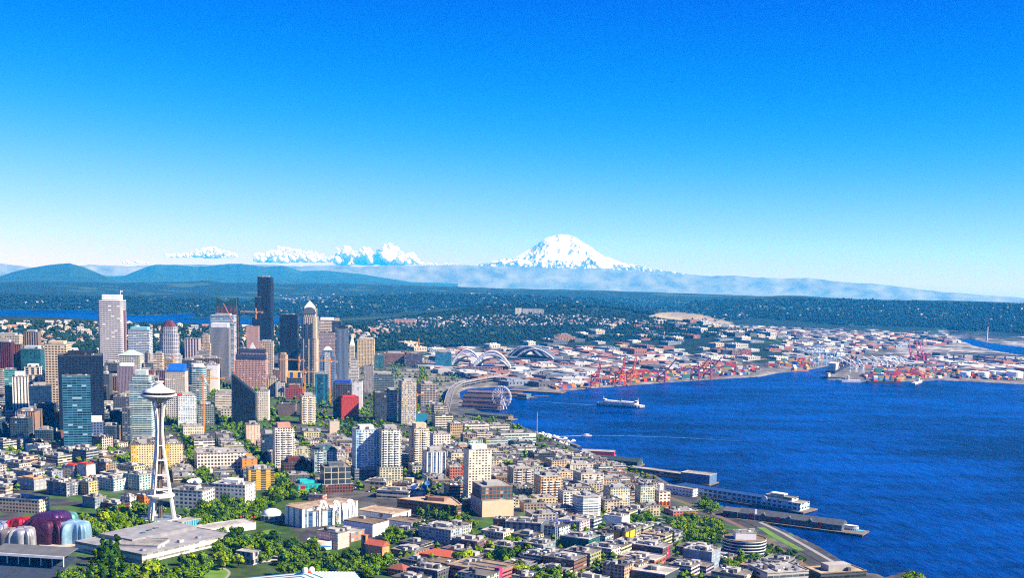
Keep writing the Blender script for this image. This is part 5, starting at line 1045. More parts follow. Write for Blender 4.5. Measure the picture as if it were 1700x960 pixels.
# ---------------- tower cranes
def crane_mesh(h, jib, back, r=.9):
    bm = bmesh.new()
    for sx in (-1, 1):
        for sy in (-1, 1): bar(bm, (sx * r, sy * r, 0), (sx * r, sy * r, h), .32, 4)
    z = 0
    while z < h - 3:
        for s in (-1, 1): bar(bm, (s * r, -r, z), (s * r, r, z + 3), .2, 4); bar(bm, (-r, s * r, z), (r, s * r, z + 3), .2, 4)
        z += 3
    return bm
def tower_crane(px, pyb, pyt, jl, jr, jy, col, label, luff=None, grp=None, Y=None):
    if Y is None:
        p = on_ground(px, pyb)
    else:
        p = aty(px, pyb, Y)
    t = aty(px, pyt, p[1]); h = t[2] - p[2]; sc = (np.array([p[0], p[1], p[2] - CAM_H]) @ F_) / FPX
    o = empty('tower_crane', (p[0], p[1], p[2])); tag(o, label, 'crane', grp)
    M = plain('crane paint', col, .5, var=.1)
    r = max(1.2, .7 * sc)
    link('mast', finish(crane_mesh(h, 0, 0, r), 'mast', M), o)
    j = aty(px, jy, p[1])[2] - p[2]
    if luff:
        e = aty(luff[0], luff[1], p[1]); bm = bmesh.new(); ex, ez = e[0] - p[0], e[2] - p[2]
        for s in (-1, 1): bar(bm, (0, s * r, j), (ex, s * .5, ez), .5, 4); bar(bm, (0, s * r, j - 2), (ex, 0, ez), .4, 4)
        link('jib', finish(bm, 'jib', M), o); link('counterweight', box_mesh('counterweight', 8, 4, 4, CONC, j - 2, -6 if ex > 0 else 6, 0), o)
    else:
        a = (jl - px) * sc; b = (jr - px) * sc; bm = bmesh.new()
        for y, z in ((-r * .8, 0), (r * .8, 0), (0, r * 1.7)): bar(bm, (a, y, j + z), (b, y, j + z), .34, 4)
        n = max(4, int((b - a) / 4))
        for i in range(n):
            x = a + (b - a) * i / n; x2 = a + (b - a) * (i + 1) / n
            for s in (-1, 1): bar(bm, (x, s * r * .8, j), ((x + x2) / 2, 0, j + r * 1.7), .2, 4); bar(bm, ((x + x2) / 2, 0, j + r * 1.7), (x2, s * r * .8, j), .2, 4)
        link('jib', finish(bm, 'jib', M), o)
        bm = bmesh.new(); bar(bm, (0, 0, j), (0, 0, max(h, j + 9)), r * .8, 4, .3)
        top = max(h, j + 9)
        bar(bm, (0, 0, top), (a * .7, 0, j + 2), .16, 3); bar(bm, (0, 0, top), (b * .7, 0, j + 2), .16, 3); link('apex', finish(bm, 'apex', M), o)
        link('counterweight', box_mesh('counterweight', 5, 2.6, 4, CONC, j - 3.5, (a if abs(a) < abs(b) else b) * .85, 0), o)
        link('cab', box_mesh('cab', 2.4, 2.4, 2.6, WPAINT, j - 3, r + 1.6, -r), o)
OC = (.78, .28, .02)
tower_crane(338.5, 719, 622, 325, 374, 629, OC, 'orange tower crane rising in front of the dark gridded office block')
tower_crane(388.5, 622, 536, 0, 0, 536, (.75, .18, .03), 'orange luffing crane leaning against the blue banded tower', luff=(371, 504.5))
tower_crane(425, 530, 512, 399, 437, 518.5, OC, 'orange crane on the skyline between the green gabled and tallest towers', Y=3500)
tower_crane(496.5, 650, 592, 464, 506, 598.5, OC, 'orange crane over the unfinished tower with yellow panels')
tower_crane(506, 662, 616, 500, 521, 618, OC, 'orange crane in front of the pyramid topped tan tower')
tower_crane(548, 672, 594, 524, 560, 600, OC, 'orange crane between the black and cyan tower and the unfinished blue topped tower')
tower_crane(407, 646, 622, 404, 440, 628, OC, 'small orange crane crossing the face of the broad pink block')
tower_crane(695, 586, 562, 690, 704, 571, OC, 'orange crane above the dark unfinished block by the wooded hill')
tower_crane(705, 672, 626, 690, 735, 654, OC, 'orange crane over the unfinished concrete frame')
tower_crane(691, 684, 652, 689, 704, 656, OC, 'short orange crane beside the solid teal box')
tower_crane(16, 560, 541, 12, 25, 543, OC, 'small orange crane on the skyline beyond the wide pale office block')
tower_crane(923, 908, 857, 904, 965, 866, (.70, .72, .76), 'white and blue tower crane above the green netted block')
cb = [o_ for o_ in bpy.data.objects if o_.get('label', '').startswith('white and blue tower crane')][0]
for ch in cb.children:
    if ch.name.startswith(('jib', 'apex')): ch.data.materials[0] = plain('crane blue', (.02, .12, .55), .5)

# ---------------- halls of the park: arches, dome, blobs, pavilions
def science_halls():
    P = place(476, 596, 842, 880, .42, -30); H_ = P['h'] * .55
    o = empty('pavilion_hall', (P['x'], P['y'], P['g']), P['yaw'] * 0 + R(24)); tag(o, 'long white hall of pale ribbed panels behind lacy white arches', 'building'); REFS.append((P['x'], P['y'], 'the lacy white arches'))
    sc = (np.array([P['x'], P['y'], P['g'] - CAM_H]) @ F_) / FPX
    return sc
def wallbox(px0, py0, px1, py1, depth, ptop, mat, name, label, ref=None, roof='g', rib=0, cat='building', roofm=None, zg=None, parts=None, hfix=None):
    """a long building whose near base edge runs between two photo points; depth goes away from the camera"""
    a = on_ground(px0, py0) if zg is None else atz(px0, py0, zg); b = on_ground(px1, py1) if zg is None else atz(px1, py1, zg)
    g = min(a[2], b[2]); e = b[:2] - a[:2]; L_ = float(np.hypot(*e)); yaw = math.atan2(e[1], e[0])
    m = (px0 + px1) / 2; mid = (a + b) / 2; h = aty(m, ptop, mid[1] + depth * math.cos(yaw))[2] - g
    h = hfix or h
    c = np.array([mid[0] - math.sin(yaw) * depth / 2, mid[1] + math.cos(yaw) * depth / 2])
    P = dict(x=c[0], y=c[1], g=g, yaw=yaw, w=L_, d=depth, h=max(3, h), be=0)
    o = empty(name, (c[0], c[1], g), yaw); tag(o, label, cat); foot(P)
    if ref: REFS.append((c[0], c[1], ref))
    pts = rect(L_, depth); link('wall', prism_mesh('wall', pts, -3, P['h'] - .8, mat), o); link('roof', roof_mesh(pts, P['h'] - .8, roofm or ROOFS[roof], .8), o)
    return o, P
o, P = wallbox(502, 878, 594, 862, 34, 833, vstripe((.74, .74, .74), (.10, .16, .24), bw=9, wu=.25, blinds=0), 'pavilion_hall', 'long white hall of ribbed panels behind the lacy white arches', 'the ribbed white hall', 't')
link('purple_banner', box_mesh('purple_banner', 2.4, .5, 11, plain('purple banner', (.36, .01, .24), .7), 2, -P['w'] * .36, -P['d'] / 2 - .4), o)
link('green_banner', box_mesh('green_banner', 2.4, .5, 9, plain('green banner', (.2, .5, .06), .7), 2, P['w'] * .16, -P['d'] / 2 - .4), o)
o2, P2 = wallbox(477, 862, 505, 877, 40, 838, vstripe((.45, .52, .58), (.03, .10, .22), bw=10, wu=.4, blinds=0), 'pavilion_hall', 'shaded end pavilion with tall blue window slots', None, 't')  # shade of this end painted in: blue-grey version of the white hall wall
def gothic_arches():
    L0 = on_ground(536, 878); L1 = on_ground(590, 868); e = L1[:2] - L0[:2]; yaw = math.atan2(e[1], e[0])
    sc = (np.array([L0[0], L0[1], L0[2] - CAM_H]) @ F_) / FPX
    proto = None
    for i, (px, py, top, wpx) in enumerate(((536, 874, 832, 19), (558, 872, 832, 16), (581, 869, 830, 19))):
        p = on_ground(px, py); h = aty(px, top, p[1])[2] - p[2]; w_ = wpx * sc
        o = empty('arch_tower', (p[0], p[1], p[2]), yaw)
        tag(o, ('white lacy arch at the end by the dome', 'white lacy arch standing between two others', 'white lacy arch at the end away from the dome')[i], 'arch', 'white arches of the science halls')
        for s in (-1, 1):
            bm = bmesh.new()
            for q in (0, 1):
                pts = []
                for k in range(13):
                    t = k / 12; pts.append((s * w_ / 2 * (1 - max(0, (t - .55) / .45) ** 1.9) * (.92 if q else 1) - (s * 1.4 if q else 0) * (1 - t), q * 3 - 1.5, h * (t if t < .55 else .55 + .45 * math.sin((t - .55) / .45 * math.pi / 2))))
                for a, b in zip(pts, pts[1:]): bar(bm, a, b, .55, 4)
                pts2 = [(x * .72, y, z * .93) for x, y, z in pts]
                for a, b in zip(pts2, pts2[1:]): bar(bm, a, b, .35, 4)
                for k in range(5, 12): bar(bm, pts[k], pts2[k], .22, 4); bar(bm, pts[k], pts2[k + 1], .2, 4)
            link('arch_rib', finish(bm, 'arch_rib', WPAINT), o)
        bm = bmesh.new(); bar(bm, (-w_ * .1, -1.5, h * .98), (w_ * .1, 1.5, h), .4, 4); bar(bm, (0, -2, h), (0, 2, h), .6, 4); link('apex', finish(bm, 'apex', WPAINT), o)
gothic_arches()
P = place(429, 475, 846, 868, .9, 'E'); o = empty('dome_theatre', (P['x'], P['y'], P['g'])); tag(o, 'smooth white dome on a low round base among trees', 'building'); foot(P); REFS.append((P['x'], P['y'], 'the white dome'))
r = P['w'] / 2 * .9; hb = 6.5
link('base_wall', lathe_mesh('base_wall', [(r * 1.22, -2), (r * 1.22, hb), (r * 1.1, hb + .3), (r * .98, hb + .3)], facade((.40, .42, .40), (.05, .10, .1), fh=7, bw=5), 40, False), o)
link('dome', lathe_mesh('dome', [(r * math.cos(R(t)), hb + r * .62 * math.sin(R(t))) for t in range(0, 90, 6)] + [(.05, hb + r * .62)], plain('white dome', (.82, .82, .82), .45, var=.05), 48), o)
def blob(name, cx, cy_, w_, d_, h_, mat, parent, seed=0, fold=.06, sq=.36):
    n, m = 64, 16; bm = bmesh.new(); rng2 = np.random.default_rng(seed); ph = rng2.uniform(0, 6, 4)
    ring = []
    for k in range(m + 1):
        t = k / m * math.pi / 2; z = h_ * math.sin(t) ** sq; rr = max(.001, math.cos(t) ** sq)
        row = []
        for i in range(n):
            a = 2 * math.pi * i / n; f = 1 + fold * (.5 * math.sin(3 * a + ph[2] + 2.5 * k / m) + math.sin(7 * a + ph[0]) + .8 * math.sin(13 * a + ph[1])) * (1 - .3 * k / m)
            ca, sa = math.cos(a), math.sin(a); x = w_ / 2 * np.sign(ca) * abs(ca) ** .5 * rr * f; y = d_ / 2 * np.sign(sa) * abs(sa) ** .5 * rr * f
            row.append(bm.verts.new((cx + x, cy_ + y, z * (1 + .10 * math.sin(a + ph[2]) * (1 - k / m) + .05 * math.sin(a + ph[3])) - .5)))
        ring.append(row)
    for k in range(m):
        for i in range(n): bm.faces.new((ring[k][i], ring[k][(i + 1) % n], ring[k + 1][(i + 1) % n], ring[k + 1][i]))
    return link(name, finish(bm, name, mat, True), parent)
def museum():
    P = place(-4, 146, 852, 912, .5, 'F'); o = empty('museum', (P['x'], P['y'], P['g'])); tag(o, 'museum of swooping metal blobs in purple red silver and sky blue', 'building'); foot(P); REFS.append((P['x'], P['y'], 'the metal blob museum'))
    sc = (np.array([P['x'], P['y'], P['g'] - CAM_H]) @ F_) / FPX; X = lambda px: (px - 71) * sc
    def metal(n, c, r=.3, v=.3): return plain(n, c, r + .12, .45, var=v, scale=.25)
    blob('purple_shell', X(78), 6, 68 * sc, 44, 27, metal('purple sheet metal', (.06, .010, .04), .4, .7), o, 3, .10)
    blob('purple_crown', X(72), 26, 62 * sc, 40, 30, metal('dark violet sheet metal', (.07, .02, .10), .35), o, 5, .03)
    blob('blue_shell', X(124), 4, 42 * sc, 34, 24, metal('sky blue sheet metal', (.26, .44, .56), .35, .2), o, 8, .12)
    blob('silver_shell', X(54), -22, 34 * sc, 26, 21, metal('silver sheet metal', (.40, .40, .43), .25, .3), o, 11, .14)
    blob('bronze_shell', X(27), -20, 26 * sc, 26, 19, metal('dull bronze metal', (.30, .25, .22), .4, .3), o, 13, .05)
    blob('red_shell', X(30), 8, 34 * sc, 28, 26, metal('red sheet metal', (.42, .015, .03), .35), o, 17, .12)
    blob('silver_shell', X(6), -4, 30 * sc, 34, 22, metal('pale silver metal', (.36, .39, .47), .25, .3), o, 21, .12)
    blob('green_roof', X(84), 44, 44 * sc, 20, 25, metal('green sheet metal', (.10, .30, .26), .4), o, 23, .04)
museum()
# white exhibition halls of the park, the lattice block, grandstand, pyramid roof
o, P = wallbox(236, 938, 385, 902, 105, 872, hband((.62, .60, .56), (.2, .2, .2), fh=5, wv=.3), 'exhibition_hall', 'vast pale flat roofed exhibition hall beside the lawn', 'the vast pale hall', 'l', roofm=plain('pale roof sheet', (.24, .24, .25), .85, var=.3, scale=.08), hfix=11)
for i in range(3): link('skylight', box_mesh('skylight', 6, 4, .8, plain('skylight glass', (.05, .09, .11), .2), P['h'] + 4, (-.05 + .10 * i) * P['w'], (.12 + .04 * i) * P['d']), o)
for i in range(4): link('roof_unit', UNITS[i % 3], o, ((-.4 + .2 * i) * P['w'], -.38 * P['d'], P['h'] - .65))
link('raised_roof', prism_mesh('raised_roof', rect(P['w'] * .72, P['d'] * .5, P['w'] * .08, P['d'] * .2), P['h'] - .6, P['h'] + 4, plain('pale roof sheet', (.24, .24, .25), .85, var=.3, scale=.08), top=True), o)
o, P = wallbox(190, 925, 262, 928, 36, 893, plain('pale grey wall', (.46, .46, .46), .8), 'exhibition_hall', 'lower grey roofed wing before the vast pale hall', None, 'l')
o, P = wallbox(334, 893, 425, 880, 26, 868, plain('pale wall', (.6, .58, .55), .8), 'park_pavilion', 'thin white roofed pavilion between trees behind the vast pale hall', None, 'l')
o, P = wallbox(302, 887, 333, 880, 16, 862, facade((.55, .6, .6), (.03, .22, .30), fh=12, bw=3, wu=.85, wv=.9), 'glass_pavilion', 'small glazed pavilion with a raised slanted white roof', None, 'l')
P = place(526, 580, 872, 914, .7, 'S'); o = building(P, facade((.60, .32, .26), (.70, .62, .56), fh=2.6, bw=2.6, wu=.5, wv=.5, blinds=0, grough=.8), 'lattice_building', 'pink and white lattice patterned block behind a stone drum', 'building', pent=.3, penth=2, ref='the pink lattice block', roof='l')
P = place(505, 560, 889, 916, .7, 'S'); o = empty('drum_hall', (P['x'], P['y'], P['g'])); tag(o, 'low stone drum with a flat pale roof and blue awning', 'building'); foot(P)
r = P['w'] * .5; link('drum_wall', lathe_mesh('drum_wall', [(r, -2), (r, P['h'] - 1), (r - .6, P['h'] - 1), (r - .6, P['h'] - 1.8), (0.05, P['h'] - 1.8)], plain('stone drum', (.56, .46, .38), .85, var=.12), 48, False), o)
link('awning', box_mesh('awning', r * 1.6, 5, .6, plain('blue awning', (.02, .18, .50), .7), 5, 2, -r - 2), o)
o = H('brick and glass theatre with a flat roof behind the lattice block', 540, 605, 868, 902, grid((.42, .17, .10), (.2, .26, .3), fh=5, bw=6), .7, 'S', name='theatre_building', roof='l', units=4)
for lab, x0, x1, yt, yb in (('windowless white pavilion with a dark gravel roof', 570, 646, 856, 893), ('white pavilion next behind the dark gravel roofed one', 640, 706, 856, 886), ('rear white pavilion with a small cross emblem on its shaded wall', 592, 683, 838, 866)):
    P = place(x0, x1, yt, yb, .75, 'S'); o = building(P, plain('white render', (.78, .77, .75), .8, var=.06), 'pavilion', lab, 'building', pent=0, units=1, roof='t', ref=None)
    if 'emblem' in lab:
        a_, b_ = half_of(o); zt_ = top_of(o)
        link('emblem', box_mesh('emblem', 2.2, .3, 6, plain('bronze emblem', (.35, .18, .10), .5), zt_ * .3, a_ * .35, -b_ - .2), o); link('emblem_bar', box_mesh('emblem_bar', 5.6, .3, 1.6, plain('bronze emblem', (.35, .18, .10), .5), zt_ * .3 + 2.6, a_ * .35, -b_ - .25), o)
REFS.append((P['x'], P['y'], 'the white pavilions'))
def grandstand():
    P = place(-12, 128, 914, 965, .35, 'E'); o = empty('grandstand', (P['x'], P['y'], P['g']), R(-9)); tag(o, 'grandstand under a long dark roof with a white front edge', 'stadium'); foot(P)
    w2, d2, h = P['w'] / 2, P['d'] / 2, 21
    def slab(nm, z0, z1, t, mat, y0, y1, x=w2):
        bm = bmesh.new(); v = [bm.verts.new(c) for c in ((-x, y0, z0), (x, y0, z0), (x, y1, z1), (-x, y1, z1), (-x, y0, z0 + t), (x, y0, z0 + t), (x, y1, z1 + t), (-x, y1, z1 + t))]
        for f in ((0, 1, 2, 3), (4, 5, 6, 7), (0, 1, 5, 4), (1, 2, 6, 5), (2, 3, 7, 6), (3, 0, 4, 7)): bm.faces.new([v[i] for i in f])
        link(nm, finish(bm, nm, mat), o)
    slab('canopy_roof', h, h + 3, .9, plain('dark roofing', (.11, .115, .12), .8, var=.25, scale=.1), -d2, d2); slab('white_fascia', h - 1.6, h - 1.6, 2.6, WPAINT, -d2 - 1.0, -d2 - .05)
    slab('seating', 1, 15, 1, plain('blue grey seating', (.025, .04, .07), .9), -d2 - 22, d2 - 2, w2 * .98)
    for i in range(7):
        bm = bmesh.new(); bar(bm, (-w2 * .9 + w2 * .3 * i, -d2 * .6, -1), (-w2 * .9 + w2 * .3 * i, -d2 * .6, h), .5, 6); link('post', finish(bm, 'post', WPAINT), o)
grandstand()
def tent_arena():
    p = on_ground(512, 988); g = p[2]; ap = aty(511, 945, p[1])[2]
    o = empty('arena', (p[0], p[1], g), R(18)); tag(o, 'arena roof peak with white and teal stripes and red bracing', 'arena'); FOOT.append((p[0], p[1], 0, 110, 110))
    h = ap - g - 4; s = 56; m, t, b = newmat('striped roof'); tc = t.nodes.new('ShaderNodeTexCoord'); sx = t.nodes.new('ShaderNodeSeparateXYZ'); t.links.new(tc.outputs['Object'], sx.inputs[0])
    mn = t.nodes.new('ShaderNodeMath'); mn.operation = 'MULTIPLY'; mn.inputs[1].default_value = .13; ad = t.nodes.new('ShaderNodeMath'); ad.operation = 'ADD'; t.links.new(sx.outputs[0], ad.inputs[0]); t.links.new(sx.outputs[1], ad.inputs[1]); t.links.new(ad.outputs[0], mn.inputs[0])
    fr = t.nodes.new('ShaderNodeMath'); fr.operation = 'FRACT'; t.links.new(mn.outputs[0], fr.inputs[0]); gt = t.nodes.new('ShaderNodeMath'); gt.operation = 'GREATER_THAN'; gt.inputs[1].default_value = .55; t.links.new(fr.outputs[0], gt.inputs[0])
    mx = t.nodes.new('ShaderNodeMix'); mx.data_type = 'RGBA'; mx.inputs[6].default_value = (.72, .72, .72, 1); mx.inputs[7].default_value = (.03, .14, .18, 1); t.links.new(gt.outputs[0], mx.inputs[0]); t.links.new(mx.outputs[2], b.inputs['Base Color'])
    bm = bmesh.new(); add_prism(bm, rect(2 * s, 2 * s), 6, h, pts1=rect(9, 9)); link('tent_roof', finish(bm, 'tent_roof', m), o)
    link('wall', prism_mesh('wall', rect(2 * s - 2, 2 * s - 2), -2, 6, CONC), o)
    bm = bmesh.new(); RM = plain('red steel', (.55, .03, .03), .5)
    for sx_ in (-1, 1):
        for sy_ in (-1, 1): bar(bm, (sx_ * 15, sy_ * 15, h - 8), (0, 0, h + 1), .9, 4)
    link('red_brace', finish(bm, 'red_brace', RM), o)
    for dx, dy in ((-3, 0), (3.4, 1)): link('vent_cap', lathe_mesh('vent_cap', [(2.6, h), (2.8, h + 3), (2, h + 5), (.05, h + 5.6)], WPAINT, 14), o, (dx, dy, 0))
tent_arena()
def round_office():
    P = place(1197, 1271, 876, 930, .9, 'F'); o = empty('round_office', (P['x'], P['y'], P['g'])); tag(o, 'round dark glass office ringed with thin white bands', 'building'); foot(P); REFS.append((P['x'], P['y'], 'the round dark office'))
    r = P['w'] / 2 * 1.13; h = P['h'] - 9; ys = .9
    link('wall', prism_mesh('wall', [(a, b * ys) for a, b in ngon(r, 56)], -3, h, curtain((.012, .02, .035), (.02, .03, .05), fh=4, bw=3)), o)
    nb = 6
    for i in range(nb): link('white_band', prism_mesh('white_band', [(a, b * ys) for a, b in ngon(r + .35, 56)], h * (i + .9) / nb - .5, h * (i + .9) / nb + .45, WPAINT, bottom=True), o)
    link('roof', roof_mesh([(a, b * ys) for a, b in ngon(r, 56)], h + .1, ROOF_T, 1.2, .5), o)
    link('penthouse', prism_mesh('penthouse', rect(r * .95, r * .7), h + .2, h + 8.5, WPAINT), o); link('penthouse_roof', roof_mesh(rect(r * .95, r * .7), h + 8.5, ROOF_L, .7), o)
    for i in range(6): link('roof_unit', UNITS[i % 3], o, (-r * .35 + r * .14 * i, (i % 2) * 5 - 2.5, h + 8.7))
round_office()
# ------------------------------------------------------------------ streets and small blocks between the big ones
def in_poly(px, py, P):
    c = False; n = len(P)
    for i in range(n):
        ax, ay = P[i]; bx, by = P[(i + 1) % n]
        if (ay > py) != (by > py) and px < (bx - ax) * (py - ay) / (by - ay + 1e-9) + ax: c = not c
    return c
ZP = [
 ('S', 'B1', [(-30, 742), (215, 742), (238, 800), (150, 812), (60, 815), (-30, 818)]),
 ('B', 'B2', [(225, 800), (215, 700), (330, 690), (560, 690), (745, 690), (800, 700), (870, 738), (960, 770), (1080, 832), (1050, 850), (930, 860), (850, 865), (780, 860), (690, 835), (560, 810), (440, 812), (330, 806)]),
 ('D', 'B3', [(-30, 742), (-30, 640), (640, 628), (735, 640), (735, 690), (560, 690), (330, 690), (215, 700), (215, 742)]),
 ('D', 'B4', [(610, 594), (740, 600), (790, 622), (735, 640), (640, 628), (560, 610)]),
 ('B', 'B6', [(748, 690), (800, 692), (870, 714), (960, 754), (1085, 800), (1085, 832), (960, 770), (870, 738), (800, 700)]),
 ('S', 'B5', [(690, 870), (860, 895), (930, 862), (1050, 852), (1090, 880), (1190, 930), (1340, 930), (1330, 985), (690, 985), (640, 940)]),
]
ASPH = plain('asphalt', (0.045, 0.047, 0.052), 0.95, var=.25, scale=.06)
LINE = plain('road paint', (0.6, 0.6, 0.58), 0.9)
SIDEW = plain('pavement slabs', (0.26, 0.255, 0.24), 0.95, var=.2, scale=.3)
ROADPTS = []
def strip(bm, pts, w_, dz, mi=0):
    """ribbon on the ground through xy points"""
    pv = None
    for i, p in enumerate(pts):
        a = pts[max(0, i - 1)]; b = pts[min(len(pts) - 1, i + 1)]; dx, dy = b[0] - a[0], b[1] - a[1]; l = math.hypot(dx, dy) or 1
        nx, ny = -dy / l * w_ / 2, dx / l * w_ / 2
        z = p[2] if len(p) > 2 else gz(p[0], p[1])
        cur = (bm.verts.new((p[0] + nx, p[1] + ny, z + dz)), bm.verts.new((p[0] - nx, p[1] - ny, z + dz)))
        if pv: bm.faces.new((pv[0], pv[1], cur[1], cur[0])).material_index = mi
        pv = cur
def make_streets():
    bm = bmesh.new(); LOTS = []
    for zone, _, Pz in ZP:
        a = ZONE[zone]; G = np.array([on_ground(x, y)[:2] for x, y in Pz]); c = G.mean(0)
        ca, sa = math.cos(a), math.sin(a)
        L = (G - c) @ np.array([[ca, -sa], [sa, ca]]); lo, hi = L.min(0), L.max(0)
        bw, bd, st = 80, 100, 19
        us = np.arange(lo[0], hi[0], bw + st); vs = np.arange(lo[1], hi[1], bd + st)
        inside = lambda u, v: sdf(G, np.array([c[0] + ca * u - sa * v]), np.array([c[1] + sa * u + ca * v]))[0] > -4
        W = lambda u, v: (c[0] + ca * u - sa * v, c[1] + sa * u + ca * v)
        for horizontal in (0, 1):
            A, Bv = (us, vs) if not horizontal else (vs, us)
            for q in A:
                run = []
                s0, s1 = (lo[1], hi[1]) if not horizontal else (lo[0], hi[0])
                for s in np.arange(s0, s1, 24):
                    u, v = (q, s) if not horizontal else (s, q)
                    if inside(u, v): run.append(W(u, v))
                    else:
                        if len(run) > 2: strip(bm, run, 13, .25 + .06 * horizontal); strip(bm, run, .5, .34 + .06 * horizontal, 1); ROADPTS.append(run)
                        run = []
                if len(run) > 2: strip(bm, run, 13, .25 + .06 * horizontal); strip(bm, run, .5, .34 + .06 * horizontal, 1); ROADPTS.append(run)
        for u in us:
            for v in vs:
                for i in range(2):
                    for j in range(3):
                        lu = u + st / 2 + bw * (i + .5) / 2; lv = v + st / 2 + bd * (j + .5) / 3
                        if inside(lu, lv): LOTS.append((*W(lu, lv), a, bw / 2 - 4, bd / 3 - 4, zone))
    tag(link('road', finish(bm, 'road', [ASPH, LINE])), kind='structure')
    return LOTS
LOTS = make_streets()
CN = {'white': WHITE, 'cream': CREAM, 'tan': TAN, 'brown': BROWN, 'brick red': BRICK, 'grey': GREY, 'charcoal': DGREY, 'pale blue': LBLUE, 'slate': SLATE, 'sandy': SAND, 'peach': PEACH}
USED = {}
def say_where(x, y, skip=0):
    r_ = sorted(REFS, key=lambda r: (r[0] - x) ** 2 + (r[1] - y) ** 2)
    a, b = r_[skip], r_[skip + 1]
    dx, dy = x - a[0], y - a[1]
    rel = ('behind' if dy > 0 else 'before') if abs(dy) > abs(dx) * 1.2 else 'beside'
    return rel, a[2], b[2]
def unique_label(desc, x, y, o, grp):
    for s in range(4):
        rel, a, b = say_where(x, y, s)
        for l in (f'{desc} {rel} {a}', f'{desc} between {a} and {b}'):
            if l not in USED and len(l.split()) <= 16: USED[l] = o; o['label'] = l; return
    rel, a, b = say_where(x, y); l = f'{desc} {rel} {a}'; k = f'small blocks {rel} {a}'
    o['label'] = l; o['group'] = k
    if l in USED: USED[l]['group'] = k
def small_blocks():
    r_ = random.Random(21); n = 0; kinds = list(CN); cand = []
    for (x, y, a, w_, d_, z) in LOTS:
        if not clear_of(x, y, 9): continue
        if sdf(LAND, np.array([x]), np.array([y]))[0] < 26: continue
        cand.append((math.hypot(x, y), x, y, a, w_, d_, z))
    cand.sort()
    for D, x, y, a, w_, d_, z in cand:
        if n >= 290: break
        if z == 'D': continue
        if r_.random() < .06: continue
        cn = r_.choices(kinds, (5, 5, 3, 2, 3, 4, 2, 1, 2, 3, 1))[0]; c = tuple(v * r_.uniform(.85, 1.12) for v in CN[cn])
        fl = r_.choice((2, 2, 3, 3, 4, 5, 6)) if D > 1700 else r_.choice((2, 3, 3, 4))
        if z == 'B': fl = r_.choice((2, 3, 3, 4, 4, 5))
        h = fl * 3.5 + 1
        ww, dd = w_ * r_.uniform(.7, .98), d_ * r_.uniform(.75, 1.0)
        st = r_.choice(('g', 'h', 'c')); q = tuple(round(v, 1) if v > .15 else round(v, 2) for v in c)
        m = {'g': lambda: grid(q, fh=3.6, bw=3.6), 'h': lambda: hband(q, fh=3.6), 'c': lambda: condo(q)}[st]()
        P = dict(x=x, y=y, g=gz(x, y), yaw=a, w=ww, d=dd, h=h, be=0)
        rf = r_.choices('lgdt', (5, 3, 1, 2))[0]
        o = building(P, m, 'city_block', None, 'building', roof=rf, pent=r_.choice((0, .08, .15)), penth=3, units=r_.choice((2, 4, 6)))
        rn = {'l': 'pale roof', 'g': 'grey roof', 'd': 'dark roof', 't': 'tan roof'}[rf]
        unique_label(f'{cn} {("two", "two", "two", "three", "four", "five", "six", "seven", "eight", "nine", "ten", "eleven")[fl]} storey block with {rn}', x, y, o, None)
        n += 1
    return n
print('small blocks', small_blocks())
def mid_rises():
    r_ = random.Random(41); n = 0; kinds = ('white', 'cream', 'tan', 'brown', 'brick red', 'grey', 'charcoal', 'slate', 'peach'); NW = {6: 'six', 8: 'eight', 9: 'nine', 11: 'eleven', 13: 'thirteen', 15: 'fifteen', 18: 'eighteen', 21: 'twenty one', 4: 'four', 5: 'five'}
    for (x, y, a, w_, d_, z) in LOTS:
        if z != 'D' or n >= 260 or not clear_of(x, y, 5) or sdf(LAND, np.array([x]), np.array([y]))[0] < 60: continue
        px, py = proj((x, y, gz(x, y))); cn = r_.choice(kinds); c = CN[cn]; q = tuple(round(v, 2) for v in c)
        south = px > 600 and py < 645
        fl = r_.choice((4, 5, 6, 6)) if south else r_.choice((6, 8, 9, 11, 13, 15) + ((18, 21) if py < 690 else ()))
        if 440 < px < 640 and py > 660: fl = min(fl, 6)
        st = r_.randrange(4); m = (grid(q), hband(q, fh=3.8), vstripe(q), curtain((.015, .04, .07), (.1, .12, .14)))[st]
        if st == 3: cn = 'dark glass'
        P = dict(x=x, y=y, g=gz(x, y), yaw=a, w=w_ * r_.uniform(.75, .98), d=d_ * r_.uniform(.8, 1), h=fl * 3.9 + 2, be=0); rf = r_.choices('lgd', (4, 3, 2))[0]
        o = building(P, m, 'mid_rise', None, 'building', roof=rf, pent=r_.choice((.15, .3, .5)), penth=4, units=3, steps=[(.75, 1, 1), (1, .7, .75)] if r_.random() < .3 and fl > 8 else None)
        unique_label(f"{cn} {NW[fl]} storey downtown block with {dict(l='pale', g='grey', d='dark')[rf]} roof", x, y, o, None); n += 1
    return n
print('mid rises', mid_rises())

# ------------------------------------------------------------------ trees
LEAF = []
def leaf_mat(name, c):
    m, t, b = newmat(name); oi = t.nodes.new('ShaderNodeObjectInfo'); ge = t.nodes.new('ShaderNodeNewGeometry')
    ad = t.nodes.new('ShaderNodeMath'); ad.operation = 'ADD'; t.links.new(oi.outputs['Random'], ad.inputs[0]); t.links.new(ge.outputs['Random Per Island'], ad.inputs[1])
    mr = t.nodes.new('ShaderNodeMapRange'); mr.inputs[1].default_value = 0; mr.inputs[2].default_value = 2; mr.inputs[3].default_value = .45; mr.inputs[4].default_value = 1.65; t.links.new(ad.outputs[0], mr.inputs[0])
    vm = t.nodes.new('ShaderNodeVectorMath'); vm.operation = 'SCALE'; vm.inputs[0].default_value = c; t.links.new(mr.outputs[0], vm.inputs['Scale']); t.links.new(vm.outputs[0], b.inputs['Base Color'])
    b.inputs['Roughness'].default_value = .7; b.inputs['Specular IOR Level'].default_value = .04
    return m
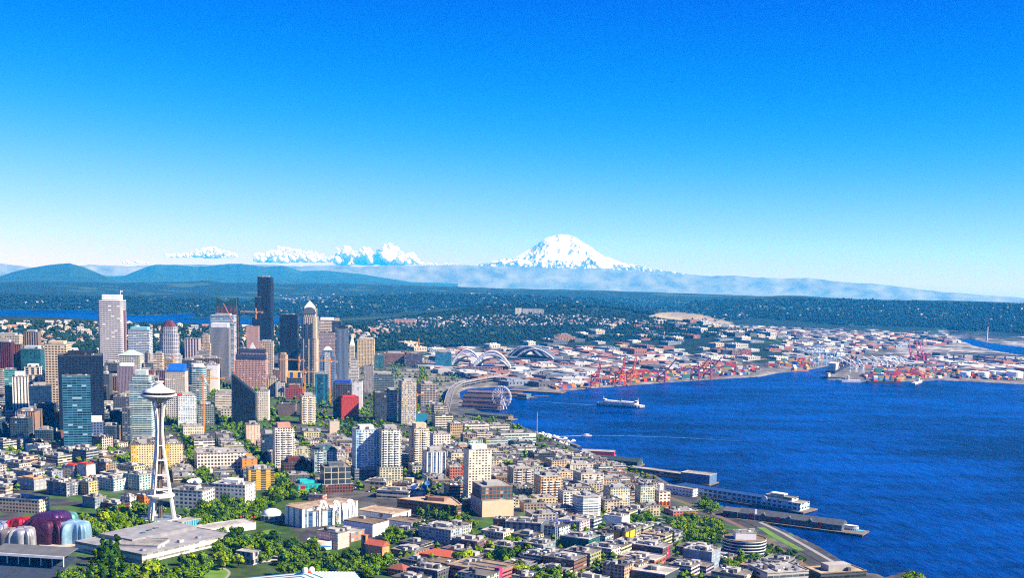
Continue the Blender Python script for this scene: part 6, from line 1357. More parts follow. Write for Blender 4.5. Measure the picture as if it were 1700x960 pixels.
LM = [leaf_mat('leaves', (.085, .160, .003)), leaf_mat('leaves yellow green', (.19, .255, .004)), leaf_mat('dark leaves', (.024, .068, .004)), leaf_mat('blue green leaves', (.016, .060, .022))]
BARK = plain('bark', (.09, .06, .04), .95)
def crown_mesh(kind, seed, mat, faces=420):
    r_ = random.Random(seed); bm = bmesh.new()
    if kind == 'round': lobes = [(r_.uniform(-2.6, 2.6), r_.uniform(-2.6, 2.6), r_.uniform(5, 10), r_.uniform(1.9, 3.3)) for _ in range(11)]
    elif kind == 'column': lobes = [(r_.uniform(-.9, .9), r_.uniform(-.9, .9), 2.5 + 1.5 * i, 2.1 - .1 * i) for i in range(11)]
    else: lobes = [(r_.uniform(-.4, .4) * (9 - i) / 4, r_.uniform(-.4, .4) * (9 - i) / 4, 2 + 1.4 * i, 3.2 * (1 - i / 10) + .3) for i in range(10)]
    for k in range(faces):
        lx, ly, lz, lr = r_.choice(lobes)
        v = Vector((r_.gauss(0, 1), r_.gauss(0, 1), r_.gauss(0, 1))).normalized(); p = Vector((lx, ly, lz)) + v * lr * r_.uniform(.7, 1.05)
        n = (v + Vector((r_.uniform(-.5, .5), r_.uniform(-.5, .5), r_.uniform(0, .6)))).normalized(); q = n.to_track_quat('Z', 'Y'); s = r_.uniform(.55, 1.15)
        bm.faces.new([bm.verts.new(p + q @ Vector((a * s, b * s, r_.uniform(-.15, .15)))) for a, b in ((-1, -.7), (.6, -1), (1, .6), (-.5, 1))])
    me = bpy.data.meshes.new('crown'); bm.to_mesh(me); bm.free(); me.materials.append(mat); return me
def trunk_mesh(h):
    bm = bmesh.new(); bar(bm, (0, 0, -.6), (0, 0, h * .5), .42, 7, .26)
    for k in range(5):
        a = 1.26 * k; bar(bm, (0, 0, h * (.28 + .04 * k)), (1.9 * math.cos(a), 1.9 * math.sin(a), h * (.55 + .05 * k)), .16, 5, .06)
    return finish(bm, 'trunk', BARK)
TK = [(crown_mesh('round', 1, LM[0]), trunk_mesh(10)), (crown_mesh('round', 2, LM[1]), trunk_mesh(10)), (crown_mesh('round', 3, LM[0]), trunk_mesh(10)), (crown_mesh('round', 4, LM[2]), trunk_mesh(10)), (crown_mesh('column', 5, LM[2]), trunk_mesh(14)), (crown_mesh('cone', 6, LM[3]), trunk_mesh(14)), (crown_mesh('round', 7, LM[1], 340), trunk_mesh(10))]
TREES = []
def tree(x, y, k, s, label, grp):
    c, t = TK[k]; o = empty('tree', (x, y, gz(x, y) - .1), random.uniform(0, 6.3)); o.scale = (s * random.uniform(.9, 1.15), s * random.uniform(.9, 1.15), s)
    tag(o, label, 'tree', grp); link('trunk', t, o); link('crown', c, o); TREES.append((x, y))
def far_enough(x, y, d): return all((x - a) ** 2 + (y - b) ** 2 > d * d for a, b in TREES)
WOODS = [
 # polygon, how many, kinds, size, spacing, label, group
 ([(140, 872), (190, 850), (240, 846), (300, 868), (345, 882), (320, 905), (250, 898), (215, 910), (150, 892)], 52, (0, 1, 2, 6), 1.05, 7.5, 'bright green leafy tree in the park around the white observation tower', 'park trees around the white observation tower'),
 ([(215, 968), (250, 944), (335, 938), (385, 922), (420, 912), (440, 925), (420, 942), (350, 952), (320, 975), (240, 985)], 30, (0, 1, 2), 1.25, 8.5, 'broad leafy tree beside the curved lawn path', 'trees along the curved lawn path'),
 ([(440, 985), (470, 948), (430, 935), (470, 915), (520, 915), (560, 928), (640, 918), (665, 944), (640, 965), (560, 962), (480, 985)], 40, (0, 0, 2, 3), 1.15, 8, 'dark rounded tree in the belt around the striped arena roof', 'tree belt around the striped arena roof'),
 ([(350, 892), (390, 888), (420, 900), (460, 900), (500, 908), (470, 918), (400, 916), (360, 925)], 24, (0, 2, 3), 1.1, 8, 'leafy tree between the vast pale hall and the stone drum', 'trees between the pale hall and the stone drum'),
 ([(300, 858), (330, 845), (370, 838), (430, 828), (470, 842), (430, 850), (428, 872), (385, 885), (345, 880)], 30, (0, 1, 2, 3), 1.05, 8, 'leafy tree between the broadcast centre and the white dome', 'trees between the broadcast centre and the dome'),
 ([(445, 800), (478, 788), (500, 800), (486, 820), (540, 822), (520, 834), (450, 834)], 26, (1, 2, 3), 1.1, 8, 'tall green tree beside the yellow balcony tower and turquoise building', 'trees beside the turquoise building'),
 ([(365, 700), (385, 690), (402, 712), (430, 740), (442, 765), (420, 772), (395, 745), (372, 722)], 18, (3, 2, 0), 1.05, 9, 'shady street tree in the row leading to the black wedge', 'street trees leading to the black wedge'),
 ([(628, 900), (650, 885), (700, 872), (715, 885), (690, 898), (640, 908)], 12, (0, 2, 3), 1.1, 8, 'leafy tree before the blank white pavilions', 'trees before the white pavilions'),
 ([(684, 862), (700, 852), (785, 868), (790, 878), (740, 872)], 16, (4, 0, 4), 1.0, 6.5, 'slim tree in the row under the brown triangular office', 'tree row under the brown triangular office'),
 ([(735, 955), (760, 935), (820, 915), (858, 905), (880, 920), (960, 968), (900, 985), (865, 965), (840, 935), (780, 938)], 40, (0, 1, 2, 3), 1.25, 8.5, 'big leafy tree around the pink parking garage', 'trees around the pink parking garage'),
 ([(1040, 856), (1062, 850), (1085, 868), (1070, 882), (1048, 876)], 8, (3, 0), .95, 7, 'tree in the small grove below the stone terrace flats', 'grove below the stone terrace flats'),
 ([(1108, 878), (1140, 862), (1196, 872), (1205, 890), (1180, 902), (1140, 900)], 26, (0, 6, 1), .8, 6.5, 'young feathery tree in the sloping sculpture park', 'young trees of the sloping sculpture park'),
 ([(1160, 842), (1172, 836), (1190, 846), (1184, 856)], 4, (3, 0), 1.0, 7, 'dark round tree at the head of the piers', 'trees at the head of the piers'),
 ([(1200, 944), (1230, 930), (1262, 926), (1290, 930), (1285, 946), (1250, 940), (1215, 950)], 14, (0, 2, 3), .95, 7.5, 'leafy tree around the foot of the round dark office', 'trees at the foot of the round dark office'),
 ([(1488, 985), (1500, 962), (1528, 964), (1540, 985)], 7, (1, 0), 1.2, 6, 'bright tree on the point by the bay', 'trees on the point by the bay'),
 ([(150, 968), (160, 930), (195, 930), (212, 968), (180, 985)], 16, (4, 4, 5), 1.35, 5.5, 'tall dark columnar tree beside the grandstand', 'columnar trees beside the grandstand'),
 ([(90, 975), (120, 955), (150, 960), (150, 985)], 6, (5, 4), 1.0, 6, 'dark conifer in front of the grandstand', 'conifers in front of the grandstand'),
 ([(0, 742), (110, 736), (210, 748), (236, 790), (190, 800), (160, 775), (60, 765), (0, 770)], 26, (0, 1, 6, 2), .9, 9, 'small bright street tree among the low roofs before the huge navy tower', 'street trees before the huge navy tower'),
 ([(302, 770), (312, 742), (330, 770), (345, 800), (330, 812), (308, 800)], 10, (0, 3, 2), 1.0, 8, 'street tree by the avenue beside the long white lofts', 'street trees beside the long white lofts'),
]
def woods():
    r_ = random.Random(5); N = 0
    for poly_, n, ks, s, sp, lab, grp in WOODS:
        xs = [p[0] for p in poly_]; ys = [p[1] for p in poly_]; k = 0
        for _ in range(n * 40):
            if k >= int(n * .72 + .5) or N >= 300: break
            px, py = r_.uniform(min(xs), max(xs)), r_.uniform(min(ys), max(ys))
            if not in_poly(px, py, poly_): continue
            p = on_ground(px, py)
            if not clear_of(p[0], p[1], 2.5) or not far_enough(p[0], p[1], sp): continue
            tree(p[0], p[1], r_.choice(ks), s * r_.uniform(.75, 1.2), lab, grp); k += 1; N += 1
    return N
print('trees', woods())
def tree_cover(name, polys, n, seed, mat, smin=.8, smax=1.2, sp=6.5):
    """the rest of the park trees, beyond counting: crowns in one mesh"""
    r_ = random.Random(seed); V = []; Fq = []; b = 0; k = 0
    SRC = []
    for q in (0, 2, 3):
        me = TK[q][0]; co = np.empty(len(me.vertices) * 3); me.vertices.foreach_get('co', co); SRC.append(co.reshape(-1, 4, 3)[:240])
    for poly_ in polys:
        xs = [p[0] for p in poly_]; ys = [p[1] for p in poly_]
        for _ in range(n):
            px, py = r_.uniform(min(xs), max(xs)), r_.uniform(min(ys), max(ys))
            if not in_poly(px, py, poly_): continue
            p = on_ground(px, py)
            if not clear_of(p[0], p[1], 2.5) or not far_enough(p[0], p[1], sp): continue
            TREES.append((p[0], p[1])); s = r_.uniform(smin, smax); a = r_.uniform(0, 6.3); c = r_.choice(SRC); ca, sa = math.cos(a), math.sin(a)
            q = np.stack([p[0] + s * (c[..., 0] * ca - c[..., 1] * sa), p[1] + s * (c[..., 0] * sa + c[..., 1] * ca), p[2] + s * c[..., 2] - 1.5], -1)
            V.append(q.reshape(-1, 3)); m = len(c); Fq.append(np.arange(b, b + 4 * m).reshape(-1, 4)); b += 4 * m; k += 1
    me = bpy.data.meshes.new(name); me.from_pydata(np.concatenate(V).tolist(), [], np.concatenate(Fq).tolist()); me.materials.append(mat)
    tag(link(name, me), kind='stuff'); return k
LAWN_KEEP = [(342, 958, 40, 14), (447, 886, 17, 6), (430, 929, 36, 8)]
print('cover', tree_cover('tree_cover', [w[0] for w in WOODS], 120, 3, LM[0]), tree_cover('tree_cover', [[(1060, 862), (1200, 868), (1215, 905), (1130, 908), (1060, 884)], [(1270, 905), (1340, 930), (1310, 950), (1270, 925)], [(560, 700), (640, 700), (620, 735), (560, 730)], [(300, 690), (345, 690), (320, 740), (300, 740)], [(370, 690), (400, 690), (445, 775), (400, 775)]], 150, 5, LM[2], .5, .85, 5))

def clumps(name, pts, mat, faces_per, seed):
    """many small far trees in one mesh"""
    r_ = np.random.default_rng(seed); V = []; Fq = []; base = 0
    tri = np.array([[math.cos(2 * math.pi * i / 5), math.sin(2 * math.pi * i / 5), 0] for i in range(5)])
    for (x, y, z, s) in pts:
        a = r_.uniform(0, 6.3); c, sn = math.cos(a), math.sin(a); w_ = s * r_.uniform(.36, .6); j = r_.uniform(.75, 1.25, 5)
        lo = np.stack([x + w_ * j * (tri[:, 0] * c - tri[:, 1] * sn), y + w_ * j * (tri[:, 0] * sn + tri[:, 1] * c), np.full(5, z + s * .12)], 1)
        md = np.stack([x + w_ * .8 * (tri[:, 0] * sn + tri[:, 1] * c), y + w_ * .8 * (tri[:, 1] * sn - tri[:, 0] * c), np.full(5, z + s * .6) * 1.0], 1)
        V += [lo, md, np.array([[x, y, z + s]])]
        for i in range(5):
            k = (i + 1) % 5; Fq += [(base + i, base + k, base + 5 + i), (base + k, base + 5 + k, base + 5 + i), (base + 5 + i, base + 5 + k, base + 10)]
        base += 11
    me = bpy.data.meshes.new(name); me.from_pydata(np.concatenate(V).tolist(), [], Fq); me.materials.append(mat)
    return tag(link(name, me), kind='stuff')
def scatter(poly_, n, r_, cond=None):
    out = []; xs = [p[0] for p in poly_]; ys = [p[1] for p in poly_]
    px = r_.uniform(min(xs), max(xs), n * 3); py = r_.uniform(min(ys), max(ys), n * 3)
    keep = [i for i in range(n * 3) if in_poly(px[i], py[i], poly_)][:n]
    return [(px[i], py[i]) for i in keep]
def on_ground_many(P_, z0=60.0):
    P_ = np.array(P_); d = F_[None] + RX[None] * ((P_[:, :1] - 850) / FPX) + UP[None] * ((PPY - P_[:, 1:2]) / FPX)
    # march along the ray to the first ground hit
    t = np.full(len(P_), 600.0); done = np.zeros(len(P_), bool)
    while (~done).any() and t[~done].min() < 24000:
        X = d * t[:, None]; h = ground(X[:, 0], X[:, 1]); hit = (CAM_H + X[:, 2] <= h) & ~done; done |= hit; t = np.where(done, t, t * 1.02)
    lo, hi = t / 1.02, t.copy()
    for _ in range(11):
        m = (lo + hi) / 2; X = d * m[:, None]; below = CAM_H + X[:, 2] <= ground(X[:, 0], X[:, 1]); hi = np.where(below, m, hi); lo = np.where(below, lo, m)
    t = hi
    X = d * t[:, None]; X[:, 2] = ground(X[:, 0], X[:, 1]); return X[done]
rs = np.random.default_rng(17)
# wooded hills: trees too many to count
FP = scatter([(-60, 535), (320, 541), (560, 542), (640, 530), (760, 515), (860, 511), (1000, 514), (1180, 545), (1290, 553), (1100, 566), (900, 569), (700, 580), (610, 585), (400, 590), (-60, 590)], 7600, rs)
FP = [p for p in FP if not in_poly(p[0], p[1], AIRFIELD)]
G3 = on_ground_many(FP); G3 = G3[G3[:, 2] > 7]
clumps('woods', [(x, y, z - 1, rs.uniform(11, 21)) for x, y, z in G3], leaf_mat('far leaves', (.010, .027, .012)), 15, 3)
FP = scatter([(-60, 490), (400, 500), (700, 489), (950, 494), (1150, 500), (1400, 498), (1720, 507), (1720, 556), (1540, 545), (1400, 541), (1250, 528), (1180, 540), (1000, 512), (760, 512), (560, 528), (330, 538), (-60, 512)], 9000, rs)
FP = [p for p in FP if not in_poly(p[0], p[1], AIRFIELD)]
G4 = on_ground_many(FP); G4 = G4[G4[:, 2] > 10]
clumps('woods', [(x, y, z - 2, rs.uniform(16, 30)) for x, y, z in G4], leaf_mat('far leaves', (.009, .024, .013)), 15, 4)
# street trees among the blocks, beyond counting from here
ST = []
for run in ROADPTS:
    for (x, y) in run:
        for s in (-1, 1):
            if rs.random() < .75:
                q = (x + rs.uniform(-5, 5) + s * 8, y + rs.uniform(-9, 9))
                if clear_of(q[0], q[1], 2.0) and sdf(LAND, np.array([q[0]]), np.array([q[1]]))[0] > 20: ST.append((q[0], q[1], gz(*q) , rs.uniform(6.5, 12)))
clumps('street_greenery', ST, LM[0], 15, 6)
# ------------------------------------------------------------------ water front: piers, sheds, boats
WOODM = plain('pier timber', (.17, .13, .10), .9, var=.3, scale=.2)
SHEDR = plain('dark shed roof', (.12, .115, .12), .8, var=.25, scale=.1)
def deckbox(o, nm, a, b, depth, z0, z1, mat, off=0.0):
    """box in world coordinates whose near edge runs a -> b"""
    e = np.array(b) - np.array(a); l = float(np.hypot(*e)); ex = e / l; n = np.array([-ex[1], ex[0]])
    if n[1] < 0: n = -n
    p0 = np.array(a) + n * off; p1 = np.array(b) + n * off
    pts = [tuple(p0), tuple(p1), tuple(p1 + n * depth), tuple(p0 + n * depth)]
    oo = o.location; pts = [(p[0] - oo[0], p[1] - oo[1]) for p in pts]
    return link(nm, prism_mesh(nm, pts, z0, z1, mat, bottom=True), o), pts, n
def pier(label, A, B, depth, deck=True, sheds=(), name='pier', piles=True):
    """A, B: photo points of the near edge at the deck; sheds: (t0, t1, off, depth, h, wall mat, roof mat, gable)"""
    a = atz(*A, 3.2)[:2]; b = atz(*B, 3.2)[:2]; m = (a + b) / 2
    o = empty(name, (m[0], m[1], 0)); tag(o, label, 'pier')
    deckbox(o, 'deck', a, b, depth, 1.4, 3.4, WOODM)
    e = b - a; l = float(np.hypot(*e)); n = int(min(24, l / 8))
    bm = bmesh.new()
    for i in range(n + 1):
        p = a + e * (i / n); bar(bm, (p[0] - m[0], p[1] - m[1] + .4, -2), (p[0] - m[0], p[1] - m[1] + .4, 1.6), .45, 5)
    link('pile_edge', finish(bm, 'pile_edge', WOODM), o)
    return o, a, b
def shed(label, o_, a, b, t0, t1, off, depth, h, wall, roofm, gable=3.0, name='pier_shed', cat='building', base=3.4, extra=None):
    e = b - a; l = float(np.hypot(*e)); ex = e / l; n = np.array([-ex[1], ex[0]]); n = n if n[1] > 0 else -n
    c = a + e * (t0 + t1) / 2 + n * (off + depth / 2); yaw = math.atan2(ex[1], ex[0]); w_ = l * (t1 - t0)
    o = empty(name, (c[0], c[1], base), yaw); tag(o, label, cat)
    link('wall', prism_mesh('wall', rect(w_, depth), -.3, h, wall), o)
    if gable: link('gable_roof', gable_mesh('gable_roof', w_, depth, h, gable, roofm, .8, along='x'), o)
    else: link('roof', roof_mesh(rect(w_, depth), h, roofm, .8), o)
    FOOT.append((c[0], c[1], yaw, w_, depth))
    return o, w_
shw = lambda c, **k: facade(c, (.03, .05, .07), **{**dict(fh=5, bw=6, wu=.5, wv=.45), **k})
p_, a, b = pier('long timber pier carrying the blue and white waterfront building', (1117, 818), (1334, 852), 46)
o, w_ = shed('long blue and white two storey waterfront building with white portholes', p_, a, b, .0, .68, 8, 30, 11, facade((.40, .56, .68), (.04, .07, .10), fh=5.4, bw=7, wu=.6, wv=.55), plain('navy roof', (.012, .05, .17), .6), 0)
o2, w2 = shed('white stepped terminal with curved top and blue glass on the pier', p_, a, b, .68, .96, 6, 30, 11, facade((.52, .70, .80), (.03, .10, .16), fh=5.4, bw=7, wu=.6, wv=.5), ROOF_L, 0)
link('upper_storey', prism_mesh('upper_storey', rect(w2 * .7, 20, -w2 * .12, 2), 11, 16, hband((.70, .78, .80), (.03, .16, .22), fh=5)), o2); link('upper_roof', roof_mesh(rect(w2 * .7, 20, -w2 * .12, 2), 16, ROOF_L), o2)
link('top_storey', prism_mesh('top_storey', rect(w2 * .36, 12, -w2 * .2, 3), 16, 20, hband((.74, .80, .82), (.03, .16, .22), fh=4)), o2)
bm = bmesh.new(); lathe(bm, [(.05, 0), (4.5, 0), (4.5, .9), (.05, .9)], 24); me = finish(bm, 'round_emblem', WPAINT); q = link('round_emblem', me, o2, (-w2 * .42, -15.3, 11)); q.rotation_euler = (R(90), 0, 0)
o3, _ = shed('white gallery building on stilts at the land end of the blue pier', p_, a, b, -.02, .2, -14, 14, 12, facade((.72, .76, .80), (.05, .06, .08), fh=4, bw=5, wu=.45, wv=.35), ROOF_L, 0)
p_, a, b = pier('long pier with a dark shed and open boardwalk edge', (1222, 862), (1432, 889), 34)
o, w_ = shed('long dark grey pier shed with red gabled bays', p_, a, b, .0, .83, 7, 24, 8, facade((.07, .09, .11), (.20, .24, .26), fh=4, bw=5, wu=.5, wv=.3), plain('slate roof', (.075, .085, .10), .7, var=.3, scale=.2), 6)
for t in (-.36, -.1, .3): link('red_bay', box_mesh('red_bay', 5, 1, 9, plain('red trim', (.36, .03, .03), .6), 0, t * w_, -12.6), o)
for t in (-.25, 0, .2): link('dormer', gable_mesh('dormer', 7, 12, 8, 4, plain('slate roof', (.075, .085, .10), .7, var=.3, scale=.2), along='y'), o, (t * w_, -6, 0))
o, w_ = shed('dark timber building with white awnings at the land end of the long pier', p_, a, b, -.12, .0, 4, 26, 9, shw((.08, .07, .075)), SHEDR, 4)
o = empty('motor_yacht', (b[0] - 24, b[1] + 6, 3.4), math.atan2((b - a)[1], (b - a)[0])); 
p_, a, b = pier('low pier with a long pale flat roof along the harbour edge', (1040, 782), (1150, 797), 30)
shed('long low shed with a pale flat roof on the harbour edge', p_, a, b, .0, .95, 4, 20, 6, hband((.30, .24, .18), (.05, .05, .05), fh=6), ROOF_L, 0)
p_, a, b = pier('wide apron under the blue and tan end building', (1128, 800), (1178, 806), 40)
shed('square blue building with tan end wall at the pier tip', p_, a, b, .0, .96, 4, 30, 15, plain('blue grey wall', (.08, .16, .28), .7), ROOF_L, 0)
p_, a, b = pier('pier of the dark green cruise hall', (968, 768), (1058, 776), 44)
shed('dark green cruise hall with a curved dark roof', p_, a, b, .02, .98, 6, 34, 8, shw((.03, .07, .08)), plain('green black roof', (.03, .055, .06), .6), 5)
p_, a, b = pier('pier of the red walled hall', (958, 757), (1020, 760), 40)
shed('long red walled hall with a pale roof', p_, a, b, .1, .98, 4, 26, 9, plain('bright red wall', (.42, .02, .05), .6), ROOF_L, 0)
p_, a, b = pier('marina breakwater of pale timber', (915, 726), (958, 741), 8)
PIERS = [((770, 655), (872, 659), 'brown roofed shed on the pier beside the old harbour park', (.15, .085, .05)), ((764, 663), (842, 666), 'maroon roofed shed second behind the ferris wheel', (.055, .035, .035)), ((764, 670), (836, 673), 'maroon roofed shed just behind the ferris wheel', (.05, .03, .033)), ((762, 677), (830, 681), 'long dark red shed leading to the ferris wheel', (.06, .028, .03)), ((766, 691), (848, 698), 'grey green shed beside the aquarium pier', (.06, .08, .075))]
for A, B, lab, c in PIERS:
    p_, a, b = pier('timber pier under the ' + lab.replace('shed', 'shed,').split(',')[0].strip() + lab.split('shed')[1], A, B, 36)
    shed(lab, p_, a, b, .05, .93, 5, 26, 7, shw((.24, .16, .13)), plain('shed roof', c, .8, var=.25, scale=.1), 4)
p_, a, b = pier('empty concrete pier jutting out past the harbour park', (842, 648), (932, 653), 50)
p_, a, b = pier('ferry dock with teal waiting halls', (858, 661), (875, 662), 60)
shed('teal ferry waiting hall on the dock', p_, a, b, .0, .9, 4, 40, 9, shw((.10, .20, .22)), ROOF_G, 0)
def dolphins(px, py, lab):
    a = atz(px, py, 0); o = empty('mooring_dolphin', (a[0], a[1], 0)); tag(o, lab, 'mooring', 'timber mooring clusters off the ferry dock')
    link('deck', box_mesh('deck', 44, 9, 1.2, WOODM, 3), o); bm = bmesh.new()
    for i in range(9): bar(bm, (-20 + 5 * i, -3.5, -3), (-20 + 5 * i, -3.5, 3), .6, 5); bar(bm, (-20 + 5 * i, 3.5, -3), (-20 + 5 * i, 3.5, 3), .6, 5)
    link('pile_rib', finish(bm, 'pile_rib', WOODM), o)
dolphins(879, 662.5, 'dark timber mooring cluster close to the ferry dock'); dolphins(899, 660, 'dark timber mooring cluster farther out from the ferry dock')
# ---------------- boats
def hull(L_, B_, z0, z1, bow=.18, both=True):
    pts = []
    for t in np.linspace(-.5, .5, 15):
        k = min(1, (.5 - abs(t)) / bow) if (both or t > 0) else 1; pts.append((t * L_, -B_ / 2 * math.sqrt(max(.02, k))))
    return pts + [(x, -y) for x, y in reversed(pts)]
def ferry():
    a = atz(991, 673.5, 0); b = atz(1070, 679, 0); m = (a + b) / 2; L_ = float(np.hypot(*(b - a)[:2])); yaw = math.atan2((b - a)[1], (b - a)[0])
    o = empty('ferry', (m[0], m[1], 0), yaw); tag(o, 'large white and green ferry crossing the bay', 'ferry'); B_ = L_ * .17
    GR = plain('dark green hull', (.01, .05, .06), .5)
    link('hull', prism_mesh('hull', hull(L_, B_, 0, 1), -1, L_ * .02, GR), o)
    z = L_ * .02
    link('car_deck', prism_mesh('car_deck', [(x * .99, y * .97) for x, y in hull(L_, B_, 0, 1)], z, z + L_ * .045, facade((.74, .76, .76), (.05, .09, .10), fh=L_ * .05, bw=6, wu=.5, wv=.5)), o)
    z += L_ * .045
    link('cabin', prism_mesh('cabin', hull(L_ * .74, B_ * .86, 0, 1, .08), z + .2, z + L_ * .035, facade((.76, .78, .78), (.04, .08, .10), fh=L_ * .037, bw=3, wu=.7, wv=.5)), o)
    z += L_ * .035; link('sun_deck', prism_mesh('sun_deck', hull(L_ * .66, B_ * .7, 0, 1, .08), z + .2, z + L_ * .02, plain('white deck', (.76, .78, .76), .6)), o)
    for s in (-1, 1):
        link('wheelhouse', box_mesh('wheelhouse', L_ * .05, B_ * .6, L_ * .045, facade((.78, .78, .78), (.03, .06, .08), fh=6, bw=3, wu=.8, wv=.4), z, s * L_ * .33), o)
        bm = bmesh.new(); bar(bm, (s * L_ * .36, 0, z), (s * L_ * .36, 0, z + L_ * .10), 1.0, 5, .4); link('mast', finish(bm, 'mast', WPAINT), o)
    link('funnel', prism_mesh('funnel', ellipse(L_ * .05, B_ * .3), z, z + L_ * .06, plain('green funnel', (.02, .10, .09), .5)), o)
ferry()
FOAM = plain('foam', (.55, .72, .80), .7, var=.5, scale=.05)
FAINT = plain('thin foam', (.035, .16, .34), .7, var=.5, scale=.05)
def wake(pts, w0, w1, label, mat=None):
    P_ = [atz(x, y, 0) for x, y in pts]; m = P_[0]; r_ = np.random.default_rng(3)
    bm = bmesh.new(); n = 160; xy = np.array([p[:2] for p in P_]); s = np.concatenate([[0], np.cumsum(np.hypot(*np.diff(xy, axis=0).T))]); prev = None
    for i in range(n + 1):
        t = i / n; x = np.interp(t * s[-1], s, xy[:, 0]); y = np.interp(t * s[-1], s, xy[:, 1]); ww = (w0 + (w1 - w0) * t) * r_.uniform(.35, 1.3) * (1 - t ** 3)
        dx, dy = xy[-1] - xy[0]; l = math.hypot(dx, dy); nx, ny = -dy / l * ww / 2, dx / l * ww / 2; j = r_.uniform(-.3, .3) * ww
        cur = (bm.verts.new((x + nx + j * nx / (ww + .01), y + ny, .25)), bm.verts.new((x - nx, y - ny, .25)))
        if prev: bm.faces.new((prev[0], prev[1], cur[1], cur[0]))
        prev = cur
    tag(link('wake_foam', finish(bm, 'wake_foam', mat or FOAM)), kind='stuff')
wake([(991, 673.5), (950, 671), (905, 668), (870, 667)], 15, 8, '', FAINT); wake([(975, 724), (1040, 724.5), (1120, 727), (1180, 730), (1245, 734)], 9, 12, '', FAINT)
wake([(975, 724), (940, 725), (912, 726)], 3, 8, '')
def small_boat(px, py, lab, L_=14, yaw=0.0, cat='boat', grp=None, z=0.0, name='motor_boat', col=(.78, .78, .78)):
    a = atz(px, py, z); o = empty(name, (a[0], a[1], z), yaw); tag(o, lab, cat, grp)
    link('hull', prism_mesh('hull', hull(L_, L_ * .27, 0, 1, .45, False), -.4, L_ * .09, plain('boat paint', col, .4)), o)
    link('cabin', prism_mesh('cabin', hull(L_ * .5, L_ * .2, 0, 1, .3, False), L_ * .09, L_ * .22, facade((.78, .78, .8), (.04, .07, .10), fh=L_ * .13, bw=2, wu=.7, wv=.5)), o)
    return o
small_boat(974, 724.5, 'small white motor boat drawing a long wake across the bay', 22, R(184))
bpy.data.objects.remove(bpy.data.objects['motor_yacht'])
small_boat(1412, 884, 'blue and white motor yacht moored at the tip of the long pier', 44, R(-32), col=(.10, .40, .62))
rb = random.Random(9)
for i in range(44):
    t = rb.random(); px = 893 + 55 * t + rb.uniform(-4, 10); py = 722 + 16 * t + rb.uniform(-5, 4)
    small_boat(px, py, 'small white boat berthed in the crowded marina', rb.uniform(11, 18), rb.choice((R(60), R(240))), grp='white boats berthed in the marina')
bm = bmesh.new(); q = atz(891, 727, 3); bar(bm, (q[0], q[1], 0), (q[0], q[1], 58), 1.3, 8, .9); tag(link('light_mast', finish(bm, 'light_mast', METAL)), 'tall thin steel mast standing by the marina', 'mast')

# ---------------- elevated road along the shore and the rails by the sculpture park
def elevated_road():
    pts = [(733, 712), (738, 690), (742, 672), (746, 655), (751, 645), (765, 636), (800, 629), (850, 622), (905, 616), (960, 612), (1010, 609)]
    P_ = [atz(x, y, 16)[:2] for x, y in pts]; xy = np.array(P_); s = np.concatenate([[0], np.cumsum(np.hypot(*np.diff(xy, axis=0).T))])
    o = empty('elevated_road', (xy[0][0], xy[0][1], 0)); tag(o, 'two level elevated road curving along the shore behind the piers', 'road bridge'); g = []
    for t in np.linspace(0, s[-1], 90): g.append((np.interp(t, s, xy[:, 0]) - xy[0][0], np.interp(t, s, xy[:, 1]) - xy[0][1]))
    for z, nm in ((10, 'lower_deck'), (17, 'upper_deck')):
        bm = bmesh.new(); strip(bm, [(x, y, z) for x, y in g], 17, 0); q = link(nm, finish(bm, nm, plain('road deck', (.17, .165, .16), .9, var=.2, scale=.05)), o); q.modifiers.new('thickness', 'SOLIDIFY').thickness = 1.6
    for sd in (-8.3, 8.3):
        bm = bmesh.new(); pv = None
        for i in range(len(g)):
            a, b = g[max(0, i - 1)], g[min(len(g) - 1, i + 1)]; dx, dy = b[0] - a[0], b[1] - a[1]; l = math.hypot(dx, dy); x, y = g[i][0] - dy / l * sd, g[i][1] + dx / l * sd
            cur = (bm.verts.new((x, y, 17.3)), bm.verts.new((x, y, 18.6)))
            if pv: bm.faces.new((pv[0], pv[1], cur[1], cur[0]))
            pv = cur
        q = link('parapet', finish(bm, 'parapet', CONC), o); q.modifiers.new('thickness', 'SOLIDIFY').thickness = .4
    for i in range(2, len(g), 2):
        for sd in (-6, 6):
            a, b = g[i - 1], g[i]; dx, dy = b[0] - a[0], b[1] - a[1]; l = math.hypot(dx, dy)
            link('pillar', prism_mesh('pillar', rect(1.8, 1.8, b[0] - dy / l * sd, b[1] + dx / l * sd), 0, 16, CONC), o)
    return [(x + xy[0][0], y + xy[0][1]) for x, y in g]
VIA = elevated_road()
def ground_strip(name, pts, w_, mat, dz=.3, n=40, kind='structure'):
    xy = np.array([on_ground(x, y)[:2] for x, y in pts]); s = np.concatenate([[0], np.cumsum(np.hypot(*np.diff(xy, axis=0).T))])
    bm = bmesh.new(); strip(bm, [(np.interp(t, s, xy[:, 0]), np.interp(t, s, xy[:, 1])) for t in np.linspace(0, s[-1], n)], w_, dz)
    return tag(link(name, finish(bm, name, mat)), kind=kind)
RUST = plain('rail ballast', (.15, .095, .07), .95, var=.25, scale=.3)
ground_strip('railway', [(1345, 945), (1300, 917), (1268, 897), (1215, 868), (1170, 848), (1110, 826), (1060, 806)], 12, RUST)
ground_strip('road', [(1405, 952), (1350, 922), (1300, 893), (1250, 868), (1190, 846), (1140, 832), (1095, 812), (1030, 792), (975, 772), (925, 752), (880, 735), (830, 716), (790, 700), (760, 686)], 17, ASPH, .35, 90)
ground_strip('path', [(1392, 939), (1340, 909), (1300, 886), (1262, 868)], 6, SIDEW, .4)
ground_strip('lawn', [(1330, 915), (1290, 893), (1262, 876)], 11, plain('grass', (.10, .20, .02), .95, var=.3, scale=.1), .38)
GR = plain('grass', (.10, .20, .02), .95, var=.3, scale=.1)
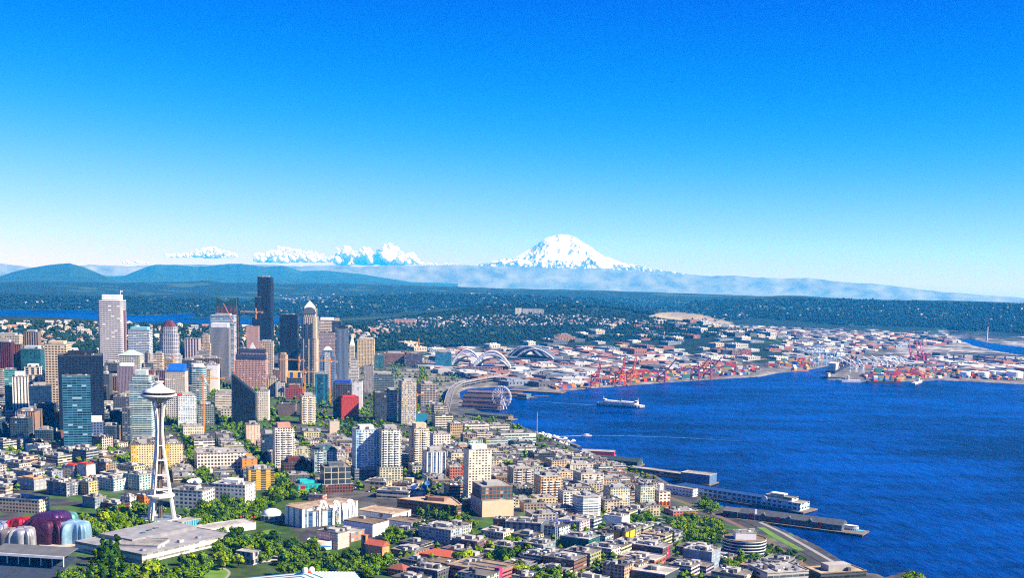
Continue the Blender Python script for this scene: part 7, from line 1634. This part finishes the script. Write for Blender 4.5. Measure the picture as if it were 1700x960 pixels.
for pts, w_ in (([(1096, 868), (1120, 878), (1150, 890)], 16), ([(1075, 873), (1098, 866)], 12), ([(1120, 868), (1150, 880), (1172, 890)], 7)): ground_strip('lawn', pts, w_, GR if w_ > 8 else plain('dry meadow', (.34, .27, .09), .95), .42)
for pts in ([(1080, 860), (1120, 866), (1160, 882), (1180, 896)], [(1140, 868), (1170, 880), (1190, 896)]): ground_strip('path', pts, 4.5, SIDEW, .5)
def lawn(name, px, py, rx, ry, mat, dz=.3):
    c = on_ground(px, py); sc = (np.array([c[0], c[1], c[2] - CAM_H]) @ F_) / FPX; bm = bmesh.new(); n = 40; rings = []
    for k in (0.02, .5, 1):
        rings.append([bm.verts.new((c[0] + k * rx * sc * math.cos(2 * math.pi * i / n), c[1] + k * ry * sc * 5 * math.sin(2 * math.pi * i / n), gz(c[0] + k * rx * sc * math.cos(2 * math.pi * i / n), c[1] + k * ry * sc * 5 * math.sin(2 * math.pi * i / n)) + dz)) for i in range(n)])
    for a, b in zip(rings, rings[1:]):
        for i in range(n): bm.faces.new((a[i], a[(i + 1) % n], b[(i + 1) % n], b[i]))
    bm.faces.new(rings[0]); tag(link(name, finish(bm, name, mat)), kind='structure')
lawn('path', 342, 958, 38, 13, SIDEW, .25); lawn('lawn', 342, 958, 34, 11.5, GR, .4)
lawn('lawn', 447, 886, 16, 5, GR); lawn('lawn', 362, 857, 13, 3.5, GR); lawn('plaza', 430, 929, 34, 6, plain('plaza slabs', (.42, .38, .33), .9, var=.15, scale=.2)); lawn('plaza', 100, 905, 34, 5, plain('plaza slabs', (.42, .36, .30), .9, var=.15, scale=.2))
o, P = wallbox(392, 936, 420, 940, 14, 912, facade((.34, .32, .3), (.03, .06, .10), fh=6, bw=5), 'park_pavilion', 'small dark pavilion with a white frame by the stone plaza', None, 'l')
# ---------------- red lattice gate and other small marks of the park
bm = bmesh.new(); q = on_ground(410, 870)
for i in range(6): bar(bm, (-9 + 3 * i, 0, 0), (-9 + 3.2 * i, 0, 7), .4, 5); bar(bm, (-10 + 3.4 * i, 1, 7), (-7 + 3.4 * i, -1, 8 + (i % 2)), .9, 5)
link_ = link('park_sculpture', finish(bm, 'park_sculpture', plain('vermilion steel', (.60, .04, .02), .5)), None, (q[0], q[1], q[2])); tag(link_, 'vermilion steel sculpture on posts beside the white dome', 'sculpture')
bm = bmesh.new(); q = on_ground(1254, 864); add_prism(bm, rect(5, 3), 0, 16, pts1=rect(2, 1.5)); tag(link('white_head', finish(bm, 'white_head', WPAINT), None, (q[0], q[1], q[2])), 'slim white upright sculpture at the foot of the long pier', 'sculpture')
bm = bmesh.new(); q = on_ground(503, 826); bar(bm, (0, 0, 0), (0, 0, 14), .5, 6); tag(link('pole_sign', finish(bm, 'pole_sign', METAL), None, (q[0], q[1], q[2])), 'roadside pole sign with a plain red board', 'sign'); link('sign_board', box_mesh('sign_board', 7, .6, 5, plain('red sign', RED, .5), 11, 0, -.8), bpy.data.objects['pole_sign'])

# ---------------- container port
CC = [(.55, .05, .03), (.62, .22, .03), (.03, .10, .36), (.66, .66, .64), (.05, .26, .24), (.30, .05, .05), (.45, .32, .08), (.30, .34, .40)]
CW = ['red', 'orange', 'blue', 'white', 'green', 'maroon', 'yellow', 'grey']
CONT = [box_mesh('container', 24, 6.5, 6.5, plain('container ' + n, c, .6, var=.15)) for n, c in zip(CW, CC)]
YARDS = [([(1005, 640), (1000, 628), (1060, 618), (1150, 611), (1255, 606), (1262, 620), (1180, 626), (1100, 631)], 140, 'container in the yard behind the red cranes', 'containers in the yard behind the red cranes'),
         ([(1440, 632), (1430, 624), (1480, 611), (1560, 604), (1610, 612), (1560, 622), (1500, 630)], 120, 'container on the island terminal behind the white cranes', 'containers on the island terminal'),
         ([(1275, 614), (1268, 606), (1340, 596), (1380, 594), (1340, 608)], 40, 'container by the far channel quay', 'containers by the far channel quay')]
rc = random.Random(4); CELLS = set()
for poly_, n, lab, grp in YARDS:
    xs = [p[0] for p in poly_]; ys = [p[1] for p in poly_]; k = 0
    while k < n:
        px, py = rc.uniform(min(xs), max(xs)), rc.uniform(min(ys), max(ys))
        if not in_poly(px, py, poly_): continue
        p = atz(px, py, 3.5); cx, cy_ = round(p[0] / 30) * 30, round(p[1] / 14) * 14
        if (cx, cy_) in CELLS or not sdf(LAND, np.array([cx]), np.array([cy_]))[0] > 12: continue
        CELLS.add((cx, cy_)); c = rc.randrange(8)
        for lv in range(rc.choice((1, 2, 2, 3))):
            if k >= n: break
            if rc.random() < .4: c = rc.randrange(8)
            o = link('container', CONT[c], None, (cx, cy_, gz(cx, cy_) + .2 + 6.55 * lv)); tag(o, f'{CW[c]} {lab}', 'container', f'{CW[c]} {grp}'); k += 1
def port_crane(px, py, ptop, col, label, raised=75, yaw=-60, grp=None):
    p = atz(px, py, 4); hh = aty(px, ptop, p[1])[2] - p[2]; M = plain('port crane paint', col, .55, var=.12)
    boom_up = raised > 20; H_ = hh / (1.75 if boom_up else 1.12); g = max(3.2, gz(p[0], p[1]))
    o = empty('port_crane', (p[0], p[1], g), R(yaw)); tag(o, label, 'crane', grp); t_ = max(1.4, H_ * (.042 if col[2] < .3 else .024))
    for sx in (-1, 1):
        for sy in (-1, 1):
            bm = bmesh.new(); bar(bm, (sx * H_ * .26, sy * H_ * .16, 0), (sx * H_ * .24, sy * H_ * .16, H_ * .66), t_, 4); link('leg', finish(bm, 'leg', M), o)
    bm = bmesh.new()
    for sy in (-1, 1):
        bar(bm, (-H_ * .26, sy * H_ * .16, H_ * .3), (H_ * .26, sy * H_ * .16, H_ * .3), t_ * .8, 4); bar(bm, (-H_ * .26, sy * H_ * .16, H_ * .3), (H_ * .25, sy * H_ * .16, H_ * .64), t_ * .6, 4)
    for sx in (-1, 1): bar(bm, (sx * H_ * .25, -H_ * .16, H_ * .64), (sx * H_ * .25, H_ * .16, H_ * .64), t_ * .8, 4); bar(bm, (sx * H_ * .25, -H_ * .16, H_ * .3), (sx * H_ * .25, H_ * .16, H_ * .3), t_ * .8, 4)
    link('portal_frame', finish(bm, 'portal_frame', M), o)
    bm = bmesh.new()
    for sy in (-.05, .05): bar(bm, (-H_ * .62, sy * H_, H_ * .68), (H_ * .27, sy * H_, H_ * .68), t_ * .9, 4)
    link('back_girder', finish(bm, 'back_girder', M), o)
    ca, sa = math.cos(R(raised)), math.sin(R(raised)); L_ = H_ * 1.05
    bm = bmesh.new()
    for sy in (-.05, .05): bar(bm, (H_ * .27, sy * H_, H_ * .68), (H_ * .27 + L_ * ca, sy * H_, H_ * .68 + L_ * sa), t_ * .85, 4)
    for i in range(6):
        q = (i + .5) / 6 * L_; bar(bm, (H_ * .27 + q * ca, -.05 * H_, H_ * .68 + q * sa), (H_ * .27 + q * ca, .05 * H_, H_ * .68 + q * sa), t_ * .5, 4)
    link('boom', finish(bm, 'boom', M), o)
    bm = bmesh.new(); ap = (H_ * .16, 0, H_ * 1.05)
    for sy in (-.13, .13): bar(bm, (H_ * .25, sy * H_, H_ * .66), ap, t_ * .7, 4); bar(bm, (-H_ * .2, sy * H_, H_ * .66), ap, t_ * .5, 4)
    bar(bm, ap, (H_ * .27 + L_ * .6 * ca, 0, H_ * .68 + L_ * .6 * sa), t_ * .35, 4); bar(bm, ap, (-H_ * .58, 0, H_ * .69), t_ * .35, 4); link('apex_frame', finish(bm, 'apex_frame', M), o)
    link('machinery_house', box_mesh('machinery_house', H_ * .22, H_ * .14, H_ * .10, WPAINT if col[0] < .4 else M, H_ * .70, -H_ * .35), o)
RD = (.56, .035, .03); DR = (.34, .06, .10); WB = (.60, .68, .74)
port_crane(988, 644, 597, RD, 'bright red port crane with raised boom closest to the city', 74, -62)
port_crane(1029, 640, 591, (.66, .07, .02), 'orange red port crane with near vertical boom', 80, -62)
port_crane(1047, 639, 590, (.62, .14, .07), 'faded orange port crane beside the orange red one', 80, -62)
for i, (px, py, pt) in enumerate(((1098, 634, 588), (1154, 630.5, 586), (1174, 629, 586))): port_crane(px, py, pt, DR, ('dusty red port crane standing apart with a slanting boom', 'dusty red port crane paired with a twin at the quay', 'dusty red port crane at the end of the quay row')[i], 52, -20, 'dusty red port cranes')
for i, (px, py, pt) in enumerate(((1352, 609, 572), (1361, 608, 570), (1374, 606, 572), (1386, 604, 570))): port_crane(px, py, pt, (.30, .44, .56), ('pale blue port crane at the mouth of the far channel', 'second pale blue port crane along the far channel', 'third pale blue port crane along the far channel', 'fourth pale blue port crane deepest along the far channel')[i], 8 if i % 2 else 40, -150, 'pale blue port cranes on the far channel')
for i, (px, py, pt) in enumerate(((1416, 618, 582), (1428, 617, 583), (1454, 614, 582), (1468, 612, 580), (1486, 610, 580), (1496, 609, 581))): port_crane(px, py, pt, WB, 'white port crane with lowered boom over the moored container ship', 24, 150, 'white port cranes on the island')
for i, (px, py, pt) in enumerate(((1516, 604, 568), (1528, 602, 566), (1534, 601, 568))): port_crane(px, py, pt, (.40, .06, .14), 'dark pink port crane with upright boom beyond the white cranes', 82, 150, 'dark pink port cranes on the island')
def ship(A, B, w_, lab, hullc, stack, house=.86, hgt=12, name='container_ship', cat='ship'):
    a, b = atz(*A, 0), atz(*B, 0); m = (a + b) / 2; L_ = float(np.hypot(*(b - a)[:2])); yaw = math.atan2((b - a)[1], (b - a)[0])
    o = empty(name, (m[0], m[1], 0), yaw); tag(o, lab, cat); link('hull', prism_mesh('hull', hull(L_, w_, 0, 1, .2, False), -1, hgt, plain('ship hull', hullc, .5)), o)
    if house: link('bridge_house', box_mesh('bridge_house', L_ * .09, w_ * .8, hgt * 1.8, facade((.76, .76, .74), (.05, .06, .08), fh=4, bw=4, wu=.6, wv=.4), hgt, (house - .5) * -L_), o)
    r_ = random.Random(int(L_)); n = 0
    for i in range(stack):
        for lv in range(r_.choice((1, 2, 3))):
            k = r_.randrange(8); q = link('deck_container', CONT[k], o, (-L_ * .3 + L_ * .68 * (i // 3) / max(1, (stack - 1) // 3), (i % 3 - 1) * w_ * .28, hgt + .2 + 6.55 * lv)); q.scale = (.6, 1, 1)
ship((1378, 622), (1422, 600), 34, 'dark container ship moored at the island quay', (.02, .025, .05), 18, .9, 14)
ship((1405, 631), (1362, 628), 22, 'grey work ship at the tip of the island', (.10, .13, .16), 0, .3, 7, 'work_ship')
ship((1428, 635), (1388, 634), 20, 'white work ship moored before the white cranes', (.55, .56, .56), 0, .5, 8, 'work_ship')
ship((1440, 636), (1496, 636.5), 24, 'dark barge moored before the island container stacks', (.03, .03, .05), 9, 0, 6, 'barge')
ship((1312, 617), (1342, 616), 20, 'brown barge lying at the channel quay', (.25, .12, .09), 6, 0, 5, 'barge')
ship((1516, 639), (1530, 634), 14, 'white tug beside the island jetty', (.5, .5, .5), 0, .5, 6, 'tug')
# oil tanks on the island, bridge, silo chimney, far marks
TANK = lathe_mesh('tank', [(20, 0), (20, 15), (19, 16), (.1, 18)], WPAINT, 28, False)
for i, (px, py, s) in enumerate(((1602, 624, 1), (1616, 622, .9), (1632, 625, 1.1), (1648, 622, 1), (1664, 625, 1.2), (1684, 627, 1.5), (1660, 615, 1), (1640, 614, .9), (1690, 616, 1.2), (1608, 614, .8), (1625, 612, .8))):
    p = atz(px, py, 4); o = link('oil_tank', TANK, None, (p[0], p[1], gz(p[0], p[1])), 0); o.scale = (s, s, s); tag(o, 'round white oil tank on the island shore by the channel', 'tank', 'white oil tanks on the island shore'); FOOT.append((p[0], p[1], 0, 44 * s, 44 * s))
def far_bridge():
    a = atz(1575, 586, 40); b = atz(1730, 592, 40); m = a; o = empty('road_bridge', (m[0], m[1], 0)); tag(o, 'high grey road bridge on tall piers over the river', 'bridge'); e = (b - a)[:2]; L_ = float(np.hypot(*e)); yaw = math.atan2(e[1], e[0]); o.rotation_euler = (0, 0, yaw)
    link('deck', box_mesh('deck', L_, 26, 5, plain('bridge concrete', (.20, .20, .2), .9), 36, L_ / 2), o)
    for i in range(9): link('bridge_pier', box_mesh('bridge_pier', 7, 18, 36, CONC, -3, L_ * (i + .5) / 9), o)
far_bridge()
p = atz(1638, 566, 6); bm = bmesh.new(); bar(bm, (0, 0, 0), (0, 0, 85), 6, 10, 4); o = link('chimney_stack', finish(bm, 'chimney_stack', plain('pale chimney', (.6, .42, .36), .8)), None, tuple(p)); tag(o, 'tall pale chimney by the river beyond the bridge', 'chimney')
# ---------------- flats: warehouses, 300 as things, the rest as a mass
WH = [((.62, .61, .58), 'white'), ((.46, .46, .45), 'grey'), ((.52, .44, .34), 'tan'), ((.30, .13, .09), 'brick'), ((.22, .26, .32), 'blue grey'), ((.12, .12, .13), 'dark')]
rw = random.Random(31)
WM = []
for c, n in WH:
    for k in range(2):
        w_, d_, h = rw.uniform(50, 90), rw.uniform(40, 70), rw.uniform(9, 15); bm = bmesh.new(); add_prism(bm, rect(w_, d_), -2, h, top=False); m1 = facade(tuple(v * .8 for v in c), (.04, .05, .07), fh=9, bw=9, wu=.4, wv=.35)
        i = shrink(rect(w_, d_), -.4); vs = [bm.verts.new((p[0], p[1], h)) for p in i]; bm.faces.new(vs).material_index = 1
        for _ in range(4): add_prism(bm, rect(7, 6, rw.uniform(-.35, .35) * w_, rw.uniform(-.35, .35) * d_), h, h + 3, mi=1)
        WM.append((finish(bm, 'warehouse', [m1, plain('roof ' + n, tuple(min(.6, v * .95) for v in c), .9, var=.25, scale=.04)]), n, w_, d_, h))
FLATS = [[(690, 612), (640, 590), (700, 586), (860, 576), (990, 566), (1190, 556), (1260, 548), (1420, 560), (1560, 552), (1590, 570), (1390, 592), (1260, 604), (1130, 612), (1000, 628), (960, 640), (860, 640), (780, 628)],
         [(800, 640), (960, 632), (985, 640), (900, 646)], [(1400, 612), (1480, 596), (1560, 590), (1700, 600), (1700, 618), (1600, 618), (1500, 612)]]
PL = []
for k, (poly_, n) in enumerate(zip(FLATS, (250, 20, 30))):
    got = 0
    for x, y in scatter(poly_, n * 8, np.random.default_rng(90 + k)):
        if got >= n: break
        p = atz(x, y, 4); rr = 44
        if sdf(RIVER, p[:1], p[1:2])[0] > -40 or sdf(LAND, p[:1], p[1:2])[0] < 50 or not clear_of(p[0], p[1], rr * .75): continue
        me, nm, w_, d_, h = WM[rw.randrange(len(WM))]; s = rw.uniform(.7, 1.25); a = rw.choice((0, R(90))) + ZONE['D'] + R(30)
        o = link('warehouse', me, None, (p[0], p[1], gz(p[0], p[1])), a); o.scale = (s, s, s * rw.uniform(.7, 1.5)); FOOT.append((p[0], p[1], a, w_ * s, d_ * s)); got += 1
        zone_ = 'on the island behind the white cranes' if k == 2 else ('on the flats beside the old harbour park' if k == 1 else ('on the flats by the white arched stadium' if x < 960 else ('on the flats behind the red cranes' if x < 1260 else 'on the flats by the far channel')))
        tag(o, f'{nm} flat roofed warehouse {zone_}', 'warehouse', f'{nm} warehouses {zone_}')
def mass(name, pts, seed, sx, sz, pal):
    r_ = np.random.default_rng(seed); V = []; Fq = []; Cc = []; b = 0
    for x, y, z in pts:
        w_, d_, h = r_.uniform(*sx), r_.uniform(*sx) * .8, r_.uniform(*sz); a = r_.choice([.5, 2.07]) + r_.normal(0, .04); c, s = math.cos(a), math.sin(a); col = np.array(pal[r_.integers(len(pal))]) * r_.uniform(.7, 1.15)
        q = [(-w_, -d_), (w_, -d_), (w_, d_), (-w_, d_)]; P4 = [(x + u * c / 2 - v * s / 2, y + u * s / 2 + v * c / 2) for u, v in q]
        V += [(p[0], p[1], z - 3) for p in P4] + [(p[0], p[1], z + h) for p in P4]; Fq += [(b, b + 1, b + 5, b + 4), (b + 1, b + 2, b + 6, b + 5), (b + 2, b + 3, b + 7, b + 6), (b + 3, b, b + 4, b + 7), (b + 4, b + 5, b + 6, b + 7)]; b += 8
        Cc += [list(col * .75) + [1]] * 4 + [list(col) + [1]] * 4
    me = bpy.data.meshes.new(name); me.from_pydata(V, [], Fq); at_ = me.color_attributes.new('albedo', 'FLOAT_COLOR', 'POINT'); at_.data.foreach_set('color', np.array(Cc, np.float32).reshape(-1))
    key = 'mass mat'
    if key not in MATS:
        m, t, bs = newmat('far buildings'); at2 = t.nodes.new('ShaderNodeAttribute'); at2.attribute_name = 'albedo'; t.links.new(at2.outputs['Color'], bs.inputs['Base Color']); bs.inputs['Roughness'].default_value = .9; MATS[key] = m
    me.materials.append(MATS[key]); return tag(link(name, me), kind='stuff')
PAL = [tuple(v * .8 for v in c) for c, n in WH] + [(.60, .59, .57), (.4, .4, .4), (.05, .06, .07), (.09, .10, .11), (.06, .08, .11), (.36, .13, .10), (.16, .22, .30)]
ok = lambda P_: [p for p in P_ if sdf(RIVER, p[:1], p[1:2])[0] < -15 and sdf(LAND, p[:1], p[1:2])[0] > 30]
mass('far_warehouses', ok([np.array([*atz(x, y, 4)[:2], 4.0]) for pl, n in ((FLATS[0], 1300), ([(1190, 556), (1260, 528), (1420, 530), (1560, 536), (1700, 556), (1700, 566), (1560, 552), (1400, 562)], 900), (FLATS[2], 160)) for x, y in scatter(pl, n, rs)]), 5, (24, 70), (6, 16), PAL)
# the rest of the containers and trucks in the yards
YP = [ok([np.array([*atz(x, y, 4)[:2], 4.0]) for x, y in scatter(pl, n, rs)]) for pl, n in ((YARDS[0][0], 420), (YARDS[1][0], 420), (YARDS[2][0], 160), ([(905, 640), (985, 628), (1000, 638), (985, 643), (920, 648)], 160), ([(1560, 628), (1480, 628), (1500, 612), (1600, 606), (1700, 612), (1700, 632)], 260))]
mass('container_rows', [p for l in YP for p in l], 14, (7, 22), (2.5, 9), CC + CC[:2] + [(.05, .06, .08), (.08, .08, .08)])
# ---------------- houses on the hills
HP = [(.66, .64, .60), (.60, .50, .40), (.50, .46, .42), (.42, .20, .14), (.70, .70, .70), (.30, .32, .36)]
HM = []
for c, n in zip(HP, ('white', 'cream', 'grey', 'brick', 'bright white', 'slate')):
    bm = bmesh.new(); add_prism(bm, rect(16, 12), -4, 7, top=False); v = [bm.verts.new(q) for q in ((-8.5, -6.6, 7), (8.5, -6.6, 7), (8.5, 6.6, 7), (-8.5, 6.6, 7), (-8.5, 0, 11), (8.5, 0, 11))]
    for f in ((0, 1, 5, 4), (2, 3, 4, 5)): bm.faces.new([v[i] for i in f]).material_index = 1
    for f in ((0, 4, 3), (1, 2, 5)): bm.faces.new([v[i] for i in f])
    HM.append((finish(bm, 'hill_house', [grid(c, fh=3.2, bw=3.4, wu=.35, wv=.4), plain('house roof', tuple(q_ * .55 + .05 for q_ in c), .9)]), n))
hp = on_ground_many(scatter([(-20, 538), (100, 536), (330, 543), (560, 545), (640, 548), (640, 560), (560, 580), (330, 590), (-20, 590)], 290, rs))
for p in hp:
    if not clear_of(p[0], p[1], 10) or p[2] < 8: continue
    me, n = HM[rw.randrange(6)]; s = rw.uniform(.9, 1.9); o = link('hill_house', me, None, (p[0], p[1], p[2]), rw.choice((.5, 2.07))); o.scale = (s, s, s); tag(o, f'{n} pitched roof house among trees on the hill behind downtown', 'house', f'{n} houses on the hill behind downtown')
hp = on_ground_many(scatter([(600, 545), (640, 532), (760, 525), (860, 524), (940, 524), (1000, 527), (1100, 537), (1100, 541), (980, 540), (860, 542), (700, 545), (640, 556)], 900, rs) + scatter([(-60, 536), (330, 541), (600, 546), (600, 570), (-60, 580)], 900, rs))
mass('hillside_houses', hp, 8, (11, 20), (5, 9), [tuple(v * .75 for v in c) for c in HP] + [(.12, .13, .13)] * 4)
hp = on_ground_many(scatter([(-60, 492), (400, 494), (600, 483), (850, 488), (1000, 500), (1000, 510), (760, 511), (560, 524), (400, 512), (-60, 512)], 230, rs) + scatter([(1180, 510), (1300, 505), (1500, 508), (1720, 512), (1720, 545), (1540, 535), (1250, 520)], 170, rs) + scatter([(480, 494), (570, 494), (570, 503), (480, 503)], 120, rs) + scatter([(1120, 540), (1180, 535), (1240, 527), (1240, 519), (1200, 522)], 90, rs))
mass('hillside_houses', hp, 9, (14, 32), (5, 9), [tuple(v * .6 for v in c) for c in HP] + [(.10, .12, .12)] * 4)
# hospital block and a few pale landmarks on the long wooded hill
for i, (x0, x1, yt, yb, lab) in enumerate(((855, 866, 511, 524, 'white tower block on the ridge of the long wooded hill'), (866, 903, 513, 524, 'wide pale hospital wing on the ridge of the long wooded hill'), (655, 690, 530, 538, 'salmon apartment row on the slope of the long wooded hill'))):
    building(place(x0, x1, yt, yb, .5, 'D'), grid(((.74, .73, .70), (.5, .5, .52), (.66, .36, .28))[i], fh=5, bw=6), 'hill_building', lab, 'building', pent=0, units=0, roof='l')
for i, (x0, x1, yt, yb, c, lab) in enumerate(((918, 956, 553, 568, (.60, .30, .14), 'orange and pink mill with uneven towers below the wooded hill'), (1228, 1247, 578, 592, (.46, .16, .12), 'tall brick warehouse block above the container port'), (1196, 1226, 578, 593, (.05, .08, .14), 'dark blue office block beside the tall brick warehouse'), (1213, 1229, 579, 593, (.40, .22, .18), 'pale brick block next to the dark blue office'), (1168, 1180, 588, 596, (.02, .36, .24), 'small bright green depot behind the red cranes'))):
    building(place(x0, x1, yt, yb, .6, 'D'), grid(c, fh=5, bw=6), 'industrial_building', lab, 'building', pent=.3, units=2, roof='l', steps=[(.7, 1, 1), (1, .6, .6)] if i == 0 else None)

# ---------------- cars
def car_mesh(c):
    bm = bmesh.new(); add_prism(bm, rect(4.6, 1.9), .25, .95, bottom=True, pts1=rect(4.5, 1.8)); add_prism(bm, rect(2.6, 1.75, -.2), .95, 1.55, mi=1, pts1=rect(1.9, 1.5, -.25)); return finish(bm, 'car', [plain('car paint', c, .35, var=.05), plain('car glass', (.02, .03, .04), .2)])
CARS = [(car_mesh(c), n) for c, n in (((.75, .75, .75), 'white'), ((.03, .03, .035), 'black'), ((.35, .36, .38), 'silver'), ((.40, .03, .03), 'red'), ((.03, .09, .28), 'blue'))]
rk = random.Random(77); nc = 0
for run in sorted(ROADPTS, key=lambda r: math.hypot(*r[0])):
    for (x0_, y0_), (x1_, y1_) in zip(run, run[1:]):
        for s in (-1, 1):
            if nc >= 300 or rk.random() < .25: continue
            t = rk.random(); dx, dy = x1_ - x0_, y1_ - y0_; l = math.hypot(dx, dy); x = x0_ + dx * t - dy / l * 3.3 * s; y = y0_ + dy * t + dx / l * 3.3 * s
            if math.hypot(x, y) > 2300 or not clear_of(x, y, 2.5): continue
            me, n = CARS[rk.choices(range(5), (4, 3, 4, 1, 1))[0]]; o = link('car', me, None, (x, y, gz(x, y) + .4), math.atan2(dy, dx) + (math.pi if s > 0 else 0)); tag(o, f'{n} car driving along a street between the blocks', 'car', f'{n} cars on the streets'); nc += 1
for i in range(2, 58):
    for s in (-1, 1):
        if rk.random() < .5: continue
        a, b = VIA[i], VIA[i + 1]; dx, dy = b[0] - a[0], b[1] - a[1]; l = math.hypot(dx, dy); me, n = CARS[rk.randrange(5)]
        o = link('car', me, None, (a[0] - dy / l * 3.5 * s, a[1] + dx / l * 3.5 * s, 17.05), math.atan2(dy, dx)); tag(o, f'{n} car driving on the elevated shore road', 'car', f'{n} cars on the elevated shore road')

# ---------------- clouds far behind the ridges
CM = None
def cloud(px0, px1, base, prof, seed, lab, n=240):
    global CM
    Dc = 69000; r_ = random.Random(seed); bm = bmesh.new(); F1 = Dc / 2071
    for i in range(n):
        t = r_.random(); px = px0 + (px1 - px0) * t; top = float(np.interp(t, [p[0] for p in prof], [p[1] for p in prof])); top = base - (base - top) * .86; hh = base - top
        f = r_.random() ** 1.2; py = base - hh * f * .86
        rr = max(1.9, hh * (.26 - .13 * f)) * r_.uniform(.75, 1.2); p = aty(px, py, Dc + r_.uniform(-1000, 1000))
        ret = bmesh.ops.create_icosphere(bm, subdivisions=3, radius=rr * F1, matrix=Matrix.Translation(p)); c = Vector(p)
        co = np.array([v.co[:] for v in ret['verts']]); w_ = .8 + .42 * fbm(co[:, 0] / 190 + seed + co[:, 1] / 400, co[:, 2] / 150 + co[:, 1] / 210, 4, seed)
        zb = aty(px, base + .5, p[1])[2]
        for v, k in zip(ret['verts'], w_):
            v.co = c + (v.co - c) * float(k)
            if v.co.z < zb: v.co.z = zb - (zb - v.co.z) * .45
    if CM is None:
        CM, t, b = newmat('cloud'); t.nodes.remove(b); d = t.nodes.new('ShaderNodeBsdfDiffuse'); tr = t.nodes.new('ShaderNodeBsdfTranslucent'); mx = t.nodes.new('ShaderNodeMixShader'); d.inputs[0].default_value = tr.inputs[0].default_value = (.97, .97, .97, 1); mx.inputs[0].default_value = .45
        t.links.new(d.outputs[0], mx.inputs[1]); t.links.new(tr.outputs[0], mx.inputs[2]); t.links.new(mx.outputs[0], t.nodes['Material Output'].inputs[0])
    tag(link('cloud', finish(bm, 'cloud', CM, True)), kind='stuff')
cloud(274, 395, 427, [(0, 421), (.3, 419), (.5, 407), (.65, 405), (.85, 415), (1, 422)], 3, '')
cloud(422, 560, 434, [(0, 414), (.2, 412), (.3, 402), (.5, 410), (.7, 412), (1, 428)], 5, '')
cloud(560, 700, 438, [(0, 405), (.12, 401), (.2, 414), (.3, 404), (.38, 405), (.44, 418), (.5, 406), (.6, 395), (.72, 404), (.8, 416), (.9, 414), (1, 432)], 8, '')
cloud(690, 760, 440, [(0, 434), (.3, 437), (.6, 437), (1, 439)], 12, '', 30)
cloud(200, 245, 437, [(0, 436), (.4, 431), (1, 436)], 14, '', 14)
